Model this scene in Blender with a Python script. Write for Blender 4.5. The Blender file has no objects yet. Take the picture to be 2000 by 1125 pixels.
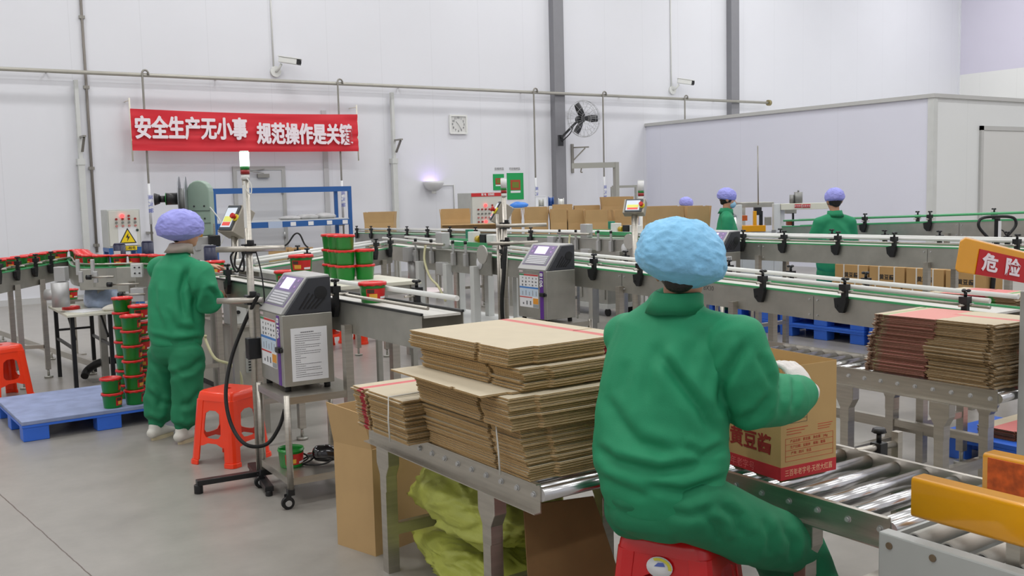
import bpy, bmesh, math, random
import numpy as np
from mathutils import Vector as V, Matrix, noise
R_ = math.radians
rnd = random.Random(7)
SC = bpy.context.scene
COL = SC.collection

# ------------------------------------------------------------------ camera
CAM = V((0, 0, 1.65))
FOC = 1944.0                                   # focal length in pixels of the 2000 px wide frame
def _basis(yaw, pitch, roll):
    F = V((math.sin(yaw)*math.cos(pitch), math.cos(yaw)*math.cos(pitch), -math.sin(pitch)))
    R0 = V((math.cos(yaw), -math.sin(yaw), 0)); U0 = R0.cross(F)
    return R0*math.cos(roll)+U0*math.sin(roll), -R0*math.sin(roll)+U0*math.cos(roll), F
CR, CU, CF = _basis(R_(34.25), R_(5.5), R_(-1.41))
cd = bpy.data.cameras.new('camera'); cam = bpy.data.objects.new('camera', cd); COL.objects.link(cam)
cd.sensor_width = 36; cd.lens = 36*FOC/2000; cd.clip_start = .05; cd.clip_end = 200
M4 = Matrix((CR, CU, -CF)).transposed().to_4x4(); M4.translation = CAM
cam.matrix_world = M4
SC.camera = cam
# places measured on the photograph: the sight line of a pixel meets a known height / wall / distance
def _ray(x, y): return CF*FOC + CR*(x-1000) - CU*(y-562.5)
def atz(x, y, z): d = _ray(x, y); return CAM + d*((z-CAM.z)/d.z)
def atX(x, y, X): d = _ray(x, y); return CAM + d*(X/d.x)
def atY(x, y, Y): d = _ray(x, y); return CAM + d*(Y/d.y)
def atD(x, y, D): return CAM + _ray(x, y)*(D/FOC)

# ------------------------------------------------------------------ world, lamps, exposure
w = bpy.data.worlds.new('hall_world'); SC.world = w; w.use_nodes = True
w.node_tree.nodes['Background'].inputs[0].default_value = (.75, .8, .9, 1)
w.node_tree.nodes['Background'].inputs[1].default_value = .5
SC.view_settings.view_transform = 'Standard'; SC.view_settings.look = 'None'
SC.view_settings.gamma = 1; SC.view_settings.use_curve_mapping = False
SC.view_settings.exposure = 0.10
LAMP_SPOTS = [(x, y) for y in (-3.5, 1.5, 6.5, 11.0, 15.2) for x in (-5.5, 0.5, 6.5, 12.5, 19.0, 26) if x > -5 or y < 12]
LAMP_Z = 9.0
LAMP_POWER = 108
for (lx, ly) in LAMP_SPOTS:
    ld = bpy.data.lights.new('strip_light', 'AREA'); ld.shape = 'RECTANGLE'; ld.size = 2.6; ld.size_y = .5
    ld.energy = LAMP_POWER; ld.color = (1, .995, .985)
    lo = bpy.data.objects.new('strip_light', ld); COL.objects.link(lo); lo.location = (lx, ly, LAMP_Z-.07)

# ------------------------------------------------------------------ materials
def lin(c):
    return tuple(((v/255)/12.92 if v/255 <= .04045 else ((v/255+.055)/1.055)**2.4) for v in c)
_M = {}
def pm(name, rgb, rough=.5, metal=0., var=0., vs=6., bump=0., bs=40., spec=.5, emit=0., alpha=1., trans=0., coat=0., stretch=None):
    """procedural principled material; rgb in display values"""
    if name in _M: return _M[name]
    m = bpy.data.materials.new(name); m.use_nodes = True; nt = m.node_tree; b = nt.nodes['Principled BSDF']
    c = lin(rgb); b.inputs['Base Color'].default_value = (*c, 1)
    b.inputs['Roughness'].default_value = rough; b.inputs['Metallic'].default_value = metal
    b.inputs['Specular IOR Level'].default_value = spec
    if coat: b.inputs['Coat Weight'].default_value = coat; b.inputs['Coat Roughness'].default_value = .08
    if emit: b.inputs['Emission Color'].default_value = (*c, 1); b.inputs['Emission Strength'].default_value = emit
    if alpha < 1: b.inputs['Alpha'].default_value = alpha
    if trans: b.inputs['Transmission Weight'].default_value = trans
    if var or bump:
        tc = nt.nodes.new('ShaderNodeTexCoord'); mp = nt.nodes.new('ShaderNodeMapping')
        nt.links.new(tc.outputs['Object'], mp.inputs[0])
        if stretch: mp.inputs['Scale'].default_value = stretch
    if var:
        n = nt.nodes.new('ShaderNodeTexNoise'); n.inputs['Scale'].default_value = vs; n.inputs['Detail'].default_value = 4
        nt.links.new(mp.outputs[0], n.inputs['Vector'])
        r = nt.nodes.new('ShaderNodeMapRange'); r.inputs[1].default_value = .3; r.inputs[2].default_value = .7
        r.inputs[3].default_value = 1-var; r.inputs[4].default_value = 1+var
        nt.links.new(n.outputs[0], r.inputs[0])
        mx = nt.nodes.new('ShaderNodeVectorMath'); mx.operation = 'SCALE'; mx.inputs[0].default_value = c
        nt.links.new(r.outputs[0], mx.inputs['Scale']); nt.links.new(mx.outputs[0], b.inputs['Base Color'])
    if bump:
        n2 = nt.nodes.new('ShaderNodeTexNoise'); n2.inputs['Scale'].default_value = bs; n2.inputs['Detail'].default_value = 3
        nt.links.new(mp.outputs[0], n2.inputs['Vector'])
        bp = nt.nodes.new('ShaderNodeBump'); bp.inputs['Strength'].default_value = bump; bp.inputs['Distance'].default_value = .01
        nt.links.new(n2.outputs[0], bp.inputs['Height']); nt.links.new(bp.outputs[0], b.inputs['Normal'])
    _M[name] = m
    return m
def band_mat(name, base, bands, rough=.75, var=.06, vs=9.):
    """card printed with straight bands: bands = [(axis, lo, hi, rgb)] in the object's own coordinates"""
    if name in _M: return _M[name]
    m = pm(name, base, rough, var=var, vs=vs, bump=.05, bs=60); nt = m.node_tree; b = nt.nodes['Principled BSDF']
    src = b.inputs['Base Color'].links[0].from_socket
    tc = nt.nodes.new('ShaderNodeTexCoord'); sp = nt.nodes.new('ShaderNodeSeparateXYZ')
    nt.links.new(tc.outputs['Object'], sp.inputs[0])
    for ax, lo, hi, rgb in bands:
        a = nt.nodes.new('ShaderNodeMath'); a.operation = 'COMPARE'
        nt.links.new(sp.outputs[ax], a.inputs[0]); a.inputs[1].default_value = (lo+hi)/2; a.inputs[2].default_value = (hi-lo)/2
        mx = nt.nodes.new('ShaderNodeMix'); mx.data_type = 'RGBA'
        nt.links.new(a.outputs[0], mx.inputs[0]); nt.links.new(src, mx.inputs[6]); mx.inputs[7].default_value = (*lin(rgb), 1)
        src = mx.outputs[2]
    nt.links.new(src, b.inputs['Base Color'])
    return m

STEEL = pm('brushed_steel', (186, 181, 172), .36, .9, var=.09, vs=5, stretch=(1, 1, 14))
STEELD = pm('dull_steel', (178, 177, 170), .42, .85, var=.1, vs=7)
CHROME = pm('polished_roller', (208, 208, 210), .26, 1.)
ALU = pm('cast_aluminium', (190, 190, 190), .45, .5, var=.05)
BLACK = pm('black_plastic', (22, 23, 26), .42)
BLKMET = pm('black_paint', (26, 26, 28), .4)
WHITEP = pm('white_plastic', (228, 229, 226), .35)
WPAINT = pm('white_paint', (206, 208, 206), .4, var=.03)
GREYP = pm('grey_paint', (186, 188, 184), .45, var=.04)
NAVY = pm('navy_paint', (32, 36, 66), .38)
BLUEP = pm('blue_plastic', (52, 108, 216), .4, var=.08, vs=3)
BLUERK = pm('blue_rack_paint', (40, 92, 158), .4)
ORANGE = pm('orange_red_plastic', (250, 62, 22), .3, var=.03, coat=.2)
RED = pm('red_plastic', (205, 14, 22), .25, coat=.35)
LIDRED = pm('lid_red', (218, 30, 28), .3, coat=.2)
BGREEN = pm('bucket_green', (8, 132, 40), .32, coat=.15)
BELTW = pm('conveyor_belt', (206, 204, 198), .5, var=.03)
GRAIL = pm('green_wear_strip', (70, 160, 105), .4)
YELLOW = pm('yellow_enamel', (232, 160, 18), .28, coat=.4, var=.04)
PAPER = pm('white_paper', (228, 229, 232), .6)
INK = pm('black_ink', (40, 40, 42), .6)
REDINK = pm('red_ink', (196, 34, 38), .6)
SIGNRED = pm('sign_red', (190, 12, 24), .4)
SKIN = pm('skin', (196, 146, 118), .5, var=.05, vs=14)
HAIR = pm('black_hair', (22, 18, 16), .5, bump=.4, bs=120)
CARD = pm('brown_card', (190, 157, 110), .75, var=.05, vs=5)
CARDIN = pm('card_inside', (158, 122, 72), .8, var=.05, vs=5)
STRING = pm('white_string', (214, 212, 206), .6)
RUBBER = pm('black_rubber', (18, 18, 19), .6)
GLASSY = pm('screen_glass', (176, 186, 214), .12, coat=.5)

# ------------------------------------------------------------------ mesh builder
def frame(d, up=V((0, 0, 1))):
    d = d.normalized(); s = d.cross(up)
    if s.length < 1e-4: s = d.cross(V((0, 1, 0)))
    s.normalize(); return s, s.cross(d).normalized(), d
class MB:
    def __init__(s): s.v, s.f, s.m, s.s = [], [], [], []
    def add(s, vs, fs, mi=0, sm=False):
        o = len(s.v); s.v += [V(p) for p in vs]
        for f in fs: s.f.append([i+o for i in f]); s.m.append(mi); s.s.append(sm)
        return s
    def bx(s, x0, x1, y0, y1, z0, z1, mi=0):
        return s.add([(x0,y0,z0),(x1,y0,z0),(x1,y1,z0),(x0,y1,z0),(x0,y0,z1),(x1,y0,z1),(x1,y1,z1),(x0,y1,z1)],
              [(0,3,2,1),(4,5,6,7),(0,1,5,4),(1,2,6,5),(2,3,7,6),(3,0,4,7)], mi)
    def box(s, c, sz, rot=None, mi=0):
        c = V(c); h = V(sz)/2; vs = []
        for z in (-1, 1):
            for x, y in ((-1,-1),(1,-1),(1,1),(-1,1)):
                p = V((x*h.x, y*h.y, z*h.z)); vs.append(c + (rot @ p if rot else p))
        return s.add(vs, [(0,3,2,1),(4,5,6,7),(0,1,5,4),(1,2,6,5),(2,3,7,6),(3,0,4,7)], mi)
    def bar(s, a, b, w, h=None, up=V((0,0,1)), mi=0):
        a, b = V(a), V(b); h = h or w; x, y, d = frame(b-a, up); x *= w/2; y *= h/2
        return s.add([a-x-y, a+x-y, a+x+y, a-x+y, b-x-y, b+x-y, b+x+y, b-x+y],
              [(0,3,2,1),(4,5,6,7),(0,1,5,4),(1,2,6,5),(2,3,7,6),(3,0,4,7)], mi)
    def cyl(s, a, b, r, r2=None, n=14, mi=0):
        a, b = V(a), V(b); r2 = r if r2 is None else r2; x, y, d = frame(b-a); vs = []
        for p, q in ((a, r), (b, r2)):
            vs += [p + x*math.cos(2*math.pi*i/n)*q + y*math.sin(2*math.pi*i/n)*q for i in range(n)]
        s.add(vs, [(i, (i+1) % n, n+(i+1) % n, n+i) for i in range(n)], mi, True)
        o = len(s.v)-2*n
        s.f += [[o+i for i in range(n-1, -1, -1)], [o+n+i for i in range(n)]]; s.m += [mi, mi]; s.s += [False, False]
        return s
    def tube(s, pts, r, n=8, mi=0):
        pts = [V(p) for p in pts]; vs = []; x = None
        for i, p in enumerate(pts):
            d = (pts[min(i+1, len(pts)-1)]-pts[max(i-1, 0)]).normalized()
            if x is None: x, y, _ = frame(d)
            else:
                x = x - d*x.dot(d); x.normalize(); y = x.cross(d)
            rr = r[i] if isinstance(r, (list, tuple)) else r
            vs += [p + x*math.cos(2*math.pi*k/n)*rr + y*math.sin(2*math.pi*k/n)*rr for k in range(n)]
        L = len(pts); fs = []
        for i in range(L-1):
            fs += [(i*n+k, i*n+(k+1) % n, (i+1)*n+(k+1) % n, (i+1)*n+k) for k in range(n)]
        s.add(vs, fs, mi, True); o = len(s.v)-len(vs)
        s.f += [[o+k for k in range(n-1, -1, -1)], [o+(L-1)*n+k for k in range(n)]]; s.m += [mi, mi]; s.s += [False, False]
        return s
    def lathe(s, prof, c=(0,0,0), n=24, mi=0, mat=None, sm=True):
        c = V(c); vs = []
        for r, z in prof:
            for i in range(n):
                p = V((r*math.cos(2*math.pi*i/n), r*math.sin(2*math.pi*i/n), z)); vs.append(c + (mat @ p if mat else p))
        fs = []
        for j in range(len(prof)-1):
            fs += [(j*n+i, j*n+(i+1) % n, (j+1)*n+(i+1) % n, (j+1)*n+i) for i in range(n)]
        s.add(vs, fs, mi, sm); o = len(s.v)-len(vs); L = len(prof)
        if prof[0][0] > 1e-5: s.f.append([o+i for i in range(n-1, -1, -1)]); s.m.append(mi); s.s.append(False)
        if prof[-1][0] > 1e-5: s.f.append([o+(L-1)*n+i for i in range(n)]); s.m.append(mi); s.s.append(False)
        return s
    def prism(s, poly, o, U, W, T, mi=0, sm=False):
        """outline poly [(u,v)] in plane (U,W) at o, extruded by vector T"""
        o, U, W, T = V(o), V(U), V(W), V(T); n = len(poly)
        vs = [o+U*a+W*b for a, b in poly]; vs += [p+T for p in vs]
        s.add(vs, [tuple(range(n-1, -1, -1)), tuple(range(n, 2*n))], mi)
        o2 = len(s.v)-2*n
        for i in range(n): s.f.append([o2+i, o2+(i+1) % n, o2+n+(i+1) % n, o2+n+i]); s.m.append(mi); s.s.append(sm)
        return s
    def ring(s, outer, inner, o, U, W, T, mi=0):
        """plate between two outlines with the same number of points, extruded by T"""
        o, U, W, T = V(o), V(U), V(W), V(T); n = len(outer)
        A = [o+U*a+W*b for a, b in outer]; B = [o+U*a+W*b for a, b in inner]
        vs = A+B+[p+T for p in A]+[p+T for p in B]; fs = []
        for i in range(n):
            j = (i+1) % n
            fs += [(i, n+i, n+j, j), (2*n+i, 2*n+j, 3*n+j, 3*n+i), (i, j, 2*n+j, 2*n+i), (n+i, 3*n+i, 3*n+j, n+j)]
        return s.add(vs, fs, mi)
    def sph(s, c, r, n=16, m=10, rot=None, mi=0):
        c = V(c); r = V((r, r, r)) if not hasattr(r, '__len__') else V(r); vs = []
        for j in range(m+1):
            t = math.pi*j/m
            for i in range(n):
                p = 2*math.pi*i/n; q = V((r.x*math.sin(t)*math.cos(p), r.y*math.sin(t)*math.sin(p), r.z*math.cos(t)))
                vs.append(c + (rot @ q if rot else q))
        return s.add(vs, [(j*n+i, (j+1)*n+i, (j+1)*n+(i+1) % n, j*n+(i+1) % n) for j in range(m) for i in range(n)], mi, True)
    def chain(s, pts, rad, side=None, n=16, cap=True):
        """closed limb: oval sections (r along side, r across) through pts, rounded ends"""
        pts = [V(p) for p in pts]; rad = [(r, r) if not hasattr(r, '__len__') else r for r in rad]; rings = []
        dirs = [(pts[min(i+1, len(pts)-1)]-pts[max(i-1, 0)]).normalized() for i in range(len(pts))]
        def fr(d):
            a = V(side) if side is not None else (V((0,0,1)) if abs(d.z) < .8 else V((1,0,0)))
            a = (a - d*a.dot(d)).normalized(); return a, d.cross(a)
        if cap:
            for t in (80, 55, 28):
                rr = min(rad[0]); k = math.cos(R_(t)); rings.append((pts[0]-dirs[0]*rr*math.sin(R_(t))*.8, (rad[0][0]*k, rad[0][1]*k), dirs[0]))
        for p, r, d in zip(pts, rad, dirs): rings.append((p, r, d))
        if cap:
            for t in (28, 55, 80):
                rr = min(rad[-1]); k = math.cos(R_(t)); rings.append((pts[-1]+dirs[-1]*rr*math.sin(R_(t))*.8, (rad[-1][0]*k, rad[-1][1]*k), dirs[-1]))
        vs = []
        for p, r, d in rings:
            a, b = fr(d)
            vs += [p + a*math.cos(2*math.pi*i/n)*r[0] + b*math.sin(2*math.pi*i/n)*r[1] for i in range(n)]
        L = len(rings); fs = [(j*n+i, j*n+(i+1) % n, (j+1)*n+(i+1) % n, (j+1)*n+i) for j in range(L-1) for i in range(n)]
        fs += [tuple(range(n-1, -1, -1)), tuple((L-1)*n+i for i in range(n))]
        return s.add(vs, fs, 0, True)
    def xf(s, M):
        s.v = [M @ p for p in s.v]; return s
    def mesh(s, name, mats, recalc=True):
        me = bpy.data.meshes.new(name); me.from_pydata([tuple(p) for p in s.v], [], s.f)
        for m in (mats if isinstance(mats, (list, tuple)) else [mats]): me.materials.append(m)
        me.polygons.foreach_set('material_index', s.m); me.polygons.foreach_set('use_smooth', s.s)
        if recalc:
            b = bmesh.new(); b.from_mesh(me); bmesh.ops.recalc_face_normals(b, faces=b.faces); b.to_mesh(me); b.free()
        me.update(); return me
def bevel(o, w=.004, seg=2):
    m = o.modifiers.new('bevel', 'BEVEL'); m.width = w; m.segments = seg; m.limit_method = 'ANGLE'; m.angle_limit = R_(40); return o
def tag(o, label=None, cat=None, group=None, kind=None):
    if label: o['label'] = label
    if cat: o['category'] = cat
    if group: o['group'] = group
    if kind: o['kind'] = kind
    return o
INV = {}
def thing(name, label, cat, loc=(0,0,0), rz=0, group=None, kind=None):
    o = bpy.data.objects.new(name, None); COL.objects.link(o); o.location = loc; o.rotation_euler = (0, 0, rz)
    o.empty_display_size = .1
    INV[o] = (Matrix.Translation(V(loc)) @ Matrix.Rotation(rz, 4, 'Z')).inverted()
    return tag(o, label, cat, group, kind)
def part(par, name, mb, mat, bev=0, world=False, label=None, kind=None):
    """one mesh object; world=True: the builder's points are places in the hall, not the parent's own space"""
    if world and par is not None:
        p = par; M = Matrix.Identity(4)
        while p is not None: M = M @ INV.get(p, Matrix.Identity(4)) ; p = p.parent
        mb.xf(M)
    o = bpy.data.objects.new(name, mb.mesh(name, mat) if isinstance(mb, MB) else mb); COL.objects.link(o)
    if par is not None: o.parent = par
    if bev: bevel(o, bev)
    return tag(o, label, None, None, kind)
def solo(name, label, cat, mb, mat, loc=(0,0,0), rz=0, group=None, bev=0, kind=None):
    o = part(None, name, mb, mat, bev); o.location = loc; o.rotation_euler = (0, 0, rz)
    return tag(o, label, cat, group, kind)
def struct(name, mb, mat, par=None, bev=0):
    o = part(par, name, mb, mat, bev)
    if par is None: o['kind'] = 'structure'
    return o
def dup(o, loc=None, rz=None, label=None, group=None, par=None):
    c = o.copy(); COL.objects.link(c); c.parent = par
    if loc is not None: c.location = loc
    if rz is not None: c.rotation_euler = (0, 0, rz)
    if label: c['label'] = label
    if group: c['group'] = group
    for ch in o.children: dup(ch, par=c)
    return c
_fc = {}
def text_mb(body, size, o, U, W, T=.002, bold=0., sx=1., mi=0, align='CENTER', fat=0.):
    """raised lettering standing in plane (U,W) at o, thickness along U x W"""
    cu = bpy.data.curves.new('lettering', 'FONT'); cu.body = body; cu.size = size; cu.align_x = align; cu.align_y = 'CENTER'
    cu.offset = bold; cu.extrude = T/2; cu.resolution_u = 3
    ob = bpy.data.objects.new('lettering', cu); COL.objects.link(ob)
    dg = bpy.context.evaluated_depsgraph_get(); me = bpy.data.meshes.new_from_object(ob.evaluated_get(dg))
    o, U, W = V(o), V(U).normalized(), V(W).normalized(); N = U.cross(W)
    mb = MB(); mb.add([o+U*(p.co.x*sx)+W*p.co.y+N*p.co.z for p in me.vertices], [tuple(f.vertices) for f in me.polygons], mi)
    bpy.data.objects.remove(ob); bpy.data.meshes.remove(me); bpy.data.curves.remove(cu)
    if fat:
        v0, f0 = list(mb.v), [list(f) for f in mb.f]
        for k, (dx, dz) in enumerate(((fat, 0), (-fat, 0), (0, fat*.8), (0, -fat*.8))): mb.add([p+U*dx+W*dz+N*(.0004*(k+1)) for p in v0], f0, mi)
    return mb
def rrect(w, h, r, n=4, cx=0, cy=0):
    P = []
    for sx, sy, a0 in ((1,1,0),(-1,1,90),(-1,-1,180),(1,-1,270)):
        for k in range(n+1):
            a = R_(a0+90*k/n); P.append((cx+sx*(w/2-r)+r*math.cos(a), cy+sy*(h/2-r)+r*math.sin(a)))
    return P
def dense(pts, n=6):
    """smooth curve through points"""
    pts = [V(p) for p in pts]; out = []
    for i in range(len(pts)-1):
        p0, p1, p2, p3 = pts[max(i-1,0)], pts[i], pts[i+1], pts[min(i+2,len(pts)-1)]
        for k in range(n):
            t = k/n; out.append(.5*((2*p1)+(p2-p0)*t+(2*p0-5*p1+4*p2-p3)*t*t+(3*p1-p0-3*p2+p3)*t**3))
    return out+[pts[-1]]
XX, YY, ZZ = V((1,0,0)), V((0,1,0)), V((0,0,1))
# ================================================================== the hall
WY = 18.0; WRX = 29.2; CEIL = 10.0
def floor_mat():
    m = pm('sealed_concrete', (152, 148, 142), .33, var=.07, vs=.9, bump=.03, bs=18); nt = m.node_tree; b = nt.nodes['Principled BSDF']
    src = b.inputs['Base Color'].links[0].from_socket
    tc = nt.nodes.new('ShaderNodeTexCoord')
    # fine trowel stains
    n = nt.nodes.new('ShaderNodeTexNoise'); n.inputs['Scale'].default_value = 5; n.inputs['Detail'].default_value = 8; n.inputs['Roughness'].default_value = .65
    nt.links.new(tc.outputs['Object'], n.inputs['Vector'])
    r = nt.nodes.new('ShaderNodeMapRange'); r.inputs[1].default_value = .3; r.inputs[2].default_value = .7; r.inputs[3].default_value = .9; r.inputs[4].default_value = 1.07
    nt.links.new(n.outputs[0], r.inputs[0])
    s = nt.nodes.new('ShaderNodeVectorMath'); s.operation = 'SCALE'; nt.links.new(src, s.inputs[0]); nt.links.new(r.outputs[0], s.inputs['Scale']); src = s.outputs[0]
    # saw-cut joints running with the hall, nearly along its depth
    a, c = atz(0, 968, 0), atz(175, 1125, 0); d = (c-a).normalized(); nrm = V((d.y, -d.x, 0))
    dt = nt.nodes.new('ShaderNodeVectorMath'); dt.operation = 'DOT_PRODUCT'; nt.links.new(tc.outputs['Object'], dt.inputs[0]); dt.inputs[1].default_value = nrm
    k = nt.nodes.new('ShaderNodeMath'); k.operation = 'SUBTRACT'; nt.links.new(dt.outputs['Value'], k.inputs[0]); k.inputs[1].default_value = a.dot(nrm)
    n2 = nt.nodes.new('ShaderNodeTexNoise'); n2.inputs['Scale'].default_value = 9; nt.links.new(tc.outputs['Object'], n2.inputs['Vector'])
    wob = nt.nodes.new('ShaderNodeMath'); wob.operation = 'MULTIPLY_ADD'; nt.links.new(n2.outputs[0], wob.inputs[0]); wob.inputs[1].default_value = .012; nt.links.new(k.outputs[0], wob.inputs[2])
    pp = nt.nodes.new('ShaderNodeMath'); pp.operation = 'PINGPONG'; nt.links.new(wob.outputs[0], pp.inputs[0]); pp.inputs[1].default_value = 2.0
    lt = nt.nodes.new('ShaderNodeMath'); lt.operation = 'LESS_THAN'; nt.links.new(pp.outputs[0], lt.inputs[0]); lt.inputs[1].default_value = .0032
    mx = nt.nodes.new('ShaderNodeMix'); mx.data_type = 'RGBA'; nt.links.new(lt.outputs[0], mx.inputs[0]); nt.links.new(src, mx.inputs[6]); mx.inputs[7].default_value = (*lin((96, 84, 76)), 1)
    nt.links.new(mx.outputs[2], b.inputs['Base Color']); return m
def panel_mat(name, rgb, axis, pitch, rough=.34, off=0.):
    """insulated wall panels: faint upright joint every pitch metres"""
    m = pm(name, rgb, rough, var=.012, vs=.7); nt = m.node_tree; b = nt.nodes['Principled BSDF']
    src = b.inputs['Base Color'].links[0].from_socket
    tc = nt.nodes.new('ShaderNodeTexCoord'); sp = nt.nodes.new('ShaderNodeSeparateXYZ'); nt.links.new(tc.outputs['Object'], sp.inputs[0])
    ad = nt.nodes.new('ShaderNodeMath'); ad.operation = 'ADD'; nt.links.new(sp.outputs[axis], ad.inputs[0]); ad.inputs[1].default_value = 100+off
    md = nt.nodes.new('ShaderNodeMath'); md.operation = 'MODULO'; nt.links.new(ad.outputs[0], md.inputs[0]); md.inputs[1].default_value = pitch
    lt = nt.nodes.new('ShaderNodeMath'); lt.operation = 'LESS_THAN'; nt.links.new(md.outputs[0], lt.inputs[0]); lt.inputs[1].default_value = .012
    mx = nt.nodes.new('ShaderNodeMix'); mx.data_type = 'RGBA'; nt.links.new(lt.outputs[0], mx.inputs[0]); nt.links.new(src, mx.inputs[6]); mx.inputs[7].default_value = (*[v*.93 for v in lin(rgb)], 1)
    nt.links.new(mx.outputs[2], b.inputs['Base Color']); return m
WALLM = panel_mat('white_wall_panel', (226, 227, 233), 0, 1.15)
WALLX = panel_mat('white_wall_panel_side', (232, 232, 230), 1, 1.15)
LAVX = panel_mat('lavender_wall_panel', (214, 210, 226), 1, 3.4)
PARTL = panel_mat('pale_blue_room_panel', (222, 223, 236), 1, 2.5)
PARTF = panel_mat('white_room_panel', (226, 228, 228), 0, 2.3)
X0, Y0 = -9.0, -7.0
struct('floor', MB().bx(X0, WRX, Y0, WY, -.2, 0), floor_mat())
struct('wall_back', MB().bx(X0, WRX, WY, WY+.15, 0, CEIL), WALLM)
struct('wall_left', MB().bx(X0-.15, X0, Y0, WY, 0, CEIL), WALLX)
struct('wall_front', MB().bx(X0, WRX, Y0-.15, Y0, 0, CEIL), WALLM)
struct('wall_right', MB().bx(WRX, WRX+.15, Y0, WY, 0, 4.92), WALLX)
struct('wall_right_upper', MB().bx(WRX, WRX+.15, Y0, WY, 4.92, CEIL), LAVX)
struct('ceiling', MB().bx(X0, WRX, Y0, WY, CEIL, CEIL+.15), pm('ceiling_panel', (226, 227, 226), .6))
for i, (lx, ly) in enumerate(LAMP_SPOTS):
    t = solo('ceiling_lamp', 'long white strip lamp hanging under the hall ceiling', 'lamp',
             MB().bx(-1.32, 1.32, -.26, .26, 0, .09).cyl((-1, 0, .09), (-1, 0, CEIL-LAMP_Z), .012, n=6).cyl((1, 0, .09), (1, 0, CEIL-LAMP_Z), .012, n=6),
             WPAINT, (lx, ly, LAMP_Z), group='ceiling strip lamps')
# corner strips, dark columns
struct('trim_1', MB().bx(WRX-.05, WRX, WY-.05, WY, 0, CEIL), WALLM)
COLM = pm('column_grey', (134, 134, 139), .45, var=.03)
for i, (cx, nm) in enumerate(((13.55, 'trim_2'), (19.12, 'trim_3'))):
    m = MB().bx(cx-.14, cx+.14, WY-.17, WY-.16, 0, CEIL, 0).bx(cx-.14, cx+.14, WY-.01, WY, 0, CEIL, 0).bx(cx-.006, cx+.006, WY-.16, WY-.01, 0, CEIL, 0)
    m.bx(cx-.14, cx-.128, WY-.16, WY-.01, 0, CEIL, 0)
    struct(nm, m, COLM)
# inner white room on the right
PX, PY, PH = 16.24, 10.48, 3.13
struct('wall_room_left', MB().bx(PX, PX+.1, PY+.1, WY, 0, PH), PARTL)
struct('wall_room_front', MB().bx(PX, WRX, PY, PY+.1, 0, PH), PARTF)
CAPM = pm('room_cap_trim', (190, 190, 188), .4)
struct('trim_4', MB().bx(PX-.05, PX+.12, PY-.05, WY, PH, PH+.07), CAPM)
struct('trim_5', MB().bx(PX+.12, WRX, PY-.05, PY+.12, PH, PH+.07), CAPM)
struct('trim_6', MB().bx(PX-.03, PX+.09, PY-.03, PY+.0, 0, PH).bx(PX-.03, PX, PY, PY+.09, 0, PH), WPAINT)
struct('ceiling_room', MB().bx(PX+.12, WRX, PY+.12, WY, PH+.001, PH+.06), WPAINT)
d1 = struct('door_1', MB().bx(17.78, 19.6, PY-.03, PY-.001, 0, 2.58), pm('door_white', (214, 214, 212), .4), bev=.006)
part(d1, 'door_frame', MB().bx(17.70, 17.78, PY-.045, PY-.001, 0, 2.66).bx(17.70, 19.68, PY-.045, PY-.001, 2.58, 2.66), CAPM)
# back door with a closer
d2 = struct('door_2', MB().bx(6.20, 7.06, WY-.035, WY-.001, .01, 2.17), pm('door_panel', (206, 207, 210), .4))
part(d2, 'door_frame', MB().bx(6.13, 6.20, WY-.05, WY-.001, 0, 2.24).bx(7.06, 7.13, WY-.05, WY-.001, 0, 2.24).bx(6.20, 7.06, WY-.05, WY-.001, 2.17, 2.24), pm('door_frame_grey', (180, 180, 178), .4))
part(d2, 'door_closer', MB().bx(6.58, 6.80, WY-.10, WY-.035, 2.03, 2.10).bar((6.69, WY-.10, 2.11), (6.40, WY-.14, 2.15), .025, .012).bar((6.40, WY-.14, 2.15), (6.72, WY-.05, 2.19), .022, .012), pm('closer_grey', (150, 148, 142), .4, .6))
for hz in (1.78, .95, .3): part(d2, 'hinge', MB().cyl((7.06, WY-.05, hz-.06), (7.06, WY-.05, hz+.06), .02), ALU)
struct('trim_7', MB().bx(7.92, 8.02, WY-.03, WY, 0, 3.3), pm('panel_joint', (192, 192, 194), .4))
struct('baseboard_back', MB().bx(X0, PX, WY-.03, WY, 0, .1), pm('baseboard', (196, 196, 196), .5))

# ------------------------------------------------------------------ pipes and fixtures on the back wall
PIPEM = pm('pipe_grey', (178, 175, 166), .4, .25, var=.05)
GALV = pm('galvanised_pipe', (150, 147, 140), .4, .5, var=.06)
py = WY-.22; pz = 3.79
t = thing('steam_pipe', 'long pale grey pipe running level across the whole white back wall', 'pipe', (X0, py, pz))
part(t, 'pipe', MB().tube([(X0, py, pz), (6, py, pz+.005), (20.3, py, pz)], .034, 10), PIPEM, world=True)
part(t, 'end_flange', MB().cyl((20.26, py, pz), (20.34, py, pz), .075), pm('brass_end', (150, 138, 100), .4, .5), world=True)
def bracket_mb(x, z):
    return MB().bar((x, WY-.005, z), (x, py+.01, z), .02)
part(t, 'wall_bracket', bracket_mb(9.6, pz), GALV, world=True)
for bx in (0.5, 3.1, 5.9, 12.6, 15.4, 18.5): part(t, 'wall_bracket', bracket_mb(bx, pz), GALV, world=True)
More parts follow.
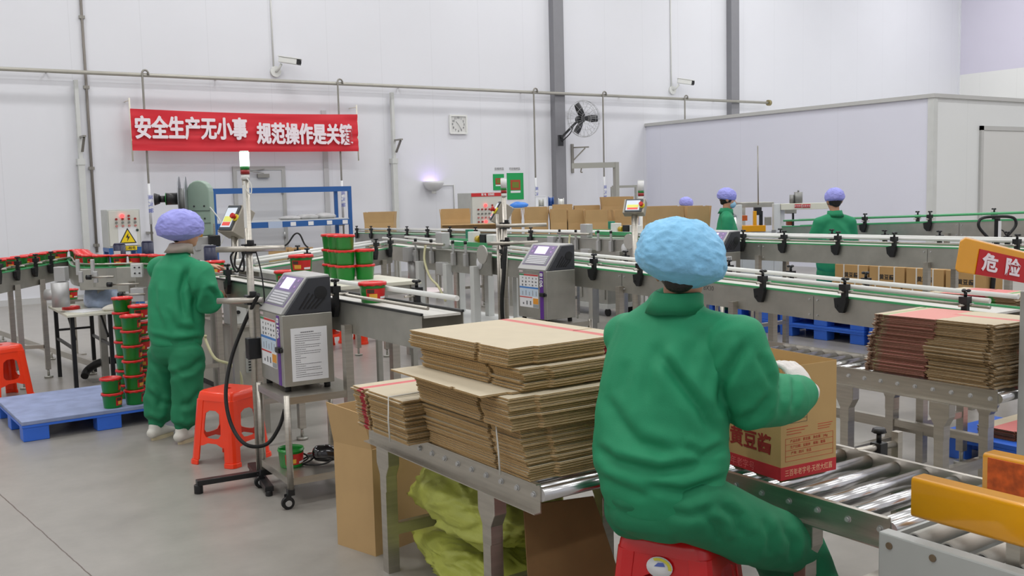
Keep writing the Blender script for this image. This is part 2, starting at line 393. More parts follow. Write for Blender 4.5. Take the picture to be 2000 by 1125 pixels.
# hooked drop pipes: (pixel x where it leaves the long pipe, lower pixel) and words for each
DROPS = [(278, 292, 'grey drop pipe with a hooked top crossing the left end of the red banner'),
         (658, 664, 'thin grey drop pipe crossing the right end of the red banner'),
         (1040, 1040, 'thin grey hooked drop pipe right of the two green posters'),
         (1175, 1177, 'thin grey hooked drop pipe just right of the wall fan'),
         (1335, 1333, 'short grey hooked drop pipe left of the second dark column, above the white room')]
for k, (x1, x2, lab) in enumerate(DROPS):
    a = atY(x1, 170, py); X = a.x
    t = thing('drop_pipe', lab, 'pipe', (X, py, 0))
    hook = [(X, py-.04, pz+.0)] + [(X+.05-.05*math.cos(q), py-.04, pz+.035+.05*math.sin(q)) for q in (.3, .9, 1.57, 2.2, 2.9)] + [(X+.10, py-.04, pz)]
    zb = .6 if x1 < 1300 else PH+.02
    part(t, 'pipe', MB().tube([(X, py-.04, zb), (X, py-.04, 2.2 if zb < 1 else 3.4), (X, py-.04, pz)] + hook[1:], .018, 8), GALV, world=True)
    if zb < 1:
        part(t, 'label_sleeve', MB().cyl((X, py-.04, 1.25), (X, py-.04, 1.95), .024), PAPER, world=True, label='white sleeve with blue lettering')
        part(t, 'pipe_clip', MB().bx(X-.03, X+.03, py-.04, WY-.006, 1.08, 1.12), GALV, world=True)
        part(t, 'lettering', text_mb('蒸 汽 管', .09, (X, py-.066, 1.6), (0, 0, -1), (1, 0, 0), .001), pm('blue_ink', (40, 70, 180), .5), world=True)
    part(t, 'hook_clamp', MB().cyl((X+.10, py, pz-.02), (X+.10, py, pz+.04), .022), GALV, world=True)
for k, (x1, lab) in enumerate(((150, 'square white downpipe on the back wall left of the banner'), (765, 'square white downpipe on the back wall between banner and clock'))):
    X = atY(x1, 200, WY-.08).x; t = thing('downpipe', lab, 'pipe', (X, WY-.08, 0))
    part(t, 'pipe', MB().bx(X-.05, X+.05, WY-.14, WY-.04, 0, 2.35).bx(X-.03, X+.03, WY-.13, WY-.05, 2.35, 3.68), WPAINT, world=True)
    part(t, 'coupling', MB().bx(X-.06, X+.06, WY-.15, WY, 2.28, 2.38), WPAINT, world=True)
    part(t, 'support_bracket', MB().bar((X+.02, WY-.16, 2.74), (X+.02, WY-.42, 2.74), .045, .03).bar((X+.02, WY-.16, 2.5), (X+.02, WY-.36, 2.72), .04, .025).bar((X+.02, WY-.02, 2.74), (X+.02, WY-.16, 2.74), .045, .03), GALV, world=True)
X = atY(1122, 300, WY-.1).x
t = thing('wall_bracket', 'small grey triangular bracket on the wall right of the first dark column', 'bracket', (X, WY, 2.4))
part(t, 'arm', MB().bar((X, WY, 2.62), (X+.26, WY-.3, 2.62), .04, .03).bar((X, WY, 2.3), (X+.2, WY-.24, 2.6), .035, .025), GALV, world=True)
part(t, 'wall_rail', MB().bx(X-.03, X+.03, WY-.04, WY, 2.05, 2.7), GALV, world=True)
X1, X2 = atY(158, 0, WY-.04).x, atY(188, 497, WY-.04).x
t = thing('cable_conduit', 'thin dark conduit dropping down the back wall left of the banner', 'conduit', (X1, WY, 0))
part(t, 'conduit', MB().tube([(X1, WY-.03, 5.6), (X1, WY-.03, 3), (X1, WY-.03, .8)], .022, 8), pm('dark_conduit', (128, 122, 116), .5), world=True)
for cz in (.9, 2.2, 3.55, 4.7): part(t, 'conduit_clip', MB().bx(X1-.045, X1+.045, WY-.05, WY, cz, cz+.05), GALV, world=True)

def cctv(px, ptop, lab, s=1.):
    a = atY(px, ptop, WY-.02); X, z = a.x, a.z
    t = thing('security_camera', lab, 'camera', (X, WY, z))
    part(t, 'mounting_base', MB().cyl((X, WY, z), (X, WY-.05, z), .10, n=20), WHITEP, world=True)
    part(t, 'arm', MB().tube([(X, WY-.05, z), (X+.02, WY-.14, z+.04), (X+.05, WY-.2, z+.12)], .025), WHITEP, world=True)
    d = V((.80, -.55, -.16)).normalized(); c = V((X+.03, WY-.2, z+.2))
    part(t, 'housing', MB().bar(c-d*.02, c+d*.32, .12, .10), WHITEP, bev=.012, world=True)
    part(t, 'sun_shield', MB().bar(c-d*.03+ZZ*.06, c+d*.40+ZZ*.06, .14, .015), WHITEP, world=True)
    part(t, 'lens_face', MB().bar(c+d*.32, c+d*.38, .115, .095).cyl(c+d*.38, c+d*.39, .035, n=14), BLACK, world=True)
    part(t, 'conduit', MB().tube([(X-.03, WY-.02, z+.05), (X-.03, WY-.02, 6.5)], .014, 6), WHITEP, world=True)
cctv(538, 140, 'white security camera on the back wall above the red banner')
cctv(1313, 176, 'white security camera on the back wall between the two dark columns')

# banner
BY = WY-.36
bz0, bz1, bxa, bxb = atY(258, 294, BY).z, atY(254, 212, BY).z, atY(254, 212, BY).x, atY(698, 231, BY).x
def banner_mb():
    mb = MB(); n, m = 90, 16; vs = []
    for j in range(m+1):
        for i in range(n+1):
            u, v = i/n, j/m; x = bxa+(bxb-bxa)*u
            sag = .03*math.sin(math.pi*u)
            z = bz0+(bz1-bz0)*v - sag*(1 if v > .5 else .5)
            wv = .012*math.sin(v*30+u*3)*(1-v)*.6 + .016*noise.noise(V((u*5, v*9, 1))) + .006*math.sin((v*14+u*22))*max(0, u-.75)*4
            vs.append((x, BY+wv, z))
    fs = [(j*(n+1)+i, j*(n+1)+i+1, (j+1)*(n+1)+i+1, (j+1)*(n+1)+i) for j in range(m) for i in range(n)]
    return mb.add(vs, fs, 0, True)
t = thing('banner', 'wide red cloth banner with white Chinese slogan hung on the back wall', 'banner', (bxa, BY, bz0))
part(t, 'cloth', banner_mb(), pm('banner_red', (214, 38, 52), .55), world=True)
BW = pm('banner_white', (238, 226, 232), .6)
part(t, 'lettering', text_mb('安全生产无小事', .40, (atY(375, 252, BY).x, BY-.045, atY(375, 254, BY).z), (1, 0, 0), (0, 0, 1), .006, .006, .70, fat=.009), BW, world=True)
part(t, 'lettering', text_mb('规范操作是关键', .40, (atY(596, 264, BY).x, BY-.045, atY(596, 265, BY).z), (1, 0, 0), (0, 0, 1), .006, .006, .675, fat=.009), BW, world=True)
for bx, s in ((bxa, -1), (bxb, 1)): part(t, 'end_stick', MB().cyl((bx, BY+.02, bz0-.18), (bx, BY+.02, bz1+.18), .014, n=8).cyl((bx, BY+.02, bz1+.14), (bx, WY-.005, bz1+.14), .008, n=6), pm('stick_cream', (226, 220, 206), .5), world=True)
# clock
cx, cz = 10.98, 3.085
t = thing('wall_clock', 'square white wall clock with grey numbers on the back wall', 'clock', (cx, WY, cz))
part(t, 'case', MB().ring(rrect(.43, .40, .03), rrect(.36, .33, .01), (cx, WY-.05, cz), XX, ZZ, (0, .05, 0)), WHITEP, world=True)
part(t, 'dial', MB().bx(cx-.185, cx+.185, WY-.03, WY-.005, cz-.17, cz+.17), pm('dial_white', (214, 214, 212), .4), world=True)
CKI = pm('clock_grey', (120, 122, 126), .5)
mb = MB()
for h in range(1, 13):
    a = R_(90-30*h); tm = text_mb(str(h), .06, (cx+.14*math.cos(a), WY-.034, cz+.135*math.sin(a)), XX, ZZ, .002, .001); mb.add(tm.v, tm.f)
part(t, 'numerals', mb, CKI, world=True)
part(t, 'hour_hand', MB().bar((cx, WY-.036, cz), (cx-.055, WY-.036, cz+.06), .009, .003), CKI, world=True)
part(t, 'minute_hand', MB().bar((cx, WY-.039, cz), (cx+.06, WY-.039, cz-.1), .007, .003), CKI, world=True)
# wall fan
fc = atY(1140, 232, WY-.75); ax = V((-.10, -1, .02)).normalized(); s, u, _ = frame(ax)
t = thing('wall_fan', 'large black bladed wall fan in a round wire guard beside the first dark column', 'fan', tuple(fc))
FANB = pm('fan_black', (40, 41, 44), .35)
mb = MB()
for rr, off in ((.40, 0), (.385, .07), (.385, -.07), (.25, .1), (.12, .11)):
    mb.tube([fc+ax*off+(s*math.cos(a)+u*math.sin(a))*rr for a in [2*math.pi*k/40 for k in range(41)]], .006 if rr > .39 else .0035, 5)
for k in range(22):
    a = 2*math.pi*k/22; q = s*math.cos(a)+u*math.sin(a)
    mb.tube([fc+ax*.11+q*.05, fc+ax*.10+q*.25, fc+ax*.06+q*.385, fc+q*.4, fc-ax*.06+q*.385, fc-ax*.1+q*.2], .0026, 4)
part(t, 'wire_guard', mb, pm('guard_wire', (176, 177, 178), .35, .6), world=True)
part(t, 'motor', MB().cyl(fc-ax*.22, fc-ax*.06, .085, n=18).cyl(fc-ax*.06, fc+ax*.06, .05, n=16), FANB, world=True)
for a0 in (62, 178, -56):
    a = R_(a0); q = s*math.cos(a)+u*math.sin(a); r = s*-math.sin(a)+u*math.cos(a)
    vs = []
    for k in range(8):
        f = k/7; R = .05+.32*f; wd = .05+.03*math.sin(f*2.6); tw = .035*(1-f)
        vs += [fc+q*R+r*wd+ax*tw, fc+q*R-r*wd-ax*tw, fc+q*R+r*wd+ax*(tw-.006), fc+q*R-r*wd-ax*(tw+.006)]
    fs = []
    for k in range(7):
        o = 4*k; fs += [(o, o+1, o+5, o+4), (o+2, o+6, o+7, o+3), (o, o+4, o+6, o+2), (o+1, o+3, o+7, o+5)]
    fs += [(0, 2, 3, 1), (28, 29, 31, 30)]
    part(t, 'blade', MB().add(vs, fs, 0, True), FANB, world=True)
wb = V((fc.x-.32, WY-.3, fc.z-.45))
part(t, 'wall_arm', MB().bar(fc-ax*.2, wb+V((0, -.05, .06)), .05).tube(dense([fc-ax*.15+u*-.05, fc+V((-.16, .12, -.1)), fc+V((-.22, .2, -.3)), wb+V((.02, -.05, -.02))]), .012, 6).bx(wb.x-.06, wb.x+.06, WY-.35, WY-.30, wb.z-.12, wb.z+.12), FANB, world=True)
# lamp bowl
lc = atY(847, 357, WY-.14)
t = thing('wall_lamp', 'white bowl shaped wall lamp glowing violet above its rim', 'lamp', tuple(lc))
prof = [(.02, -.17), (.10, -.155), (.17, -.10), (.205, -.02), (.21, .03), (.195, .03), (.16, -.06), (.02, -.11)]
part(t, 'bowl', MB().lathe(prof, lc, 28), pm('bowl_white', (216, 216, 218), .4), world=True)
part(t, 'neck', MB().cyl(lc+V((0, 0, -.22)), lc+V((0, 0, -.15)), .05).bx(lc.x-.03, lc.x+.03, lc.y, WY, lc.z-.12, lc.z-.06), WHITEP, world=True)
part(t, 'tube', MB().cyl(lc+V((-.1, 0, 0)), lc+V((.1, 0, 0)), .02, n=10), pm('violet_tube', (190, 150, 255), .3, emit=14), world=True)
part(t, 'wall_conduit', MB().tube([(lc.x+.1, WY-.02, lc.z-.05), (lc.x+.55, WY-.02, lc.z-.05), (lc.x+.55, WY-.02, .6)], .012, 6), WHITEP, world=True)
# posters
def poster(x0, y0, x1, y1, lab, bag):
    a, b = atY(x0, y0, WY-.01), atY(x1, y1, WY-.01)
    t = thing('poster', lab, 'poster', (a.x, WY, b.z))
    part(t, 'sheet', MB().bx(a.x, b.x, WY-.012, WY-.001, b.z, a.z), pm('poster_green', (24, 158, 84), .35), world=True)
    wd, ht = b.x-a.x, a.z-b.z; cx = (a.x+b.x)/2
    part(t, 'picture', MB().bx(cx-wd*.3, cx+wd*.3, WY-.016, WY-.012, b.z+ht*.36, b.z+ht*.74), pm('poster_red', (170, 70, 40), .4), world=True)
    part(t, 'picture', MB().bx(cx-wd*.2, cx+wd*.2, WY-.019, WY-.016, b.z+ht*.44, b.z+ht*.66), pm('poster_olive', (110, 124, 40), .4), world=True)
    part(t, 'caption', MB().bx(cx-wd*.3, cx+wd*.3, WY-.016, WY-.012, b.z+ht*.25, b.z+ht*.33), PAPER, world=True)
    return t
poster(963, 340, 985, 371, 'small green product poster on the back wall, left of the larger one', 0)
poster(990, 338, 1023, 389, 'large green product poster on the back wall above the blue bag', 1)
for (px, lab, tx) in ((975, 'small grey caption strip above the small green poster', '合格样品'), (1005, 'small grey caption strip above the large green poster', '不合格样品')):
    a = atY(px, 330, WY-.005)
    t = thing('caption_strip', lab, 'sign', tuple(a))
    part(t, 'backing', MB().bx(a.x-.12, a.x+.12, WY-.004, WY-.001, a.z-.035, a.z+.035), pm('wall_sticker', (214, 214, 216), .5), world=True)
    part(t, 'lettering', text_mb(tx, .06, (a.x, WY-.006, a.z), XX, ZZ, .001), CKI, world=True)

# control cabinets
def control_cabinet(lab, x0, x1, y, z0, z1, dep, rows, header=None, hazard=False, stand=False):
    cx = (x0+x1)/2; t = thing('control_cabinet', lab, 'electrical cabinet', (cx, y, 0))
    part(t, 'box', MB().bx(x0, x1, y, y+dep, z0, z1), GREYP, bev=.008, world=True)
    part(t, 'door', MB().bx(x0+.02, x1-.02, y-.015, y, z0+.03, z1-.02), pm('cabinet_front', (206, 206, 198), .45), bev=.004, world=True)
    W = x1-x0; H = z1-z0
    for (fx, fz, col) in rows:
        X, Z = x0+W*fx, z0+H*fz
        mats = {'r': ('lamp_red_off', (150, 40, 36), 0), 'R': ('lamp_red_on', (255, 60, 60), 3), 'g': ('knob_grey', (120, 122, 118), 0), 'p': ('lamp_pink', (190, 120, 116), 0), 'k': ('knob_dark', (40, 60, 52), 0)}[col]
        part(t, 'push_button' if col in 'rRp' else 'selector_knob', MB().cyl((X, y-.015, Z), (X, y-.045, Z), .017 if col != 'R' else .03, n=12), pm(mats[0], mats[1], .35, emit=mats[2]), world=True)
    if header:
        part(t, 'header_strip', MB().bx(x0+.005, x1-.005, y-.022, y-.015, z1-.075, z1-.005), pm('header_red', (196, 40, 44), .45), world=True)
        part(t, 'lettering', text_mb(header, .05, (cx, y-.024, z1-.04), XX, ZZ, .002, .001), PAPER, world=True)
    if hazard:
        hx, hz = x0+W*.58, z0+H*.28; hs = .12
        part(t, 'warning_plate', MB().bx(hx-.14, hx+.14, y-.018, y-.015, hz-.13, hz+.16), PAPER, world=True)
        part(t, 'warning_triangle', MB().prism([(-.13, -.11), (.13, -.11), (0, .13)], (hx, y-.018, hz+.01), XX, ZZ, (0, -.003, 0)), INK, world=True)
        part(t, 'warning_triangle', MB().prism([(-.105, -.095), (.105, -.095), (0, .10)], (hx, y-.021, hz+.01), XX, ZZ, (0, -.003, 0)), pm('hazard_yellow', (236, 206, 20), .45), world=True)
        part(t, 'lightning_bolt', MB().prism([(.01, .06), (-.03, -.01), (-.003, -.01), (-.012, -.07), (.03, .005), (.004, .005)], (hx, y-.024, hz), XX, ZZ, (0, -.003, 0)), INK, world=True)
        part(t, 'caption_label', MB().bx(hx-.13, hx+.13, y-.018, y-.015, hz-.21, hz-.145), pm('hazard_yellow', (236, 206, 20), .45), world=True)
        part(t, 'lettering', text_mb('当心触电', .055, (hx, y-.02, hz-.178), XX, ZZ, .002), INK, world=True)
    part(t, 'door_lock', MB().cyl((x1-.06, y-.015, z0+H*.45), (x1-.06, y-.035, z0+H*.45), .02, n=10), pm('knob_dark', (40, 60, 52), .35), world=True)
    if stand:
        for sx in (x0+.04, x1-.04):
            for sy in (y+.03, y+dep-.03): part(t, 'stand_leg', MB().bx(sx-.035, sx+.035, sy-.03, sy+.03, 0, z0-.06), BLUERK, world=True)
        part(t, 'stand_frame', MB().bx(x0, x1, y, y+.06, z0-.06, z0).bx(x0, x1, y+dep-.06, y+dep, z0-.06, z0).bx(x0, x0+.06, y+.06, y+dep-.06, z0-.06, z0).bx(x1-.06, x1, y+.06, y+dep-.06, z0-.06, z0), BLUERK, world=True)
    return t
rows = [(.44, .83, 'R'), (.64, .83, 'r')]+[(f, .75, 'r') for f in (.26, .45, .64, .83)]+[(f, .66, 'g') for f in (.26, .45, .64, .83)]+[(f, .57, 'p') for f in (.26, .45, .64, .83)]
a, b = atY(208, 410, 16.3), atY(277, 482, 16.3)
control_cabinet('grey control cabinet with lit red button and yellow hazard triangle on a blue stand', a.x, b.x, 16.3, b.z, a.z, .42, rows, hazard=True, stand=True)
rows = [(.42, .67, 'R'), (.62, .67, 'r')]+[(f, .57, 'r') for f in (.2, .31, .42, .53, .64)]+[(f, .46, 'g') for f in (.2, .31, .42, .53)]+[(f, .36, 'p') for f in (.2, .31, .42, .53)]+[(.2, .25, 'r'), (.31, .25, 'r'), (.42, .25, 'R')]+[(f, .15, 'g') for f in (.2, .31, .42)]
a, b = atY(919, 377, 16.6), atY(985, 440, 16.6)
control_cabinet('grey control cabinet with red header strip below the green posters', a.x, b.x, 16.6, b.z-.1, a.z, .5, rows, header='配 电   控制柜', stand=True)

# blue rack with bags and a tray
RKY = 16.7
RK0, RK1 = atY(414, 370, RKY).x, atY(686, 366, RKY).x
RKT = atY(550, 366, RKY).z; RKS = atY(560, 430, RKY).z
t = thing('storage_rack', 'tall blue steel rack with one white shelf in front of the back door', 'rack', (RK0, RKY, 0))
for x in (RK0, RK1-.06):
    for y in (RKY, RKY+.6): part(t, 'post', MB().bx(x, x+.06, y, y+.05, 0, RKT), BLUERK, world=True)
for y in (RKY, RKY+.6): part(t, 'top_beam', MB().bx(RK0+.06, RK1-.06, y, y+.05, RKT-.09, RKT), BLUERK, world=True)
for x in (RK0, RK1-.06): part(t, 'side_beam', MB().bx(x, x+.06, RKY+.05, RKY+.6, RKT-.08, RKT-.01).bx(x, x+.06, RKY+.05, RKY+.6, RKS-.1, RKS-.03), BLUERK, world=True)
part(t, 'shelf', MB().bx(RK0+.03, RK1-.03, RKY+.02, RKY+.62, RKS-.02, RKS), WPAINT, world=True)
for y in (RKY-.01, RKY+.61): part(t, 'shelf_beam', MB().bx(RK0+.06, RK1-.06, y, y+.05, RKS-.12, RKS-.02), BLUERK, world=True)
for k, f in enumerate((.42, .55, .68, .82, .94)):
    x = RK0+(RK1-RK0)*f; part(t, 'shelf_label', MB().bx(x-.05, x+.05, RKY-.016, RKY-.01, RKS-.105, RKS-.035), PAPER, world=True)
part(t, 'hanging_film', MB().bx(RK0+(RK1-RK0)*.37, RK0+(RK1-RK0)*.47, RKY-.024, RKY-.012, RKS-.13, RKS-.02), pm('film', (176, 190, 214), .3), world=True)
def bag_mb(c, sx, sy, sz, seed):
    mb = MB().sph((0, 0, 0), (sx, sy, sz), 24, 14)
    for p in mb.v:
        k = 1+.25*noise.noise(V((p.x*5+seed, p.y*5, p.z*9)))+.12*noise.noise(V((p.x*14, p.y*14+seed, p.z*20)))
        p.x *= k; p.y *= k; p.z *= k
        if p.z < -sz*.6: p.z = -sz*.6
    zmin = min(p.z for p in mb.v)
    for p in mb.v: p += V(c)-V((0, 0, zmin))
    return mb
FILM = pm('clear_film', (196, 196, 196), .25, var=.08, vs=9, bump=.4, bs=20)
for k, (f, lab) in enumerate(((.58, 'flat clear plastic packet at the middle of the blue rack shelf'), (.71, 'grey plastic packet on the blue rack shelf between two others'), (.85, 'bulging clear plastic packet near the right post of the blue rack'))):
    solo('plastic_packet', lab, 'packet', bag_mb((0, 0, 0), .19, .18, .045+.012*k, k*3.1), FILM, (RK0+(RK1-RK0)*f, RKY+.32, RKS+.001))
# ================================================================== conveyors
def sweep(mb, pts, prof, mi=0, sm=False):
    """sweep a closed outline [(side, up)] along a path; side is to the right of travel"""
    pts = [V(p) for p in pts]; n = len(prof); vs = []
    for i, p in enumerate(pts):
        d = pts[min(i+1, len(pts)-1)]-pts[max(i-1, 0)]; h = V((d.x, d.y, 0)).normalized(); s = V((h.y, -h.x, 0))
        vs += [p+s*a+ZZ*b for a, b in prof]
    fs = [(i*n+k, i*n+(k+1) % n, (i+1)*n+(k+1) % n, (i+1)*n+k) for i in range(len(pts)-1) for k in range(n)]
    L = len(pts)-1
    return mb.add(vs, fs+[tuple(range(n-1, -1, -1)), tuple(L*n+k for k in range(n))], mi, sm)
def along(pts, s):
    pts = [V(p) for p in pts]
    for a, b in zip(pts, pts[1:]):
        L = (b-a).length
        if s <= L or b is pts[-1]:
            return a+(b-a)*(s/L), (b-a).normalized()
        s -= L
def plen(pts): return sum((V(b)-V(a)).length for a, b in zip(pts, pts[1:]))
BRK = {}
def rail_bracket(par, p, d, side):
    """black swan-neck clamp bolted to the side plate, with a three-lobed knob; side=+1 right of travel"""
    if 'b' not in BRK:
        m = MB().prism([(-.017, .088), (.017, .088), (.017, .01), (.07, .0), (.062, -.055), (.03, -.085), (.004, -.085), (-.017, -.02)], (0, .012, 0), XX, ZZ, (0, .026, 0))
        m.bx(-.024, .024, .004, .05, .052, .088).cyl((.045, .036, -.045), (.045, .042, -.045), .006, n=8)
        k = MB().cyl((0, .025, .088), (0, .025, .112), .009, n=10)
        for a in (90, 210, 330): k.sph((.015*math.cos(R_(a)), .025+.015*math.sin(R_(a)), .120), (.013, .013, .009), 8, 6)
        r = MB().cyl((0, -.05, .042), (0, .085, .042), .006, n=8)
        BRK['b'], BRK['k'], BRK['r'] = m.mesh('rail_bracket', BLACK), k.mesh('clamp_knob', BLACK), r.mesh('clamp_rod', STEEL)
    o = part(par, 'rail_bracket', BRK['b'], None)
    loc = INV[par] @ p; ang = math.atan2(d.y, d.x) + (math.pi if side > 0 else 0)
    rz = -math.atan2(INV[par].to_3x3().col[0].y, INV[par].to_3x3().col[0].x)
    o.location = loc; o.rotation_euler = (0, 0, ang-rz)
    for nm, key in (('clamp_knob', 'k'), ('clamp_rod', 'r')): part(o, nm, BRK[key], None)
    return o
def conveyor(lab, path, width=.30, ph=.16, belt=BELTW, strip=GRAIL, near=(), far=(), legs=(), rails=('nt', 'nr', 'ft'), side=1, plate=STEELD, legm=STEEL, lowbar=None, joints=()):
    """path = centre line of the belt; side=+1 when the camera's side is to the right of travel"""
    path = [V(p) for p in path]; L = plen(path); h = width/2
    t = thing('belt_conveyor', lab, 'conveyor', (path[0].x, path[0].y, 0))
    part(t, 'belt', sweep(MB(), path, [(-h+.012, -.012), (h-.012, -.012), (h-.012, 0), (-h+.012, 0)]), belt, world=True)
    for s in (1, -1):
        part(t, 'side_plate', sweep(MB(), path, [(s*h, -ph), (s*(h+.004), -ph), (s*(h+.004), .006), (s*h, .006)]), plate, world=True)
        part(t, 'wear_strip', sweep(MB(), path, [(s*(h-.008), .0), (s*(h+.008), .0), (s*(h+.008), .012), (s*(h-.008), .012)]), strip, world=True)
    def rail(off, up, r, m, nm):
        P = []
        for i, p in enumerate(path):
            d = path[min(i+1, len(path)-1)]-path[max(i-1, 0)]; s = V((d.y, -d.x, 0)).normalized(); P.append(p+s*off+ZZ*up)
        part(t, nm, MB().tube(P, r, 10), m, world=True)
    if 'nt' in rails: rail(side*(h-.03), .070, .014, WHITEP, 'guide_rail')
    if 'nr' in rails: rail(side*(h-.035), .034, .009, STEEL, 'lower_rail')
    if 'ft' in rails: rail(-side*(h-.03), .070, .014, WHITEP, 'guide_rail')
    if 'gg' in rails: rail(side*(h-.03), .075, .012, GRAIL, 'guide_rail'); rail(-side*(h-.03), .075, .012, GRAIL, 'guide_rail')
    for lst, s in ((near, side), (far, -side)):
        for q in lst:
            p, d = along(path, q*L); sd = V((d.y, -d.x, 0)).normalized()
            rail_bracket(t, p+sd*s*h, d, s)
    for q in joints:
        p, d = along(path, q*L); sd = V((d.y, -d.x, 0)).normalized()*side; d = V((d.x, d.y, d.z))
        for du in (-.03, .03):
            for dz in (-.03, -ph+.03): part(t, 'bolt', MB().cyl(p+d*du+sd*(h+.004)+ZZ*dz, p+d*du+sd*(h+.012)+ZZ*dz, .006, n=8), ALU, world=True)
        part(t, 'joint_line', MB().bar(p+sd*(h+.0045)-ZZ*.01, p+sd*(h+.0045)-ZZ*ph, .003, .002), INK, world=True)
    for q in legs:
        p, d = along(path, q*L); sd = V((d.y, -d.x, 0)).normalized()
        for s in (1, -1):
            b = p+sd*s*(h+.028); part(t, 'leg', MB().bar((b.x, b.y, .08), (b.x, b.y, p.z-ph+.05), .045), legm, world=True)
            f = part(t, 'levelling_foot', MB().cyl((b.x, b.y, 0), (b.x, b.y, .02), .04, n=12).cyl((b.x, b.y, .02), (b.x, b.y, .085), .012, n=8), STEELD, world=True)
        a, b = p+sd*(h+.006), p-sd*(h+.006)
        part(t, 'cross_bar', MB().bar((a.x, a.y, .30), (b.x, b.y, .30), .035), legm, world=True)
    if lowbar:
        q0, q1, s = lowbar; a, da = along(path, q0*L); b, db = along(path, q1*L); sd = V((da.y, -da.x, 0)).normalized()*s*side*(h+.028)
        part(t, 'stretcher', MB().bar((a.x+sd.x, a.y+sd.y, .26), (b.x+sd.x, b.y+sd.y, .26), .04), legm, world=True)
    return t
AX, BX_, CX_, DX = 2.30, 5.00, 7.40, 9.60          # near edges of the four lines
conveyor('front belt conveyor with dark clamps carrying filled green buckets past the nearest printer', [(AX+.115, 8.55, 1.07), (AX+.115, 4.15, 1.07)], .23, .165, belt=BELTW, strip=pm('black_wear_strip', (40, 42, 42), .4),
         near=(.06, .22, .38, .67, .79), far=(.5, .885), legs=(.12, .50, .82), rails=('nr', 'ft'), joints=(.72,))
bpts = [(BX_+.17, 9.9, 1.11), (BX_+.17, 2.9, .945)]
bl = plen(bpts)
def bq(px, py): p = atX(px, py, BX_); return (9.9-p.y)/7.0
conveyor('middle belt conveyor with green edge sloping down to the packing tables on the right', bpts, .34, .155,
         near=[bq(987, 500), bq(1165, 520), bq(1255, 535), bq(1495, 560), bq(1655, 580), .985], far=[bq(1070, 500)-.03, bq(1210, 520)-.05, bq(1425, 540)-.05, bq(1555, 560)-.05, bq(1715, 580)-.05], legs=[bq(830, 490), bq(1215, 520), bq(1437, 560), .95], joints=[bq(1215, 524), bq(1590, 572)], lowbar=(bq(1437, 560), .97, 1))
cpts = [(CX_+.17, 15.6, 1.015), (CX_+.17, 9.0, 1.085), (CX_+.17, 3.4, 1.12)]
def cq(px, py): p = atX(px, py, CX_); return (15.6-p.y)/12.2
conveyor('long level belt conveyor crossing the middle of the hall behind the sloping one', cpts, .34, .165,
         near=[cq(v, 460) for v in (700, 728, 763, 798, 838, 882, 932, 985, 1040)]+[cq(v, 475) for v in (1455, 1535, 1640, 1750, 1990)], far=[cq(v, 470) for v in (1475, 1575, 1678, 1785, 1918)],
         legs=[cq(v, 480) for v in (720, 900, 1080, 1330, 1485, 1815, 1975)], joints=[cq(1487, 490), cq(1812, 490)])
dpts = [(DX+.17, 8.2, 1.145), (DX+.17, 4.2, 1.29)]
conveyor('far belt conveyor with green guide rails rising to the right before the white room', dpts, .34, .16,
         near=(.3, .5), far=(.4, .62), legs=(.2, .55, .9), rails=('gg',), joints=(.58,))
fpts = [atz(478, 527, 1.06), atz(742, 485, 1.10)]
fl = plen(fpts)
conveyor('short cross conveyor with black clamps behind the stacked buckets and the nearest printer', fpts, .28, .15, near=(.30, .62, .84, .97), far=(.45, .8), legs=(.15, .9), rails=('nt', 'nr', 'ft'))
# infeed from the left that bends round into the front line
L0, L1, L2 = atz(-60, 541, 1.06), atz(104, 512, 1.06), atz(176, 508, 1.06)
lpath = dense([L0, (L0+L1)/2, L1, L1+(L2-L1)*.75+V((.0, .1, 0)), V((1.95, 9.75, 1.06)), V((2.32, 9.35, 1.06)), V((AX+.115, 8.72, 1.06))], 7)
conveyor('left infeed conveyor with black clamps that bends round carrying a row of red lidded buckets', lpath, .24, .17, near=(.05, .13, .215, .30), legs=(.12, .24, .86), rails=('nr',), side=1, belt=STEELD)
LP = lpath

# ================================================================== buckets
def bucket_parts():
    body = [(.0, 0), (.060, 0), (.0625, .004), (.0695, .088), (.0735, .090), (.0735, .094), (.0705, .095), (.071, .104), (.068, .104), (.066, .09), (.058, .008), (.0, .008)]
    bm_ = MB().lathe(body, n=28); lid = MB(); n = 44; vs = []
    for r, z, sc in ((.0, .106, 0), (.062, .106, 0), (.064, .111, 0), (.0745, .111, 0), (.0775, .108, .0), (.0780, .096, 1), (.0755, .096, 1)):
        for i in range(n):
            rr = r + (.0012 if sc and i % 4 < 2 else 0); zz = z - (.003 if sc and i % 4 < 2 else 0)
            vs.append((rr*math.cos(2*math.pi*i/n), rr*math.sin(2*math.pi*i/n), zz))
    lid.add(vs, [(j*n+i, j*n+(i+1) % n, (j+1)*n+(i+1) % n, (j+1)*n+i) for j in range(6) for i in range(n)], 0, True)
    def patch(a0, a1, z0, z1, e=.0006):
        m = MB(); k = 9; vs = []
        for z in (z0, z1):
            for q in range(k+1):
                a = R_(a0+(a1-a0)*q/k); r = .0625+(z-.004)/.084*.007+e; vs.append((r*math.cos(a), r*math.sin(a), z))
        return m.add(vs, [(q, q+1, k+2+q, k+1+q) for q in range(k)], 0, True)
    return body, bm_, lid, patch
_, BKB, BKL, BPATCH = bucket_parts()
BKBm, BKLm = BKB.mesh('bucket_body', BGREEN), BKL.mesh('lid', LIDRED)
LAB1 = BPATCH(-60, 52, .018, .078).mesh('label', pm('bucket_label_red', (196, 32, 30), .4))
LAB2 = BPATCH(-46, -8, .026, .050, .0012).mesh('label_emblem', pm('label_gold', (226, 170, 60), .4))
LAB3 = BPATCH(8, 48, .022, .034, .0012).mesh('label_panel', PAPER)
LAB4 = BPATCH(-55, -22, .054, .074, .0012).mesh('label_picture', pm('label_dark', (70, 44, 30), .5))
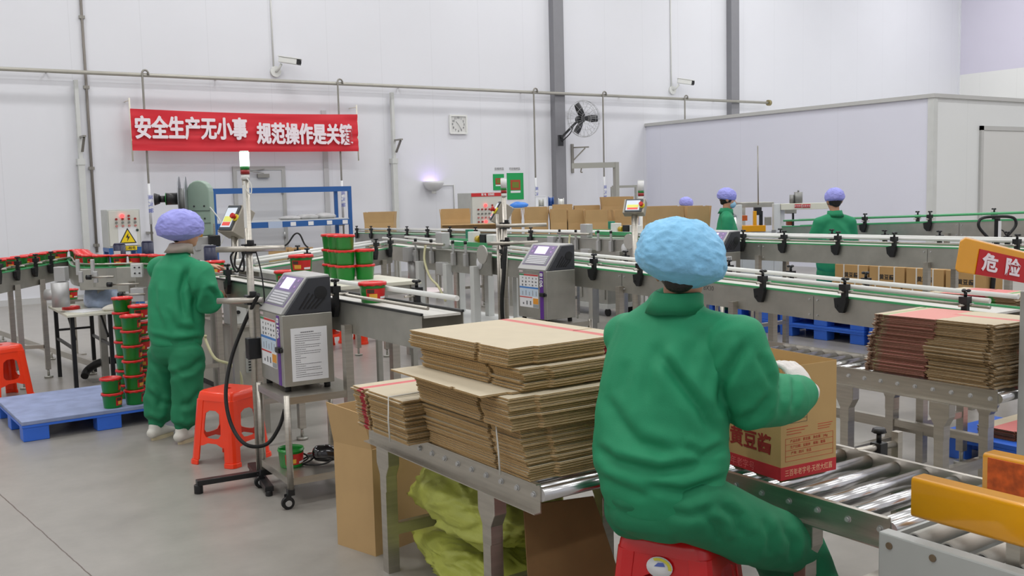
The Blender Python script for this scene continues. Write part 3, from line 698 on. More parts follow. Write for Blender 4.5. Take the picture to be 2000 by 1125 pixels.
def bucket(lab, group=None, lid=True, label=True, loc=(0,0,0), rz=0):
    t = thing('bucket', lab, 'bucket', loc, rz, group)
    part(t, 'bucket_body', BKBm, None)
    if lid: part(t, 'lid', BKLm, None)
    if label:
        l = part(t, 'label', LAB1, None); part(l, 'label_emblem', LAB2, None); part(l, 'label_panel', LAB3, None); part(l, 'label_picture', LAB4, None)
    return t
CAMANG = lambda p: math.atan2(-p[1], -p[0])                # bearing from a thing back towards the photographer
b0 = bucket('green bucket with red lid alone on the front conveyor between the two dark clamps', loc=(AX+.115, 4.90, 1.071), rz=CAMANG((AX, 4.92))+.5)
def bk(lab, loc, turn=0., group=None, src=None):
    return dup(src or b0, loc, CAMANG(loc)+turn, lab, group)
p = atX(592, 545, AX+.115); bk('green bucket hidden behind the nearest printer under the bucket with the gold emblem', (AX+.115, p.y+.02, 1.071), .25)
p = atD(595, 520, 6.3); bk('green bucket with red lid and gold emblem label above the top of the nearest printer', (AX+.115, COL.objects['bucket.001'].location.y if 'bucket.001' in COL.objects else p.y, 1.071+.1115), .12)
p = atX(560, 560, AX+.115); bk('green bucket mostly hidden behind the nearest printer, only its red lid showing', (AX+.115, p.y-.0, 1.071), .2)
p = atX(421, 545, AX+.115); HELD = V((AX+.115, p.y, 1.071)); bk('green bucket with red lid under the hand of the standing worker at the front conveyor', tuple(HELD), .4)
# line of buckets on the infeed
S = .3; k = 0; LL = plen(LP); NB = []
while S < LL-.25:
    p, d = along(LP, S)
    x, y = p.x, p.y; NB.append((x, y)); S += .235 if S < 2.1 else .163
    k += 1
for k, (x, y) in enumerate(NB): bk('filled green bucket with red lid queued on the left infeed conveyor', (x, y, 1.061), rnd.uniform(-2.5, 2.5), 'buckets queued on the left infeed conveyor')
# white table with stacked buckets behind the front conveyor
TBZ = 1.0
tp = atz(705, 553, TBZ)
TB = tp + V((-.30, .26, 0))
t = thing('side_table', 'white topped side table carrying the block of stacked green buckets', 'table', (TB.x, TB.y, 0))
part(t, 'table_top', MB().bx(-.55, .75, -.38, .34, TBZ-.03, TBZ), pm('table_cream', (214, 212, 196), .45), bev=.004)
for x in (-.5, .70):
    for y in (-.32, .28): part(t, 'leg', MB().bx(x-.02, x+.02, y-.02, y+.02, 0, TBZ-.03), STEELD)
part(t, 'apron', MB().bx(-.5, .70, -.33, -.31, TBZ-.1, TBZ-.03), STEELD)
COLS = [(648, 3, 'left'), (662, 3, 'middle'), (676, 3, 'right'), (713, 2, 'low')]
for ci, (px, n, w_) in enumerate(COLS):
    q = atz(px, 547 if px != 713 else 545, TBZ)
    if px == 648: q += V((.10, .20, 0))
    if px == 662: q += V((.04, .09, 0))
    for i in range(n):
        pos = {0: 'bottom', n-1: 'top'}.get(i, 'middle')
        nm = {'left': 'left stack', 'middle': 'second stack', 'right': 'third stack', 'low': 'short right stack'}[w_]
        bk('green bucket with red lid, %s of the %s on the side table' % (pos, nm), (q.x, q.y, TBZ+.1175*i+.0005), 2.6+.2*i, 'buckets stacked on the side table')
        SB = COL.objects[-1]
for o in [o for o in COL.objects if o.get('group') == 'buckets stacked on the side table']: o.scale = (1.06, 1.06, 1.06)

# ------------------------------------------------------------------ blue pallet with bucket stacks, stools, little table
def pallet(lab, loc, rz, L=1.1, W=1.0, H=.15, group=None, top=None, windows=False):
    t = thing('pallet', lab, 'pallet', loc, rz, group)
    part(t, 'deck', MB().bx(0, L, 0, W, H-.028, H), top or BLUEP, bev=.004)
    for x in (0, L/2-.09, L-.18):
        for y in (0, W/2-.07, W-.14): part(t, 'foot_block', MB().bx(x+.005, x+.175, y+.005, y+.135, 0, H-.028), BLUEP, bev=.006)
    part(t, 'edge_rim', MB().ring([(0, 0), (L, 0), (L, W), (0, W)], [(.03, .03), (L-.03, .03), (L-.03, W-.03), (.03, W-.03)], (0, 0, H-.045), XX, YY, (0, 0, .0165)), BLUEP)
    return t
pc = atz(45, 865, 0); pd = (atz(330, 826, 0)-pc); PA = math.atan2(pd.y, pd.x)
pallet('low blue plastic pallet with a scuffed grey top at the left of the floor', (pc.x, pc.y, 0), R_(1.5), 1.16, 1.10, .145, top=pm('scuffed_blue_deck', (138, 150, 186), .6, var=.16, vs=7))
PZ = .1455
def stack_at(px, py, n, words, z=PZ, turn=.0):
    q = atz(px, py, z)
    for i in range(n):
        pos = 'bottom' if i == 0 else ('top' if i == n-1 else ('second from bottom' if i == 1 else ('third from bottom' if i == 2 else ('second from top' if i == n-2 else 'middle'))))
        bk('green red-lidded bucket, %s of the %s' % (pos, words), (q.x+rnd.uniform(-.003, .003), q.y+rnd.uniform(-.003, .003), z+i*.1115), turn+rnd.uniform(-.2, .5), 'buckets stacked on the left blue pallet')
    return q
stack_at(220, 795, 2, 'stack of two on the blue pallet', turn=1.5)
q1 = stack_at(265, 788, 6, 'front tall stack beside the standing worker', turn=1.55)
q2 = stack_at(250, 776, 7, 'rear tall stack beside the standing worker', turn=1.6)
bk('green bucket with red lid partly hidden by the standing worker, behind the two tall stacks', (q1.x+.10, q1.y+.16, PZ+.61), .6)
q3 = V((q1.x+.10, q1.y+.16, 0))
for i in range(5): bk('green bucket with red lid in the hidden stack behind the standing worker', (q3.x, q3.y, PZ+i*.1215), .6, 'hidden bucket stack behind the standing worker')

def stool(lab, loc, rz, m, H=.46, wt=.27, wb=.37, sticker=False, group=None):
    t = thing('plastic_stool', lab, 'stool', loc, rz, group)
    top = MB(); 
    rings = [(wt-.02, H), (wt, H-.008), (wt+.012, H-.03), (wt+.02, H-.055)]
    prof = [rrect(w_, w_, .045, 5) for w_, z in rings]; n = len(prof[0]); vs = [(x, y, z) for (w_, z), P in zip(rings, prof) for x, y in P]
    top.add(vs, [(j*n+i, j*n+(i+1) % n, (j+1)*n+(i+1) % n, (j+1)*n+i) for j in range(3) for i in range(n)], 0, True)
    top.add([(x, y, H) for x, y in prof[0]], [tuple(range(n))])
    top.lathe([(.001, H+.0005), (.018, H+.0005), (.02, H+.002), (.022, H+.0005)], n=16)
    part(t, 'seat', top, m)
    def wat(z): return (wb+(wt+.02-wb)*z/(H-.055))/2
    for k in range(4):
        M = Matrix.Rotation(k*math.pi/2, 4, 'Z')
        # leg: angled corner column with a foot ring
        lg = MB()
        for z0, z1, ww in ((0, .03, .105), (.03, H-.05, .098)):
            a0, a1 = wat(z0), wat(z1)
            if z0 == 0: a0 += .006; a1 += .006
            P0 = [(a0, a0-ww*.72), (a0, a0-.03), (a0-.01, a0-.01), (a0-.03, a0), (a0-ww*.72, a0), (a0-ww*.72, a0-.012), (a0-.03, a0-.014), (a0-.014, a0-.03), (a0-.012, a0-ww*.72)]
            P1 = [(x-a0+a1, y-a0+a1) for x, y in P0]; nn = len(P0)
            lg.add([(x, y, z0) for x, y in P0]+[(x, y, z1) for x, y in P1], [(i, (i+1) % nn, nn+(i+1) % nn, nn+i) for i in range(nn)]+[tuple(range(nn-1, -1, -1)), tuple(range(nn, 2*nn))], 0, False)
        part(t, 'leg', lg.xf(M), m, bev=.003)
        # side web with a window opening and an arched foot
        zt, zb, zl = H-.05, .145, .105
        def P(u, z): return V((wat(z)-.004, u*(wat(z)-.05), z))
        web = MB(); W_ = []
        OUT = [(-1, zb-.03), (-.6, zl+.02), (-.3, zl+.035), (.3, zl+.035), (.6, zl+.02), (1, zb-.03), (1, .24), (1, zt), (.3, zt), (-.3, zt), (-1, zt), (-1, .24)]
        INN = [(-.62, .20), (-.45, .175), (-.2, .17), (.2, .17), (.45, .175), (.62, .20), (.62, .26), (.56, zt-.085), (.25, zt-.065), (-.25, zt-.065), (-.56, zt-.085), (-.62, .26)]
        nn = len(OUT); vs = [P(*q) for q in OUT]+[P(*q) for q in INN]; vs += [v-V((.006, 0, 0)) for v in vs]
        fs = []
        for i in range(nn):
            j = (i+1) % nn; fs += [(i, j, nn+j, nn+i), (2*nn+i, 3*nn+i, 3*nn+j, 2*nn+j), (i, 2*nn+i, 2*nn+j, j), (nn+i, nn+j, 3*nn+j, 3*nn+i)]
        web.add(vs, fs).xf(M); part(t, 'side_panel', web, m)
    if sticker:
        a = wat(H-.095)+.004
        s_ = part(t, 'sticker', MB().lathe([(.001, 0), (.036, 0), (.036, .002), (.001, .002)], (0, 0, 0), 24, mat=Matrix(((0, 0, 1), (1.25, 0, 0), (0, .95, 0)))).xf(Matrix.Translation((a, 0, H-.09)) @ Matrix.Rotation(R_(-7), 4, 'Y')), PAPER, label='oval white sticker')
        part(s_, 'sticker_print', MB().prism([(1.25*q*math.cos(R_(w_)), .95*q*math.sin(R_(w_))) for q, ws in ((.034, range(60, 200, 10)), (.025, range(190, 50, -10))) for w_ in ws], (a+.0035, 0, H-.09), YY*-1, ZZ, (.001, 0, 0)), pm('sticker_yellow', (214, 206, 70), .5))
        part(s_, 'sticker_print', MB().prism([(-.018, .0), (-.004, .014), (.014, .016), (.02, .004), (.004, .002)], (a+.0035, 0, H-.088), YY, ZZ, (.001, 0, 0)), pm('sticker_blue', (90, 110, 190), .5))
    return t
s0 = atz(447, 917, 0); s1 = atz(375, 907, 0); dl = (s1-s0); RZ2 = math.atan2(dl.y, dl.x)
cN = (s0+s1)/2 + V((-dl.y, dl.x, 0)).normalized()*-.19
stool('orange red plastic stool on the floor left of the nearest printer cart', (cN.x, cN.y, 0), RZ2+.0, ORANGE, H=.46, wt=.27, wb=.36)
q = atz(30, 775, 0); q = atz(62, 775, 0)+V((-.2, .12, 0))
stool('orange red plastic stool cut by the left edge of the picture behind the blue pallet', (q.x, q.y, 0), .35, ORANGE)
q = atz(668, 682, 0)+V((.02, .16, 0)); stool('orange red plastic stool standing beneath the front conveyor right of the printer', (q.x-.12, q.y, 0), .2, ORANGE)
q = atz(712, 680, 0)+V((.08, .22, 0)); stool('orange red plastic stool half hidden under the front conveyor, beside a second one', (q.x+.1, q.y+.25, 0), .5, ORANGE)

# little folding table with its clutter
ta, tb, tc = atz(48, 598, .68), atz(131, 616, .68), atz(229, 608, .68)
ux = (tc-tb).normalized(); uy = V((-ux.y, ux.x, 0)); TL = (tc-tb).length; TW = 1.02
M = Matrix((ux, uy, ZZ)).transposed().to_4x4(); trz = math.atan2(ux.y, ux.x)
t = thing('folding_table', 'small folding table with cream top and black legs behind the blue pallet', 'table', (tb.x, tb.y, 0), trz)
TZ = .68
part(t, 'table_top', MB().bx(0, TL, 0, TW, TZ-.022, TZ), pm('table_cream', (214, 212, 196), .45), bev=.003)
for x in (.05, TL-.05):
    for y in (.08, TW-.08): part(t, 'leg', MB().bx(x-.017, x+.017, y-.017, y+.017, 0, TZ-.022), BLKMET)
    part(t, 'leg_brace', MB().bx(x-.01, x+.01, .097, TW-.097, .36, .385), BLKMET)
    part(t, 'fold_strut', MB().bar((x+.02*(1 if x < .1 else -1), .1, .45), (x+.02*(1 if x < .1 else -1), .42, TZ-.03), .018), BLKMET)
part(t, 'rear_brace', MB().bx(.067, TL-.067, TW-.09, TW-.07, .44, .46), BLKMET)
def ontable(x, y): return tb+ux*x+uy*y
g = ontable(.12, .52); t = thing('jar_lid', 'loose red bucket lid lying on the small folding table', 'lid', (g.x, g.y, TZ))
part(t, 'disc', MB().lathe([(.001, .022), (.062, .022), (.064, .027), (.0745, .027), (.0775, .022), (.078, .0), (.07, .0), (.07, .018), (.001, .018)], n=32), LIDRED)
g = ontable(.22, .26); solo('paper_sheet', 'white paper sheet on a clipboard lying on the small folding table', 'paper', MB().bx(-.15, .15, -.12, .12, 0, .006), PAPER, (g.x, g.y, TZ), .5)
g = ontable(.36, .55); m = bag_mb((0, 0, 0), .15, .2, .11, 2.0)
for p in m.v: p.x += p.z*.6; p.z *= 1.25
solo('plastic_bag', 'crumpled clear and blue plastic bag heaped on the small folding table', 'bag', m, pm('blue_film', (176, 194, 222), .25, var=.2, vs=8, bump=.5, bs=22), (g.x, g.y, TZ), .5)
g = ontable(.42, .12); solo('work_gloves', 'pair of white knitted gloves crumpled at the corner of the small folding table', 'gloves', bag_mb((0, 0, 0), .12, .075, .035, 5.), pm('white_knit', (214, 210, 200), .8, bump=.4, bs=90), (g.x, g.y, TZ), .2)
g = atz(148, 590, .62)+V((.05, .5, 0)); t = thing('machine_shelf', 'small steel shelf under the infeed conveyor carrying one green bucket', 'shelf', (g.x, g.y, 0))
part(t, 'top', MB().bx(-.12, .12, -.12, .12, .59, .61), STEEL); part(t, 'post', MB().bx(-.03, .03, -.03, .03, 0.012, .59), STEEL); part(t, 'base', MB().bx(-.1, .1, -.1, .1, 0, .012), STEEL)
bk('single green bucket with red lid under the infeed conveyor behind the small folding table', (g.x, g.y, .611), .3)
# ================================================================== roller tables
def roller_table(lab, x0, x1, y0, y1, z, legs, fh=.105, pitch=.1, rr=.025, rollm=CHROME, sheet=False, brace=True, bolts=True, skip=()):
    t = thing('roller_table', lab, 'roller conveyor', (x0, y0, 0))
    for s, x in ((-1, x0), (1, x1)):
        P = [(0, z-fh), (s*.03, z-fh), (s*.03, z-fh+.004), (s*.004, z-fh+.004), (s*.004, z-.004), (s*.02, z-.004), (s*.02, z), (0, z)]
        part(t, 'side_channel', MB().prism([(a, b) for a, b in P], (x, y0, 0), XX, ZZ, (0, y1-y0, 0)), STEEL, world=True)
    n = int((y1-y0-.06)/pitch); k = 0
    for i in range(n+1):
        y = y0+.035+i*pitch
        part(t, 'roller', MB().cyl((x0+.002, y, z-rr-.012), (x1-.002, y, z-rr-.012), rr, n=18), rollm, world=True)
        if bolts: part(t, 'axle_bolt', MB().cyl((x0-.003, y, z-rr-.02), (x0-.014, y, z-rr-.02), .008, n=10).cyl((x0-.003, y, z-rr-.02), (x0-.006, y, z-rr-.02), .012, n=10), ALU, world=True)
    part(t, 'end_tube', MB().cyl((x0, y0-.0, z-.04), (x1, y0-.0, z-.04), .024, n=16), CHROME, world=True) if 'tube' not in skip else None
    for y in legs:
        for x, s in ((x0, -1), (x1, 1)):
            part(t, 'leg', MB().bar((x, y, 0.0), (x, y, z-fh-.10), .055, .05, up=YY), STEEL, world=True)
            part(t, 'leg_bracket', MB().prism([(-.028, z-fh-.19), (.028, z-fh-.19), (.028, z-fh-.12), (.055, z-fh-.07), (.055, z-fh), (-.055, z-fh), (-.055, z-fh-.07), (-.028, z-fh-.12)], (x-.028, y, 0), YY, ZZ, (.056, 0, 0)), STEEL, bev=.003, world=True)
        if brace: part(t, 'cross_bar', MB().bar((x0+.028, y, .19), (x1-.028, y, .19), .035, .05), STEEL, world=True)
    if len(legs) > 1 and brace: part(t, 'stretcher', MB().bar((x1, min(legs)+.025, .30), (x1, max(legs)-.025, .30), .04), STEEL, world=True)
    return t
TBL_X, TBL_Y0, TBL_Y1, TBL_Z = 1.93, 2.69, 4.0, .66
roller_table('front left roller table loaded with bundles of flattened cartons', TBL_X, 2.46, TBL_Y0, TBL_Y1, TBL_Z, (3.0, 3.83))
RCX0, RCX1, RCZ = 2.69, 3.29, .60
roller_table('polished roller conveyor holding the open carton in front of the seated worker', RCX0, RCX1, 1.86, 3.35, RCZ, (atX(1572, 1080, 2.69).y, 3.1), fh=.10, rr=.0255, pitch=.122)
RTX, RTZ = 4.50, .66
roller_table('right hand roller table loaded with two columns of flattened cartons', RTX, 4.90, 2.545, 4.3, RTZ, (2.83, 3.39, 4.2), fh=.10)

# ------------------------------------------------------------------ flattened cartons
FT = .0086
def flat_mesh(name, L, W, mats, slots=(.31,)):
    """folded-flat carton: two boards, slotted where the flaps meet, one corner flap cut back. L along x, W along y"""
    mb = MB()
    def board(z0, z1, dx):
        sl = -L/2+L*slots[0]+dx; r = .014
        P = [(-L/2+dx+r, -W/2), (sl-.004, -W/2), (sl-.004, -W/2+.10), (sl+.004, -W/2+.10), (sl+.004, -W/2), (L/2+dx, -W/2), (L/2+dx, W/2),
             (sl+.016, W/2), (sl+.016, W/2-.012), (sl-.012, W/2-.012), (sl-.012, W/2), (-L/2+dx+r, W/2), (-L/2+dx+r, W/2-.20*W), (-L/2+dx, W/2-.22*W), (-L/2+dx, -W/2+.22*W), (-L/2+dx+r, -W/2+.20*W)]
        n = len(P); mb.prism(P, (0, 0, z0), XX, YY, (0, 0, z1-z0))
        for q in range(n): mb.m[-n+q] = 1                     # raw corrugated edges
    board(.0004, .0030, 0); board(.0040, .0066, .003)
    return mb.mesh(name, mats)
PALE = (199, 187, 163)
CARDT = [band_mat('printed_card', PALE, [(1, -.205, -.165, (204, 120, 116))], var=.03), band_mat('card_edge', (176, 142, 92), [(1, -.205, -.165, (150, 26, 40))], var=.12, vs=40)]
CARDE = pm('plain_card_edge', (150, 122, 84), .85, var=.15, vs=40); CARDE2 = band_mat('rosy_card_edge', (138, 104, 76), [(0, -.2, .2, (124, 86, 68))], var=.2, vs=30)
FL_A = flat_mesh('flattened_carton', .70, .55, CARDT, (.30,))
FL_S = flat_mesh('flattened_carton_small', .46, .55, [band_mat('printed_card_small', PALE, [(0, .13, .17, (206, 110, 112))], var=.03), band_mat('card_edge_small', (176, 142, 92), [(0, .13, .17, (160, 26, 40))], var=.12, vs=40)], (.72,))
FL_R = flat_mesh('flattened_carton_right', .36, .42, [band_mat('pale_printed_card', PALE, [(0, -.19, .10, (216, 150, 142)), (0, .12, .135, (150, 176, 120))], var=.03), CARDE2], (.9,))
FL_R2 = flat_mesh('flattened_carton_near', .37, .42, [band_mat('printed_card_near', PALE, [(1, -.05, .0, (212, 132, 128))], var=.03), CARDE], (.1,))
FL_B = flat_mesh('flattened_carton_rear', .60, .45, [band_mat('striped_card', PALE, [(0, -.10, .22, (214, 128, 124)), (0, -.15, -.12, (90, 150, 80))], var=.03), band_mat('striped_edge', (130, 100, 66), [(0, -.10, .06, (150, 26, 44)), (0, -.15, -.12, (60, 130, 50))], var=.15, vs=40)], (.6,))
def flats(me, n, cx, cy, z, rz, lab, toplab, group, jit=.009, lean=(0, 0), shifts=()):
    zz = z; ox = oy = 0
    for i in range(n):
        for (gi, sx_, sy_) in shifts:
            if i == gi: ox, oy = sx_, sy_
        o = bpy.data.objects.new('flattened_carton', me); COL.objects.link(o)
        o.location = (cx+ox+lean[0]*i+rnd.uniform(-jit, jit)*.6, cy+oy+lean[1]*i+rnd.uniform(-jit, jit), zz)
        o.rotation_euler = (rnd.uniform(-.001, .001), 0, rz+rnd.uniform(-.012, .012))
        tag(o, lab if i < n-1 or not toplab else toplab, 'carton', group if i < n-1 or not toplab else None); zz += FT
    return zz
Z0 = TBL_Z+.0005
HP = -math.pi/2
# bottom layer: front bundle, small tied bundle at the back
zf = flats(FL_A, 21, 2.185, 3.06, Z0, -HP, 'flattened brown carton within the lowest front bundle on the front left roller table', None, 'lowest front bundle of flattened cartons', lean=(-.0008, .0015))
zs = flats(FL_S, 21, 2.10, 3.655, Z0, -HP, 'flattened carton with red edge band in the small string-tied bundle at the table back', None, 'small tied bundle of flattened cartons', lean=(-.0012, 0))
z2 = flats(FL_A, 14, 2.14, 3.09, max(zf, zs)+.001, -HP-.03, 'flattened brown carton in the second bundle up on the front left roller table', 'loose flattened carton sticking out to the left between the two upper bundles', 'second bundle of flattened cartons', lean=(-.001, .001), shifts=((0, 0, -.02), (13, -.06, .05)))
z3 = flats(FL_A, 17, 2.19, 3.17, z2+.001, -HP+.02, 'flattened brown carton in the topmost bundle on the front left roller table', 'top flattened carton of the front stack, with pale face and faint red print', 'topmost bundle of flattened cartons', lean=(-.0004, -.0004), shifts=((0, .015, -.035), (9, -.012, .012)))
# strings around two bundles
def string_loop(lab, x0, x1, y, z0, z1, tail=True, slant=.0):
    t = MB().tube([(x0-.008, y, z0), (x0-.012, y, (z0+z1)/2), (x0-.008, y+slant, z1+.006), ((x0+x1)/2, y+slant, z1+.007), (x1+.008, y+slant, z1+.006), (x1+.008, y, z0)], .0035, 6)
    solo('string', lab, 'string', t, STRING)
string_loop('white string tied round the small bundle of flattened cartons at the back', 1.80, 2.39, 3.53, Z0+.002, zs-.002)
string_loop('white string tied round the lowest front bundle with its tail hanging down', 1.885, 2.48, 2.86, Z0+.002, zf-.002, slant=.02)
# right table: two columns
flats(FL_R, 36, 4.72, 3.115, RTZ+.0005, math.pi/2+.02, 'flattened carton with red print in the left column on the right hand roller table', 'top flattened carton with wide faded red band on the left column of the right table', 'left column on the right roller table', jit=.010, lean=(-.0002, -.002), shifts=((12, 0, .01), (24, -.01, -.01)))
flats(FL_R2, 36, 4.72, 2.735, RTZ+.0005, math.pi/2-.01, 'plain flattened carton in the right column on the right hand roller table', 'top pale flattened carton on the right column of the right table', 'right column on the right roller table', jit=.011, lean=(-.0002, 0), shifts=((14, -.02, .01), (20, 0, 0)))

# rear table with its own stacks, between the two long conveyors
rq = atX(1825, 552, 6.15); RZT = .62
t = thing('packing_table', 'steel table behind the sloping conveyor carrying green and red striped flattened cartons', 'table', (6.1, 3.2, 0))
part(t, 'table_top', MB().bx(6.1, 6.75, 2.7, 4.05, RZT-.03, RZT), STEEL, world=True)
for x in (6.13, 6.72):
    for y in (2.75, 4.0): part(t, 'leg', MB().bx(x-.02, x+.02, y-.02, y+.02, 0, RZT-.03), STEEL, world=True)
flats(FL_B, 33, 6.38, 3.68, RZT+.0005, math.pi/2+.03, 'flattened carton with green and red stripes in the rear stack behind the sloping conveyor', 'top pale flattened carton of the rear stack below the yellow danger beam', 'rear stack of striped cartons', jit=.008)
flats(FL_B, 31, 6.40, 3.03, RZT+.0005, math.pi/2-.02, 'flattened carton in the rear stack at the right edge of the picture', 'top pink printed flattened carton of the rear stack cut by the right edge', 'rear stack at the right edge', jit=.008)

# ------------------------------------------------------------------ open carton on the rollers
A, B = atz(1525, 940, RCZ-.012), atz(1640, 920, RCZ-.012)
bxw = .275; bxl = .40; bxh = .415
d = (B-A).normalized(); brz = math.atan2(d.y, d.x)*.55
t = thing('open_carton', 'open brown carton with red base stripe and Chinese lettering held by the seated worker', 'carton', (A.x, A.y, RCZ-.0115), brz)
KR = pm('kraft_box', (192, 158, 104), .7, var=.03, vs=4, bump=.03, bs=60)
th = .005; fz = bxh*.60
for nm, a in (('front_panel', (0, bxw, 0, th)), ('back_panel', (0, bxw, bxl-th, bxl)), ('side_panel', (0, th, th, bxl-th)), ('side_panel', (bxw-th, bxw, th, bxl-th))):
    part(t, nm, MB().bx(a[0], a[1], a[2], a[3], 0, fz), KR)
part(t, 'base_panel', MB().bx(th, bxw-th, th, bxl-th, 0, th), KR)
def flap(nm, a, b, out, hgt=bxh-fz):
    a, b, out = V(a), V(b), V(out); u = (b-a).normalized(); up = (ZZ+out*.07).normalized()
    m = MB().prism([(0, 0), ((b-a).length, 0), ((b-a).length-.004, hgt), (.004, hgt)], a+ZZ*fz, u, up, u.cross(up)*-th if False else (out*-.0+(-out)*th))
    part(t, nm, m, KR)
flap('flap', (0, 0, 0), (bxw, 0, 0), (0, -.35, 0)); flap('flap', (0, bxl, 0), (bxw, bxl, 0), (0, .35, 0))
flap('flap', (0, 0, 0), (0, bxl, 0), (-.25, 0, 0)); flap('flap', (bxw, 0, 0), (bxw, bxl, 0), (.35, 0, 0))
for nm, m_ in (('red_stripe', MB().bx(-.0006, bxw+.0006, -.0006, 0, .0, .048)), ('red_stripe', MB().bx(-.0006, 0, 0, bxl, .0, .048))): part(t, nm, m_, pm('stripe_red', (196, 44, 52), .6))
KRD = pm('kraft_print_red', (188, 62, 44), .65)
part(t, 'lettering', text_mb('三百年老字号·天然大红酱', .027, (bxw/2, -.0008, .022), XX, ZZ, .0004, .0, .78), pm('stripe_print', (232, 190, 150), .6))
part(t, 'lettering', text_mb('葵花黄豆酱', .075, (-.0008, .235, .115), (0, -1, 0), ZZ, .0004, .002), pm('kraft_print_dark_red', (150, 40, 34), .65))
part(t, 'lettering', text_mb('三百年老字号', .034, (-.0012, .235, .02), (0, -1, 0), ZZ, .0004, .0), pm('stripe_print_dark', (230, 110, 110), .6))
m = MB()
for j, (w0, w1) in enumerate(((.10, .48), (.10, .42), (.10, .36))): m.bx(bxw*w0, bxw*w1, -.0008, 0, .185-.010*j, .187-.010*j)
for j in range(3): m.bx(bxw*.66, bxw*(.93-.03*j), -.0008, 0, .185-.009*j, .187-.009*j)
for z in (.150, .128, .106, .084, .066): m.bx(bxw*.08, bxw*.94, -.0008, 0, z, z+.0012)
for x in (.08, .94): m.bx(bxw*x-.0006, bxw*x+.0006, -.0008, 0, .066, .151)
part(t, 'printed_table', m, KRD)
part(t, 'lettering', text_mb('产品名称：黄豆酱　净含量：24kg', .0125, (bxw*.5, -.001, .139), XX, ZZ, .0003), KRD)
part(t, 'lettering', text_mb('生产日期：见箱体　规格：整箱', .0125, (bxw*.48, -.001, .117), XX, ZZ, .0003), KRD)
part(t, 'lettering', text_mb('产地：四川　食品', .0125, (bxw*.36, -.001, .095), XX, ZZ, .0003), KRD)
m = MB(); bx0, bx1, mz0, mz1 = bxw*.06, bxw*.46, .205, .262
for a in ((bx0, bx1, mz0, mz0+.0012), (bx0, bx1, mz1, mz1+.0012), (bx0, bx1, mz0+.014, mz0+.0152), (bx0, bx0+.0012, mz0, mz1), (bx1, bx1+.0012, mz0, mz1+.0012), (bx0+.036, bx0+.037, mz0+.014, mz1), (bx0+.073, bx0+.074, mz0+.014, mz1)): m.bx(a[0], a[1], -.0008, 0, a[2], a[3])
cy = (mz0+.014+mz1)/2
for k, cx in enumerate((bx0+.018, bx0+.055, bx0+.092)):
    if k == 0: m.prism([(-.009, -.014), (-.004, -.014), (-.004, .006), (-.001, .006), (-.0065, .016), (-.012, .006), (-.009, .006)], (cx, 0, cy), XX, ZZ, (0, -.0008, 0)).prism([(.004, -.014), (.009, -.014), (.009, .006), (.012, .006), (.0065, .016), (.001, .006), (.004, .006)], (cx, 0, cy), XX, ZZ, (0, -.0008, 0))
    if k == 1: m.prism([(-.008, .016), (.008, .016), (.006, .002), (.0012, -.004), (.0012, -.012), (.007, -.015), (-.007, -.015), (-.0012, -.012), (-.0012, -.004), (-.006, .002)], (cx, 0, cy), XX, ZZ, (0, -.0008, 0))
    if k == 2: m.prism([(-.016, .002), (-.011, .009), (0, .013), (.011, .009), (.016, .002), (.001, .003), (.001, -.013), (-.001, -.013), (-.001, .003)], (cx, 0, cy), XX, ZZ, (0, -.0008, 0))
part(t, 'handling_marks', m, INK)
OPENBOX = t

# ------------------------------------------------------------------ carton sealer at the right front corner
sx0, sx1, sy0, sy1, sz = 2.59, 3.38, .55, 1.835, .585
t = thing('carton_sealer', 'grey carton sealing machine with pale rollers and yellow guide beams at the right front', 'sealing machine', (sx0, sy1, 0))
SG = pm('sealer_grey', (172, 174, 172), .42, var=.02)
m = MB().bx(sx0, sx0+.05, sy0, sy1, sz-.16, sz).bx(sx0, sx0+.02, sy0, sy1, .25, sz-.16)
part(t, 'side_frame', m, SG, bev=.006, world=True)
part(t, 'side_frame', MB().bx(sx1-.05, sx1, sy0, sy1, .25, sz), SG, bev=.006, world=True)
part(t, 'end_plate', MB().bx(sx0+.05, sx1-.05, sy1-.012, sy1, sz-.16, sz-.02), SG, world=True)
part(t, 'pan', MB().bx(sx0+.05, sx1-.05, sy0, sy1-.012, sz-.17, sz-.15), SG, world=True)
for x in (sx0+.04, sx1-.04):
    for y in (sy0+.06, sy1-.06): part(t, 'leg', MB().bx(x-.035, x+.035, y-.035, y+.035, 0, .25), SG, bev=.004, world=True)
WR = pm('pale_roller', (196, 194, 188), .4, var=.05)
for i in range(11):
    y = sy1-.075-.108*i
    part(t, 'roller', MB().cyl((sx0+.075, y, sz-.028), (sx1-.06, y, sz-.028), .026, n=18), WR, world=True)
    part(t, 'roller_bearing', MB().cyl((sx0+.05, y, sz-.028), (sx0+.075, y, sz-.028), .021, n=14), BLACK, world=True)
for (px, py) in ((1737, 1066), (1822, 1090)):
    q = atX(px, py, sx0); part(t, 'cap_screw', MB().cyl((sx0, q.y, q.z), (sx0-.004, q.y, q.z), .011, n=12), pm('screw_brown', (120, 104, 84), .5, .4), world=True)
ybn = atz(1780, 932, .765)
def beam(y0, y1, xa, xb, z0, z1, nm='guide_beam'):
    P = rrect(xb-xa, z1-z0, .012, 3, (xa+xb)/2, (z0+z1)/2); return part(t, nm, MB().prism(P, (0, y0, 0), XX, ZZ, (0, y1-y0, 0), sm=True), YELLOW, world=True)
beam(sy0, ybn.y, ybn.x, ybn.x+.075, .642, .765)
beam(sy0, 1.80, 3.10, 3.18, .62, .75)
part(t, 'worn_patch', MB().bx(3.094, 3.099, 1.62, 1.78, .63, .74), pm('rust_orange', (190, 84, 30), .6, var=.4, vs=30), world=True)
for xb in (ybn.x+.04, 3.14):
    for yy in (.8, 1.45): part(t, 'beam_bracket', MB().bx(xb-.015, xb+.015, yy-.02, yy+.02, sz-.15, .645), STEEL, world=True)

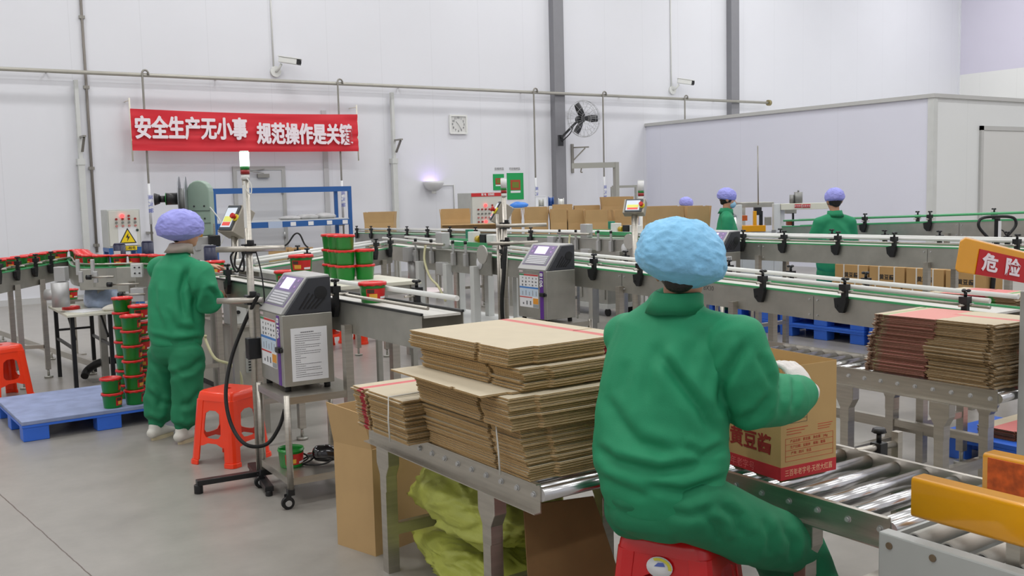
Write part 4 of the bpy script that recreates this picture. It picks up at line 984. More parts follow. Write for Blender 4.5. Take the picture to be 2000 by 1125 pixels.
# ------------------------------------------------------------------ machine with the yellow danger beam at the right edge
DD = 4.35
a, b, c_, e = atD(1872, 462, DD), atD(1868, 531, DD), atD(2060, 503, DD+.25), atD(2060, 549, DD+.25)
t = thing('danger_beam_machine', 'tall machine with a yellow beam carrying a red danger sign at the right edge', 'machine', (c_.x, c_.y, 0))
U = (c_-a).normalized(); Wd = (a-b).normalized(); N = U.cross(Wd).normalized(); ht = (a-b).length; LN = .75
if N.dot(CF) < 0: N = -N
Wu = (Wd-U*Wd.dot(U)).normalized()
part(t, 'beam', MB().prism([(0.012, 0), (LN, .02), (LN, ht-.015), (.03, ht), (.0, ht-.02), (-.01, .01)], b, U, Wu, (V((a.x, a.y, 0)).normalized())*.12), YELLOW, bev=.005, world=True)
s0, s1 = .112, .62
part(t, 'danger_sign', MB().prism([(s0, .006), (s1, .012), (s1, ht-.038), (s0+.008, ht-.035)], b-N*.004, U, Wu, N*.003), SIGNRED, world=True)
part(t, 'lettering', text_mb('危', .082, b-N*.0065+U*.190+Wu*(ht*.40), U, Wu, .002, .0026, 1.2), BW, world=True)
part(t, 'lettering', text_mb('险', .082, b-N*.0065+U*.332+Wu*(ht*.40), U, Wu, .002, .0026, 1.2), BW, world=True)
part(t, 'lettering', text_mb('勿', .082, b-N*.0065+U*.474+Wu*(ht*.40), U, Wu, .002, .0026, 1.2), BW, world=True)
pp = b+U*(LN-.12)+N*.08; part(t, 'mast', MB().bx(pp.x-.06, pp.x+.06, pp.y-.06, pp.y+.06, 0.02, pp.z-.0), SG, bev=.005, world=True)
part(t, 'base_plate', MB().bx(pp.x-.2, pp.x+.2, pp.y-.2, pp.y+.2, 0, .02), SG, world=True)
# pallet truck handle far behind
h = atD(1948, 425, 9.0); t = thing('pallet_truck', 'black looped pallet truck handle standing up behind the conveyors, right edge', 'pallet truck', (h.x, h.y, 0))
R0 = V((CR.x, CR.y, 0)).normalized(); Fh = V((CF.x, CF.y, 0)).normalized()
hz = h.z; loop = [R0*x+ZZ*z for x, z in ((-.03, -.22), (-.10, -.16), (-.165, -.08), (-.16, -.02), (-.11, .005), (0, .01), (.11, .005), (.16, -.02), (.165, -.08), (.10, -.16), (.03, -.22))]
part(t, 'handle_loop', MB().tube(dense([V((h.x, h.y, hz))+p for p in loop], 5), .014, 8), BLACK, world=True)
part(t, 'drawbar', MB().bar((h.x, h.y, hz-.005), (h.x, h.y, hz-.24), .035).cyl((h.x, h.y, hz-.2), V((h.x, h.y, .28))+Fh*.12, .022), BLACK, world=True)
part(t, 'handle_label', MB().bar(V((h.x, h.y, hz-.03))-Fh*.02+R0*.012, V((h.x, h.y, hz-.19))-Fh*.02+R0*.012, .03, .004, up=Fh), PAPER, world=True)
part(t, 'release_lever', MB().tube([V((h.x, h.y, hz-.1))+R0*.02, V((h.x, h.y, hz-.125))+R0*.06, V((h.x, h.y, hz-.17))+R0*.085], .006, 6), BLACK, world=True)
bq_ = V((h.x, h.y, 0))+Fh*.15; Fk = V((.88, -.48, 0)); Rk = V((.48, .88, 0))
part(t, 'pump_body', MB().cyl(bq_+ZZ*.1, bq_+ZZ*.32, .06).cyl(bq_+ZZ*.08-R0*.05, bq_+ZZ*.08+R0*.05, .08, n=18), YELLOW, world=True)
for s in (-.2, .2): part(t, 'fork', MB().bar(bq_+Rk*s+ZZ*.10, bq_+Rk*s+Fk*.85+ZZ*.10, .15, .05).cyl(bq_+Rk*(s-.03)+Fk*.75+ZZ*.04, bq_+Rk*(s+.03)+Fk*.75+ZZ*.04, .04, n=12), YELLOW, world=True)
part(t, 'fork_bridge', MB().bar(bq_+Rk*-.26+ZZ*.14+Fk*.06, bq_+Rk*.26+ZZ*.14+Fk*.06, .1, .12), YELLOW, world=True)

# ------------------------------------------------------------------ big carton, woven sacks, sheet of card under the front table
a, b = atz(660, 1063, 0), atz(718, 1082, 0); d = (b-a).normalized(); L1 = .27; W1 = .42; H1 = .50
t = thing('tall_open_carton', 'large open brown carton standing on the floor between printer cart and front roller table', 'carton', (a.x, a.y, 0), math.atan2(d.y, d.x))
for q in ((0, L1, 0, th), (0, L1, W1-th, W1), (0, th, th, W1-th), (L1-th, L1, th, W1-th)): part(t, 'wall_panel', MB().bx(*q, 0, H1), CARD)
part(t, 'base_panel', MB().bx(th, L1-th, th, W1-th, 0, .006), CARD)
part(t, 'flap', MB().prism([(0, 0), (L1, 0), (L1-.02, .17), (-.0, .20)], (0, 0, H1), XX, V((0, -.18, .98)), (0, th, 0)), CARD)
part(t, 'flap', MB().prism([(0, 0), (L1, 0), (L1, .18), (.0, .18)], (0, W1-th, H1), XX, V((0, .12, .98)), (0, th, 0)), CARD)
part(t, 'flap', MB().prism([(0.01, 0), (W1-.01, 0), (W1-.02, .16), (.02, .17)], (0, 0, H1), YY, V((-.16, 0, .98)), (th, 0, 0)), CARD)
SACK = pm('woven_sack', (176, 182, 84), .5, var=.12, vs=6, bump=.12, bs=260)
def sack(dims, seed, pin, amp=.10):
    mb = MB().sph((0, 0, 0), 1, 110, 70)
    for p in mb.v:
        q = V(p)
        k = 1+amp*noise.noise(V((q.x*1.3+seed, q.y*1.3, q.z*1.3)))*2
        w1 = V((q.x*1.7+seed, q.y*1.7+q.z*.8, q.z*1.4-q.x*.6)); wq = w1+V((noise.noise(w1*1.3), noise.noise(w1*1.3+V((7, 0, 0))), 0))*.5
        for fr, am in ((1.2, .11), (2.3, .060), (4.4, .028)):
            k += am*(max(0, 1-abs(noise.noise(wq*fr))*3.2)**1.6 - .35)
        for dv, amt, sh in pin:
            tt = max(0, q.normalized().dot(V(dv).normalized())); k += amt*tt**sh
        p.x, p.y, p.z = q.x*dims[0]*k, q.y*dims[1]*k, q.z*dims[2]*k
    zmin = min(p.z for p in mb.v); fl = zmin*.72
    for p in mb.v:
        if p.z < fl: p.z = fl+(p.z-fl)*.12
    z2 = min(p.z for p in mb.v)
    for p in mb.v: p.z -= z2
    return mb
solo('woven_sack', 'upper crumpled yellow-green woven sack stuffed under the front left roller table', 'sack',
     sack((.235, .42, .185), 1.7, [((-.45, .95, -.35), .50, 16), ((-.25, .75, .85), .34, 9)]), SACK, (2.225, 3.47, .218), -.10)
solo('woven_sack', 'lower crumpled yellow-green woven sack lying on the floor below another sack', 'sack',
     sack((.25, .46, .095), 5.2, [((-.35, .95, .2), .36, 10)]), SACK, (2.22, 3.42, 0), -.06)
# leaning card sheet, under-table shade put into its colour; wooden slat behind it
t = solo('card_sheet', 'brown card sheet, shade-darkened, leaning under the right end of the front left roller table', 'card',
     MB().prism([(0, 0), (.46, 0), (.36, .50), (.05, .52)], (0, 0, 0), XX, V((0, .24, .97)), (0, .006, 0)), pm('shaded_card', (128, 96, 58), .8, var=.08), (1.96, 2.80, 0.002), -.06)
solo('wooden_slat', 'short wooden slat lying on the floor behind the red stool', 'wood', MB().bx(-.25, .25, -.035, .035, 0, .05), pm('pine_wood', (170, 132, 86), .7, var=.15, vs=6, stretch=(1, 8, 8)), (3.0, 4.3, 0), .25, bev=.003)

# ------------------------------------------------------------------ printers and their carts
def ink_printer(lab, loc, rz, sheet=False, shelf_z=None, note=False):
    t = thing('inkjet_printer', lab, 'printer', loc, rz)
    Wd, Dp = .285, .40                          # x: depth of the sloping desk, y: breadth
    part(t, 'case', MB().bx(0, Wd, 0, Dp, .03, .42), STEELD, bev=.004)
    prof = [(.0, .421), (.0, .428), (.155, .62), (.285, .625), (.285, .421)]
    part(t, 'console', MB().prism(prof, (0, .022, 0), XX, ZZ, (0, Dp-.022, 0)), pm('console_grey', (184, 184, 182), .4, .15), bev=.004)
    part(t, 'side_cover', MB().prism([(.018, .421), (.158, .612), (.283, .615), (.283, .421)], (0, 0, 0), XX, ZZ, (0, .022, 0)), pm('cover_charcoal', (52, 54, 60), .5), bev=.003)
    sl = V((.155, 0, .192)).normalized(); nn = V((-sl.z, 0, sl.x))
    def onslope(u, v, e=.001): return V((.0, 0, .428))+sl*v+YY*(Dp-u)+nn*e       # u from the left as seen
    def plate(u0, u1, v0, v1, e, m, nm, e0=.0, par=t):
        A, B, C_, D_ = onslope(u0, v0, e0), onslope(u1, v0, e0), onslope(u1, v1, e0), onslope(u0, v1, e0)
        return part(par, nm, MB().add([A, B, C_, D_, A+nn*e, B+nn*e, C_+nn*e, D_+nn*e], [(3, 2, 1, 0), (4, 5, 6, 7), (0, 1, 5, 4), (1, 2, 6, 5), (2, 3, 7, 6), (3, 0, 4, 7)]), m)
    plate(.03, .36, .04, .235, .002, pm('panel_violet', (136, 120, 160), .4), 'control_panel')
    kp = plate(.04, .35, .045, .135, .002, pm('panel_grey', (140, 142, 148), .4), 'keypad', .002)
    for r in range(5): plate(.07, .33, .052+.0165*r, .064+.0165*r, .003, pm('key_white', (206, 206, 212), .4), 'key_row', .004, kp)
    plate(.11, .26, .150, .222, .002, pm('lcd_violet', (226, 212, 252), .2, emit=.7), 'display', .002)
    for u in (.06, .31):
        for v in (.165, .205): plate(u, u+.022, v, v+.014, .002, pm('button_lilac', (190, 150, 210), .4), 'button', .002)
    for k in range(5):
        x0_ = .10+.022*k; part(t, 'vent_slot', MB().bar((x0_, -.001, .445), (x0_+.06+.0*k, -.001, .445+.085-.008*k), .008, .004, up=YY), BLKMET)
    part(t, 'knob_cover', MB().cyl((.225, -.004, .53), (.225, .0, .53), .036, n=24), BLACK)
    # label side (-x): stripe with number, instruction sticker, latch
    part(t, 'violet_stripe', MB().bx(-.0015, 0, .045, .092, .032, .415), pm('stripe_violet', (92, 40, 140), .4))
    part(t, 'lettering', text_mb('9018', .052, (-.003, .068, .345), (0, 0, 1), (0, 1, 0), .001, .0012, 1.1), PAPER)
    st = part(t, 'instruction_sticker', MB().bx(-.0012, 0, .115, .375, .115, .385), PAPER)
    part(st, 'sticker_band', MB().bx(-.002, -.0012, .115, .31, .372, .384), pm('band_red', (196, 60, 60), .5)); part(st, 'sticker_band', MB().bx(-.002, -.0012, .31, .375, .372, .384), pm('band_green', (60, 140, 90), .5))
    part(st, 'sticker_band', MB().bx(-.002, -.0012, .115, .375, .268, .282), pm('band_blue', (70, 130, 200), .5)); part(st, 'sticker_band', MB().bx(-.002, -.0012, .2, .375, .192, .20), pm('band_red', (196, 60, 60), .5))
    part(st, 'sticker_panel', MB().bx(-.002, -.0012, .117, .188, .146, .192), pm('panel_orange', (222, 150, 50), .5)); part(st, 'sticker_panel', MB().bx(-.002, -.0012, .117, .188, .118, .144), pm('panel_mid_grey', (150, 156, 160), .5))
    part(st, 'sticker_panel', MB().bx(-.0018, -.0012, .12, .37, .205, .265), pm('panel_pale_blue', (196, 212, 228), .5))
    m = MB(); rr = random.Random(3)
    for r in range(3):
        for c in range(5): m.bx(-.0022, -.0012, .135+.047*c, .135+.047*c+rr.uniform(.008, .022), .355-.028*r-rr.uniform(.004, .014), .358-.028*r)
    for c in range(5): m.bx(-.0024, -.0018, .14+.047*c, .146+.047*c, .212, .212+rr.uniform(.02, .045))
    for c in range(3): m.bx(-.0022, -.0012, .215+.05*c, .232+.05*c, .135, .139+rr.uniform(.01, .03))
    part(st, 'sticker_print', m, pm('print_grey', (110, 112, 116), .5))
    part(t, 'name_plate', MB().bx(-.002, 0, .325, .375, .398, .412), pm('plate_pink', (216, 196, 200), .4))
    part(t, 'door_latch', MB().bx(-.022, 0, .02, .075, .215, .245).bx(-.014, 0, .0, .02, .22, .24), BLACK, bev=.003)
    if sheet:
        sh = part(t, 'notice_sheet', MB().bx(.045, .25, -.0015, 0, .055, .345), PAPER)
        m = MB(); rr = random.Random(5)
        zt = .318
        for r in range(22):
            x0_ = .066 if r not in (0,) else .10; L_ = rr.choice((.14, .15, .145, .15, .06, .03)) if r else .075
            x = x0_
            while x < x0_+L_-.004:
                w_ = rr.uniform(.003, .012); m.bx(x, min(x+w_, x0_+L_), -.0022, -.0015, zt, zt+(.0032 if r else .006)); x += w_+.0016
            zt -= .0115
        part(sh, 'printed_lines', m, pm('print_light', (130, 130, 134), .6))
    if note:
        sh = part(t, 'notice_sheet', MB().bx(.05, .22, -.0015, 0, .10, .33), PAPER)
        sh = part(t, 'taped_note', MB().bx(.03, .16, -.002, 0, .335, .38), PAPER)
        part(sh, 'lettering', text_mb('故障维修', .03, (.095, -.0026, .357), XX, ZZ, .0006), INK)
    for x in (.03, .255):
        for y in (.04, .36): part(t, 'rubber_foot', MB().cyl((x, y, 0), (x, y, .03), .018, n=10), RUBBER)
    return t
CZ = .60
def cart(lab, loc, rz, L=.44, W=.50):
    t = thing('printer_cart', lab, 'cart', loc, rz)
    for z, nm in ((CZ, 'top_shelf'), (.165, 'lower_shelf')):
        part(t, nm, MB().bx(.02, L-.02, .02, W-.02, z-.006, z).bx(0.005, L-.005, .0, .004, z-.038, z).bx(.005, L-.005, W-.004, W, z-.038, z).bx(0, .004, .005, W-.005, z-.038, z).bx(L-.004, L, .005, W-.005, z-.038, z).bx(.004, L-.004, .004, .02, z-.006, z).bx(.004, L-.004, W-.02, W-.004, z-.006, z).bx(.004, .02, .02, W-.02, z-.006, z).bx(L-.02, L-.004, .02, W-.02, z-.006, z), STEEL)
    for x in (.012, L-.012):
        for y in (.012, W-.012):
            part(t, 'post', MB().cyl((x, y, .105), (x, y, CZ+.012), .018, n=14), STEEL)
            c = part(t, 'caster', MB().bx(x-.022, x+.016, y-.016, y+.016, .072, .105).bx(x-.034, x-.004, y-.017, y-.0125, .025, .08).bx(x-.034, x-.004, y+.0125, y+.017, .025, .08), BLACK, bev=.003)
            part(c, 'wheel', MB().cyl((x-.02, y-.0115, .034), (x-.02, y+.0115, .034), .034, n=22), RUBBER); part(c, 'wheel_hub', MB().cyl((x-.02, y-.019, .034), (x-.02, y+.019, .034), .017, n=14), ALU)
    return t
cl_ = atz(557, 778, CZ)
CRZ = R_(-3)
cart('stainless two shelf printer cart on casters, the nearest of the printer carts', (cl_.x, cl_.y, 0), CRZ)
pl_ = atz(557, 768, CZ)
ink_printer('inkjet coding printer nearest the camera, with a printed notice sheet on its side', (pl_.x, pl_.y, CZ+.0005), CRZ, sheet=True)
for (px, X, lab, clab, nt) in ((1067, 4.64, 'inkjet coding printer in the middle, plain steel side, behind the flattened carton stack', 'second printer cart, hidden behind the stack of flattened cartons', False), (1406, 7.02, 'furthest inkjet coding printer, taped note and paper on its side, right of the blue cap', 'furthest printer cart in front of the long level conveyor', True)):
    y = atX(px, 520, X).y
    cart(clab, (X-.05, y-.08, 0), 0); ink_printer(lab, (X, y, CZ+.0005), 0, note=nt)
# things on the lower shelf of the near cart
def oncart(x, y): return V((cl_.x, cl_.y, 0))+Matrix.Rotation(CRZ, 3, 'Z') @ V((x, y, 0))
g = oncart(.10, .25); bucket('open green bucket without lid on the lower shelf of the near printer cart', lid=False, loc=(g.x, g.y, .1655), rz=CAMANG(g)+.55)
g = oncart(.30, .16); t = thing('heat_gun', 'shiny black heat gun with coiled cable on the lower shelf of the near cart', 'heat gun', (g.x, g.y, .1655), -.5)
GB = pm('gloss_black', (16, 14, 22), .12, coat=.6)
part(t, 'body', MB().chain([(-.07, .0, .062), (-.02, 0, .060), (.03, 0, .052)], [.045, .05, .036], n=18), GB)
part(t, 'nozzle', MB().cyl((.03, 0, .05), (.10, -.01, .034), .030, .024, n=18).cyl((.10, -.01, .034), (.115, -.012, .031), .029, n=18), GB)
part(t, 'handle', MB().chain([(-.06, .01, .05), (-.09, .06, .035), (-.13, .10, .024)], [.024, .02, .019], n=12), GB)
part(t, 'cable', MB().tube(dense([(-.13, .10, .024), (-.17, .06, .01), (-.15, -.02, .008), (-.06, -.06, .012), (0, -.05, .03), (.02, .03, .075), (-.05, .06, .06), (-.12, .0, .02), (-.18, -.02, .008), (-.21, .02, .03), (-.17, .06, .05), (-.13, .02, .03), (-.2, -.04, .008)], 6), .005, 6), RUBBER)

# sensor stand with signal tower in front of the nearest printer
def tower_light(t, p, s=1., lit=True):
    for (z0, z1, m, nm, r) in ((0, .03, WHITEP, 'tower_base', .023), (.03, .055, pm('tower_red', (150, 30, 30), .3), 'red_lens', .0255), (.055, .075, pm('tower_green', (30, 120, 50), .3), 'green_lens', .0255),
                            (.075, .155, pm('tower_lit', (214, 255, 232), .3, emit=3.2) if lit else pm('tower_white', (226, 226, 226), .3), 'top_lens', .0265), (.155, .162, WHITEP, 'tower_cap', .024)):
        part(t, nm, MB().cyl(p+ZZ*z0*s, p+ZZ*z1*s, r*s, n=18), m, world=True)
def stand(lab, p, top, arms, foot=True, lit=True, s=1., dark=False):
    t = thing('sensor_stand', lab, 'stand', (p.x, p.y, 0))
    part(t, 'pole', MB().cyl((p.x, p.y, .03 if foot else .02), (p.x, p.y, top), .020, n=16), STEEL, world=True)
    part(t, 'foot', MB().bar(p+V((-.36, .03, .062)), p+V((.20, -.02, .062)), .05, .03).bar(p+V((-.05, -.28, .04)), p+V((.05, .28, .04)), .05, .03).cyl(p+V((-.35, .03, 0)), p+V((-.35, .03, .05)), .025).cyl(p+V((.19, -.02, 0)), p+V((.19, -.02, .05)), .025).cyl(p+V((-.05, -.27, 0)), p+V((-.05, -.27, .03)), .02).cyl(p+V((.05, .27, 0)), p+V((.05, .27, .03)), .02), BLKMET, bev=.003, world=True)
    tower_light(t, V((p.x, p.y, top)), s, lit)
    for z, a, b in arms:
        q = V((p.x, p.y, z)); part(t, 'clamp', MB().box(q, (.07, .06, .055)).cyl(q+ZZ*.02+V((.0, -.03, 0)), q+ZZ*.05+V((0, -.03, 0)), .02), BLACK, bev=.004, world=True)
        off = V((0, -.045, 0)); part(t, 'arm', MB().cyl(q+off+a, q+off+b, .0165, n=12), STEEL, world=True)
    return t
sp = atX(509, 945, 1.955); sp.z = 0
rr_ = V((CR.x, CR.y, 0)).normalized()
zA = atD(490, 484, 5.75).z; zB = atD(500, 583, 5.75).z
t = stand('stainless sensor stand with lit signal tower rising behind the nearest printer', sp, atD(480, 352, 5.79).z, [(zA, rr_*-.20, rr_*.19), (zB, rr_*-.21, rr_*.05)])
part(t, 'clamp', MB().box((sp.x, sp.y, zB-.28), (.08, .06, .12)), BLACK, bev=.004, world=True)
q = V((sp.x, sp.y-.045, zA))
part(t, 'sensor_cable', MB().tube(dense([q+rr_*-.08+ZZ*.01, q+rr_*-.1-ZZ*.09, q+rr_*-.05-ZZ*.12, q+rr_*-.06+ZZ*.0, q+rr_*-.12-ZZ*.04, q+rr_*-.09-ZZ*.13, q+rr_*-.04-ZZ*.02]), .006, 6), RUBBER, world=True)
part(t, 'cable', MB().tube(dense([q+rr_*.02, q+rr_*.05-ZZ*.15, q+rr_*.055-ZZ*.32, V((sp.x, sp.y-.06, zB))]), .004, 6), RUBBER, world=True)
part(t, 'sensor_cable', MB().tube(dense([q+rr_*.06+ZZ*.0, q+rr_*.14+ZZ*.0, q+rr_*.20+ZZ*.02, q+rr_*.245+ZZ*.075, q+rr_*.275+ZZ*.075, q+rr_*.30+ZZ*.02, q+rr_*.32-ZZ*.0]), .005, 6), RUBBER, world=True)
part(t, 'cable_cover', MB().bar((sp.x-.022, sp.y-.03, zA+.12), (sp.x-.022, sp.y-.03, zA+.36), .012), WHITEP, world=True)
part(t, 'cable_loop', MB().tube(dense([(sp.x, sp.y-.02, zA+.40), (sp.x+.02, sp.y-.03, zA+.36), (sp.x+.015, sp.y-.035, zA+.31), (sp.x-.01, sp.y-.035, zA+.33), (sp.x-.02, sp.y-.03, zA+.38)]), .004, 6), WHITEP, world=True)
# umbilical hose from the printer, looping down by the stool
u0 = atD(505, 575, 5.6); hp = [u0, atD(478, 630, 5.75), atD(452, 700, 5.75), atD(441, 770, 5.7), atD(452, 830, 5.65), atD(480, 868, 5.6), atD(520, 868, 5.65), atD(545, 835, 5.7), atD(556, 800, 5.75)]
solo('printer_hose', 'thick black umbilical hose looping down beside the orange red stool', 'hose', MB().tube(dense(hp, 8), .011, 10), RUBBER)
s2 = atD(990, 615, 8.75); s2.z = 0; zC, zD = atD(985, 440, 8.75).z, atD(985, 474, 8.75).z
t = stand('sensor stand with unlit signal tower beside the middle conveyor, in front of the cartons', s2, atD(983, 384, 8.75).z, [(zC, rr_*-.10, rr_*.34), (zD, rr_*-.18, rr_*.26)], lit=False)
part(t, 'cable_bundle', MB().tube(dense([V((s2.x-.03, s2.y-.05, zD-.03)), V((s2.x-.06, s2.y-.06, zD-.25)), V((s2.x-.09, s2.y-.06, zD-.55)), V((s2.x-.06, s2.y-.05, .35)), V((s2.x-.1, s2.y-.1, .07))]), .018, 8), RUBBER, world=True)
part(t, 'pole', MB().cyl((s2.x-.05, s2.y+.04, .05), (s2.x-.05, s2.y+.04, zC+.1), .012), STEEL, world=True)
# ================================================================== labelling machine on the front line (left)
LIGHTGREEN = pm('cover_green_grey', (150, 172, 158), .4, var=.03)
rc = atD(352, 388, 8.75)
t = thing('labelling_machine', 'labelling machine with large grey reel disc and green-grey rounded cover behind the standing worker', 'labelling machine', (rc.x, rc.y, 0))
ra = (rr_*-1+Fh*-.25).normalized()                                    # reel axle points left, slightly to us
part(t, 'reel_disc', MB().cyl(rc-ra*.0, rc+ra*.008, .195, n=48), pm('reel_grey', (150, 152, 158), .3, .5), world=True)
part(t, 'reel_disc', MB().cyl(rc-ra*.055, rc-ra*.047, .195, n=48), pm('reel_grey', (150, 152, 158), .3, .5), world=True)
part(t, 'reel_core', MB().cyl(rc-ra*.047, rc, .09, n=28), WPAINT, world=True)
part(t, 'axle', MB().cyl(rc, rc+ra*.12, .052, n=20).cyl(rc+ra*.12, rc+ra*.17, .03, n=14).cyl(rc+ra*.17, rc+ra*.215, .04, .055, n=18), BLKMET, world=True)
part(t, 'axle_band', MB().cyl(rc+ra*.115, rc+ra*.122, .054, n=20), pm('tower_green', (30, 120, 50), .3), world=True)
cc = atD(388, 405, 8.85); cw, chh, cdp = .20, .46, .14
prof = [(-cw/2, -chh*.55), (cw/2, -chh*.55), (cw/2, chh*.30)]+[(cw/2*math.cos(R_(a)), chh*.30+.10*math.sin(R_(a))) for a in (20, 45, 70, 90, 110, 135, 160)]+[(-cw/2, chh*.30)]
part(t, 'cover', MB().prism(prof, cc, rr_, ZZ, Fh*cdp, sm=False), LIGHTGREEN, bev=.01, world=True)
for z in (-.03, -.14):
    part(t, 'cover_seam', MB().bar(cc-rr_*cw/2+ZZ*z-Fh*.002, cc+rr_*cw/2+ZZ*z-Fh*.002, .005, .006), pm('seam_dark', (96, 112, 104), .5), world=True)
    for x in (-.04, .05): part(t, 'bolt', MB().cyl(cc+rr_*x+ZZ*(z+.04)-Fh*.006, cc+rr_*x+ZZ*(z+.04), .008, n=8), INK, world=True)
part(t, 'roller_rod', MB().cyl(cc-rr_*.35+ZZ*-.11, cc-rr_*.1+ZZ*-.11, .022, n=14), ALU, world=True)
colm = V((2.80, cc.y+.05, 0))
part(t, 'column', MB().bx(colm.x-.05, colm.x+.05, colm.y-.05, colm.y+.05, .64, cc.z-.15), STEEL, world=True)
part(t, 'base_plate', MB().bx(colm.x-.12, colm.x+.25, colm.y-.2, colm.y+.2, .621, .64), STEEL, world=True)
part(t, 'gear_head', MB().box(cc+ZZ*-.32, (.13, .12, .13)), ALU, bev=.01, world=True)
part(t, 'print_head', MB().box(cc+ZZ*-.30+rr_*.12, (.10, .08, .10)), BLKMET, bev=.01, world=True)
part(t, 'air_valve', MB().cyl(cc+ZZ*-.26+rr_*.03-Fh*.08, cc+ZZ*-.20+rr_*.03-Fh*.08, .016), YELLOW, world=True)
part(t, 'air_hose', MB().tube(dense([cc+rr_*.10+ZZ*.0, cc+rr_*.18-ZZ*.12, cc+rr_*.21-ZZ*.26, cc+rr_*.16-ZZ*.36]), .006, 6), WHITEP, world=True)
plate_c = cc+rr_*.03-ZZ*.46
part(t, 'side_plate', MB().box(plate_c-Fh*.05, (.20, .015, .26), Matrix.Rotation(math.atan2(rr_.y, rr_.x), 3, 'Z')), ALU, bev=.006, world=True)
for k, (px, py, h_, D) in enumerate(((412, 505, .22, 8.3), (234, 500, .24, 9.3), (289, 495, .24, 9.5))):
    q = atD(px, py, D); m = MB().cyl(q-ZZ*h_/2, q+ZZ*(h_/2-.015), .055, n=24).cyl(q+ZZ*(h_/2-.015), q+ZZ*h_/2, .052, .045, n=24).cyl(q-ZZ*h_/2, q-ZZ*(h_/2-.02), .062, n=24)
    mt = thing('drive_motor', ('dark navy upright motor right of the standing worker', 'dark navy upright motor with a white plate left of the standing worker', 'dark navy upright motor just behind the back of the standing worker')[k], 'motor', (q.x, q.y, q.z-h_/2))
    part(mt, 'housing', m, NAVY, world=True)
    if k == 1: part(mt, 'rating_plate', MB().box(q-Fh*.056+ZZ*.03, (.06, .004, .04), Matrix.Rotation(math.atan2(rr_.y, rr_.x), 3, 'Z')), PAPER, world=True)
    part(mt, 'mount', MB().box(q-ZZ*(h_/2+.02), (.15, .15, .04)), ALU, bev=.006, world=True)
    part(mt, 'post', MB().bx(q.x-.025, q.x+.025, q.y-.025, q.y+.025, 0, q.z-h_/2-.04), STEELD, world=True)
def hmi(lab, c, fd, w_, h_, post, deep=.10, colour=True, zb=0., console=None):
    """tilted touch panel with a red mushroom stop on a post; fd = horizontal facing"""
    t = thing('operator_terminal', lab, 'touch screen', (c.x, c.y, 0)); fd = V((fd.x, fd.y, 0)).normalized()
    n = (fd*.85+ZZ*.5).normalized(); s = ZZ.cross(n).normalized(); u = n.cross(s)
    Rm = Matrix((s, u, n)).transposed()
    part(t, 'housing', MB().box(c-n*deep/2, (w_, h_, deep), Rm), console or pm('hmi_steel', (168, 162, 150), .4, .5), bev=.006, world=True)
    part(t, 'bezel', MB().box(c+n*.006, (w_*.80, h_*.92, .012), Rm), pm('bezel_dark', (70, 76, 82), .4), bev=.003, world=True)
    part(t, 'screen', MB().box(c+n*.0125-s*w_*.03, (w_*.64, h_*.72, .003), Rm), pm('hmi_screen', (196, 204, 214), .2, emit=.5), world=True)
    if colour:
        part(t, 'screen_tile', MB().box(c+n*.0145-s*w_*.03-u*h_*.06, (w_*.54, h_*.2, .001), Rm), pm('tile_yellow', (220, 220, 110), .3, emit=.3), world=True)
        part(t, 'screen_tile', MB().box(c+n*.0145-s*w_*.03-u*h_*.24, (w_*.5, h_*.13, .001), Rm), pm('tile_red', (226, 90, 80), .3, emit=.3), world=True)
    e = c+s*w_*.38+n*.0; part(t, 'stop_collar', MB().cyl(e, e+n*.014, .032, n=18), pm('collar_yellow', (224, 206, 50), .4), world=True)
    part(t, 'stop_button', MB().cyl(e+n*.014, e+n*.035, .015).cyl(e+n*.035, e+n*.055, .025, .022, n=18), pm('stop_red', (196, 40, 30), .35), world=True)
    pb = c-n*deep*.6-u*h_*.3
    part(t, 'post', MB().cyl((pb.x, pb.y, zb+.02), (pb.x, pb.y, pb.z), post, n=14), STEEL, world=True)
    part(t, 'base', MB().bx(pb.x-.14, pb.x+.14, pb.y-.14, pb.y+.14, zb, zb+.02), STEEL, world=True)
    return t
hmi('tilted touch panel with yellow and red tiles and red stop button beside the signal tower', atD(450, 426, 8.55), -rr_*.62-Fh*.8, .21, .26, .03, deep=.14, zb=.621)
hmi('steel touch panel seen edge-on below the green posters, red stop button on its corner', atD(968, 412, 8.95), -rr_*.95-Fh*.12, .16, .2, .02, deep=.13)
hmi('grey touch panel on a post in front of the white room corner, yellow stop button', atD(1238, 402, 10.9), -rr_*.4-Fh*.9, .24, .17, .035, deep=.09)
q = atD(1252, 390, 11.2); t = thing('signal_tower', 'slim signal tower with green and red rings beside the grey touch panel post', 'signal light', (q.x, q.y, 0))
part(t, 'pole', MB().cyl((q.x, q.y, .02), (q.x, q.y, q.z), .016), WHITEP, world=True); part(t, 'base', MB().bx(q.x-.12, q.x+.12, q.y-.12, q.y+.12, 0, .02), STEEL, world=True)
tower_light(t, q, 1.35, False)
# steel base cabinet with vent below the front line
q = atz(402, 746, 0); bx, by = 2.66, 7.95
t = thing('machine_cabinet', 'low steel machine cabinet with vent slots right of the standing worker, below the front conveyor', 'cabinet', (bx, by, 0))
part(t, 'body', MB().bx(bx, bx+.75, by, by+1.3, .06, .60), pm('cabinet_cream', (190, 186, 176), .45, .1), bev=.006, world=True)
part(t, 'top_plate', MB().bx(bx-.03, bx+.78, by-.03, by+1.33, .60, .62), STEEL, world=True)
part(t, 'plinth', MB().bx(bx+.03, bx+.72, by+.03, by+1.27, 0, .06), BLKMET, world=True)
v = part(t, 'vent_plate', MB().bx(bx+.08, bx+.38, by-.008, by, .22, .40), GREYP, world=True)
for k in range(7): part(v, 'vent_slot', MB().bx(bx+.10, bx+.36, by-.012, by-.008, .235+.023*k, .245+.023*k), BLKMET)
for o in COL.objects[-7:]: o.data.transform(Matrix.Translation((-bx, -by, 0)))
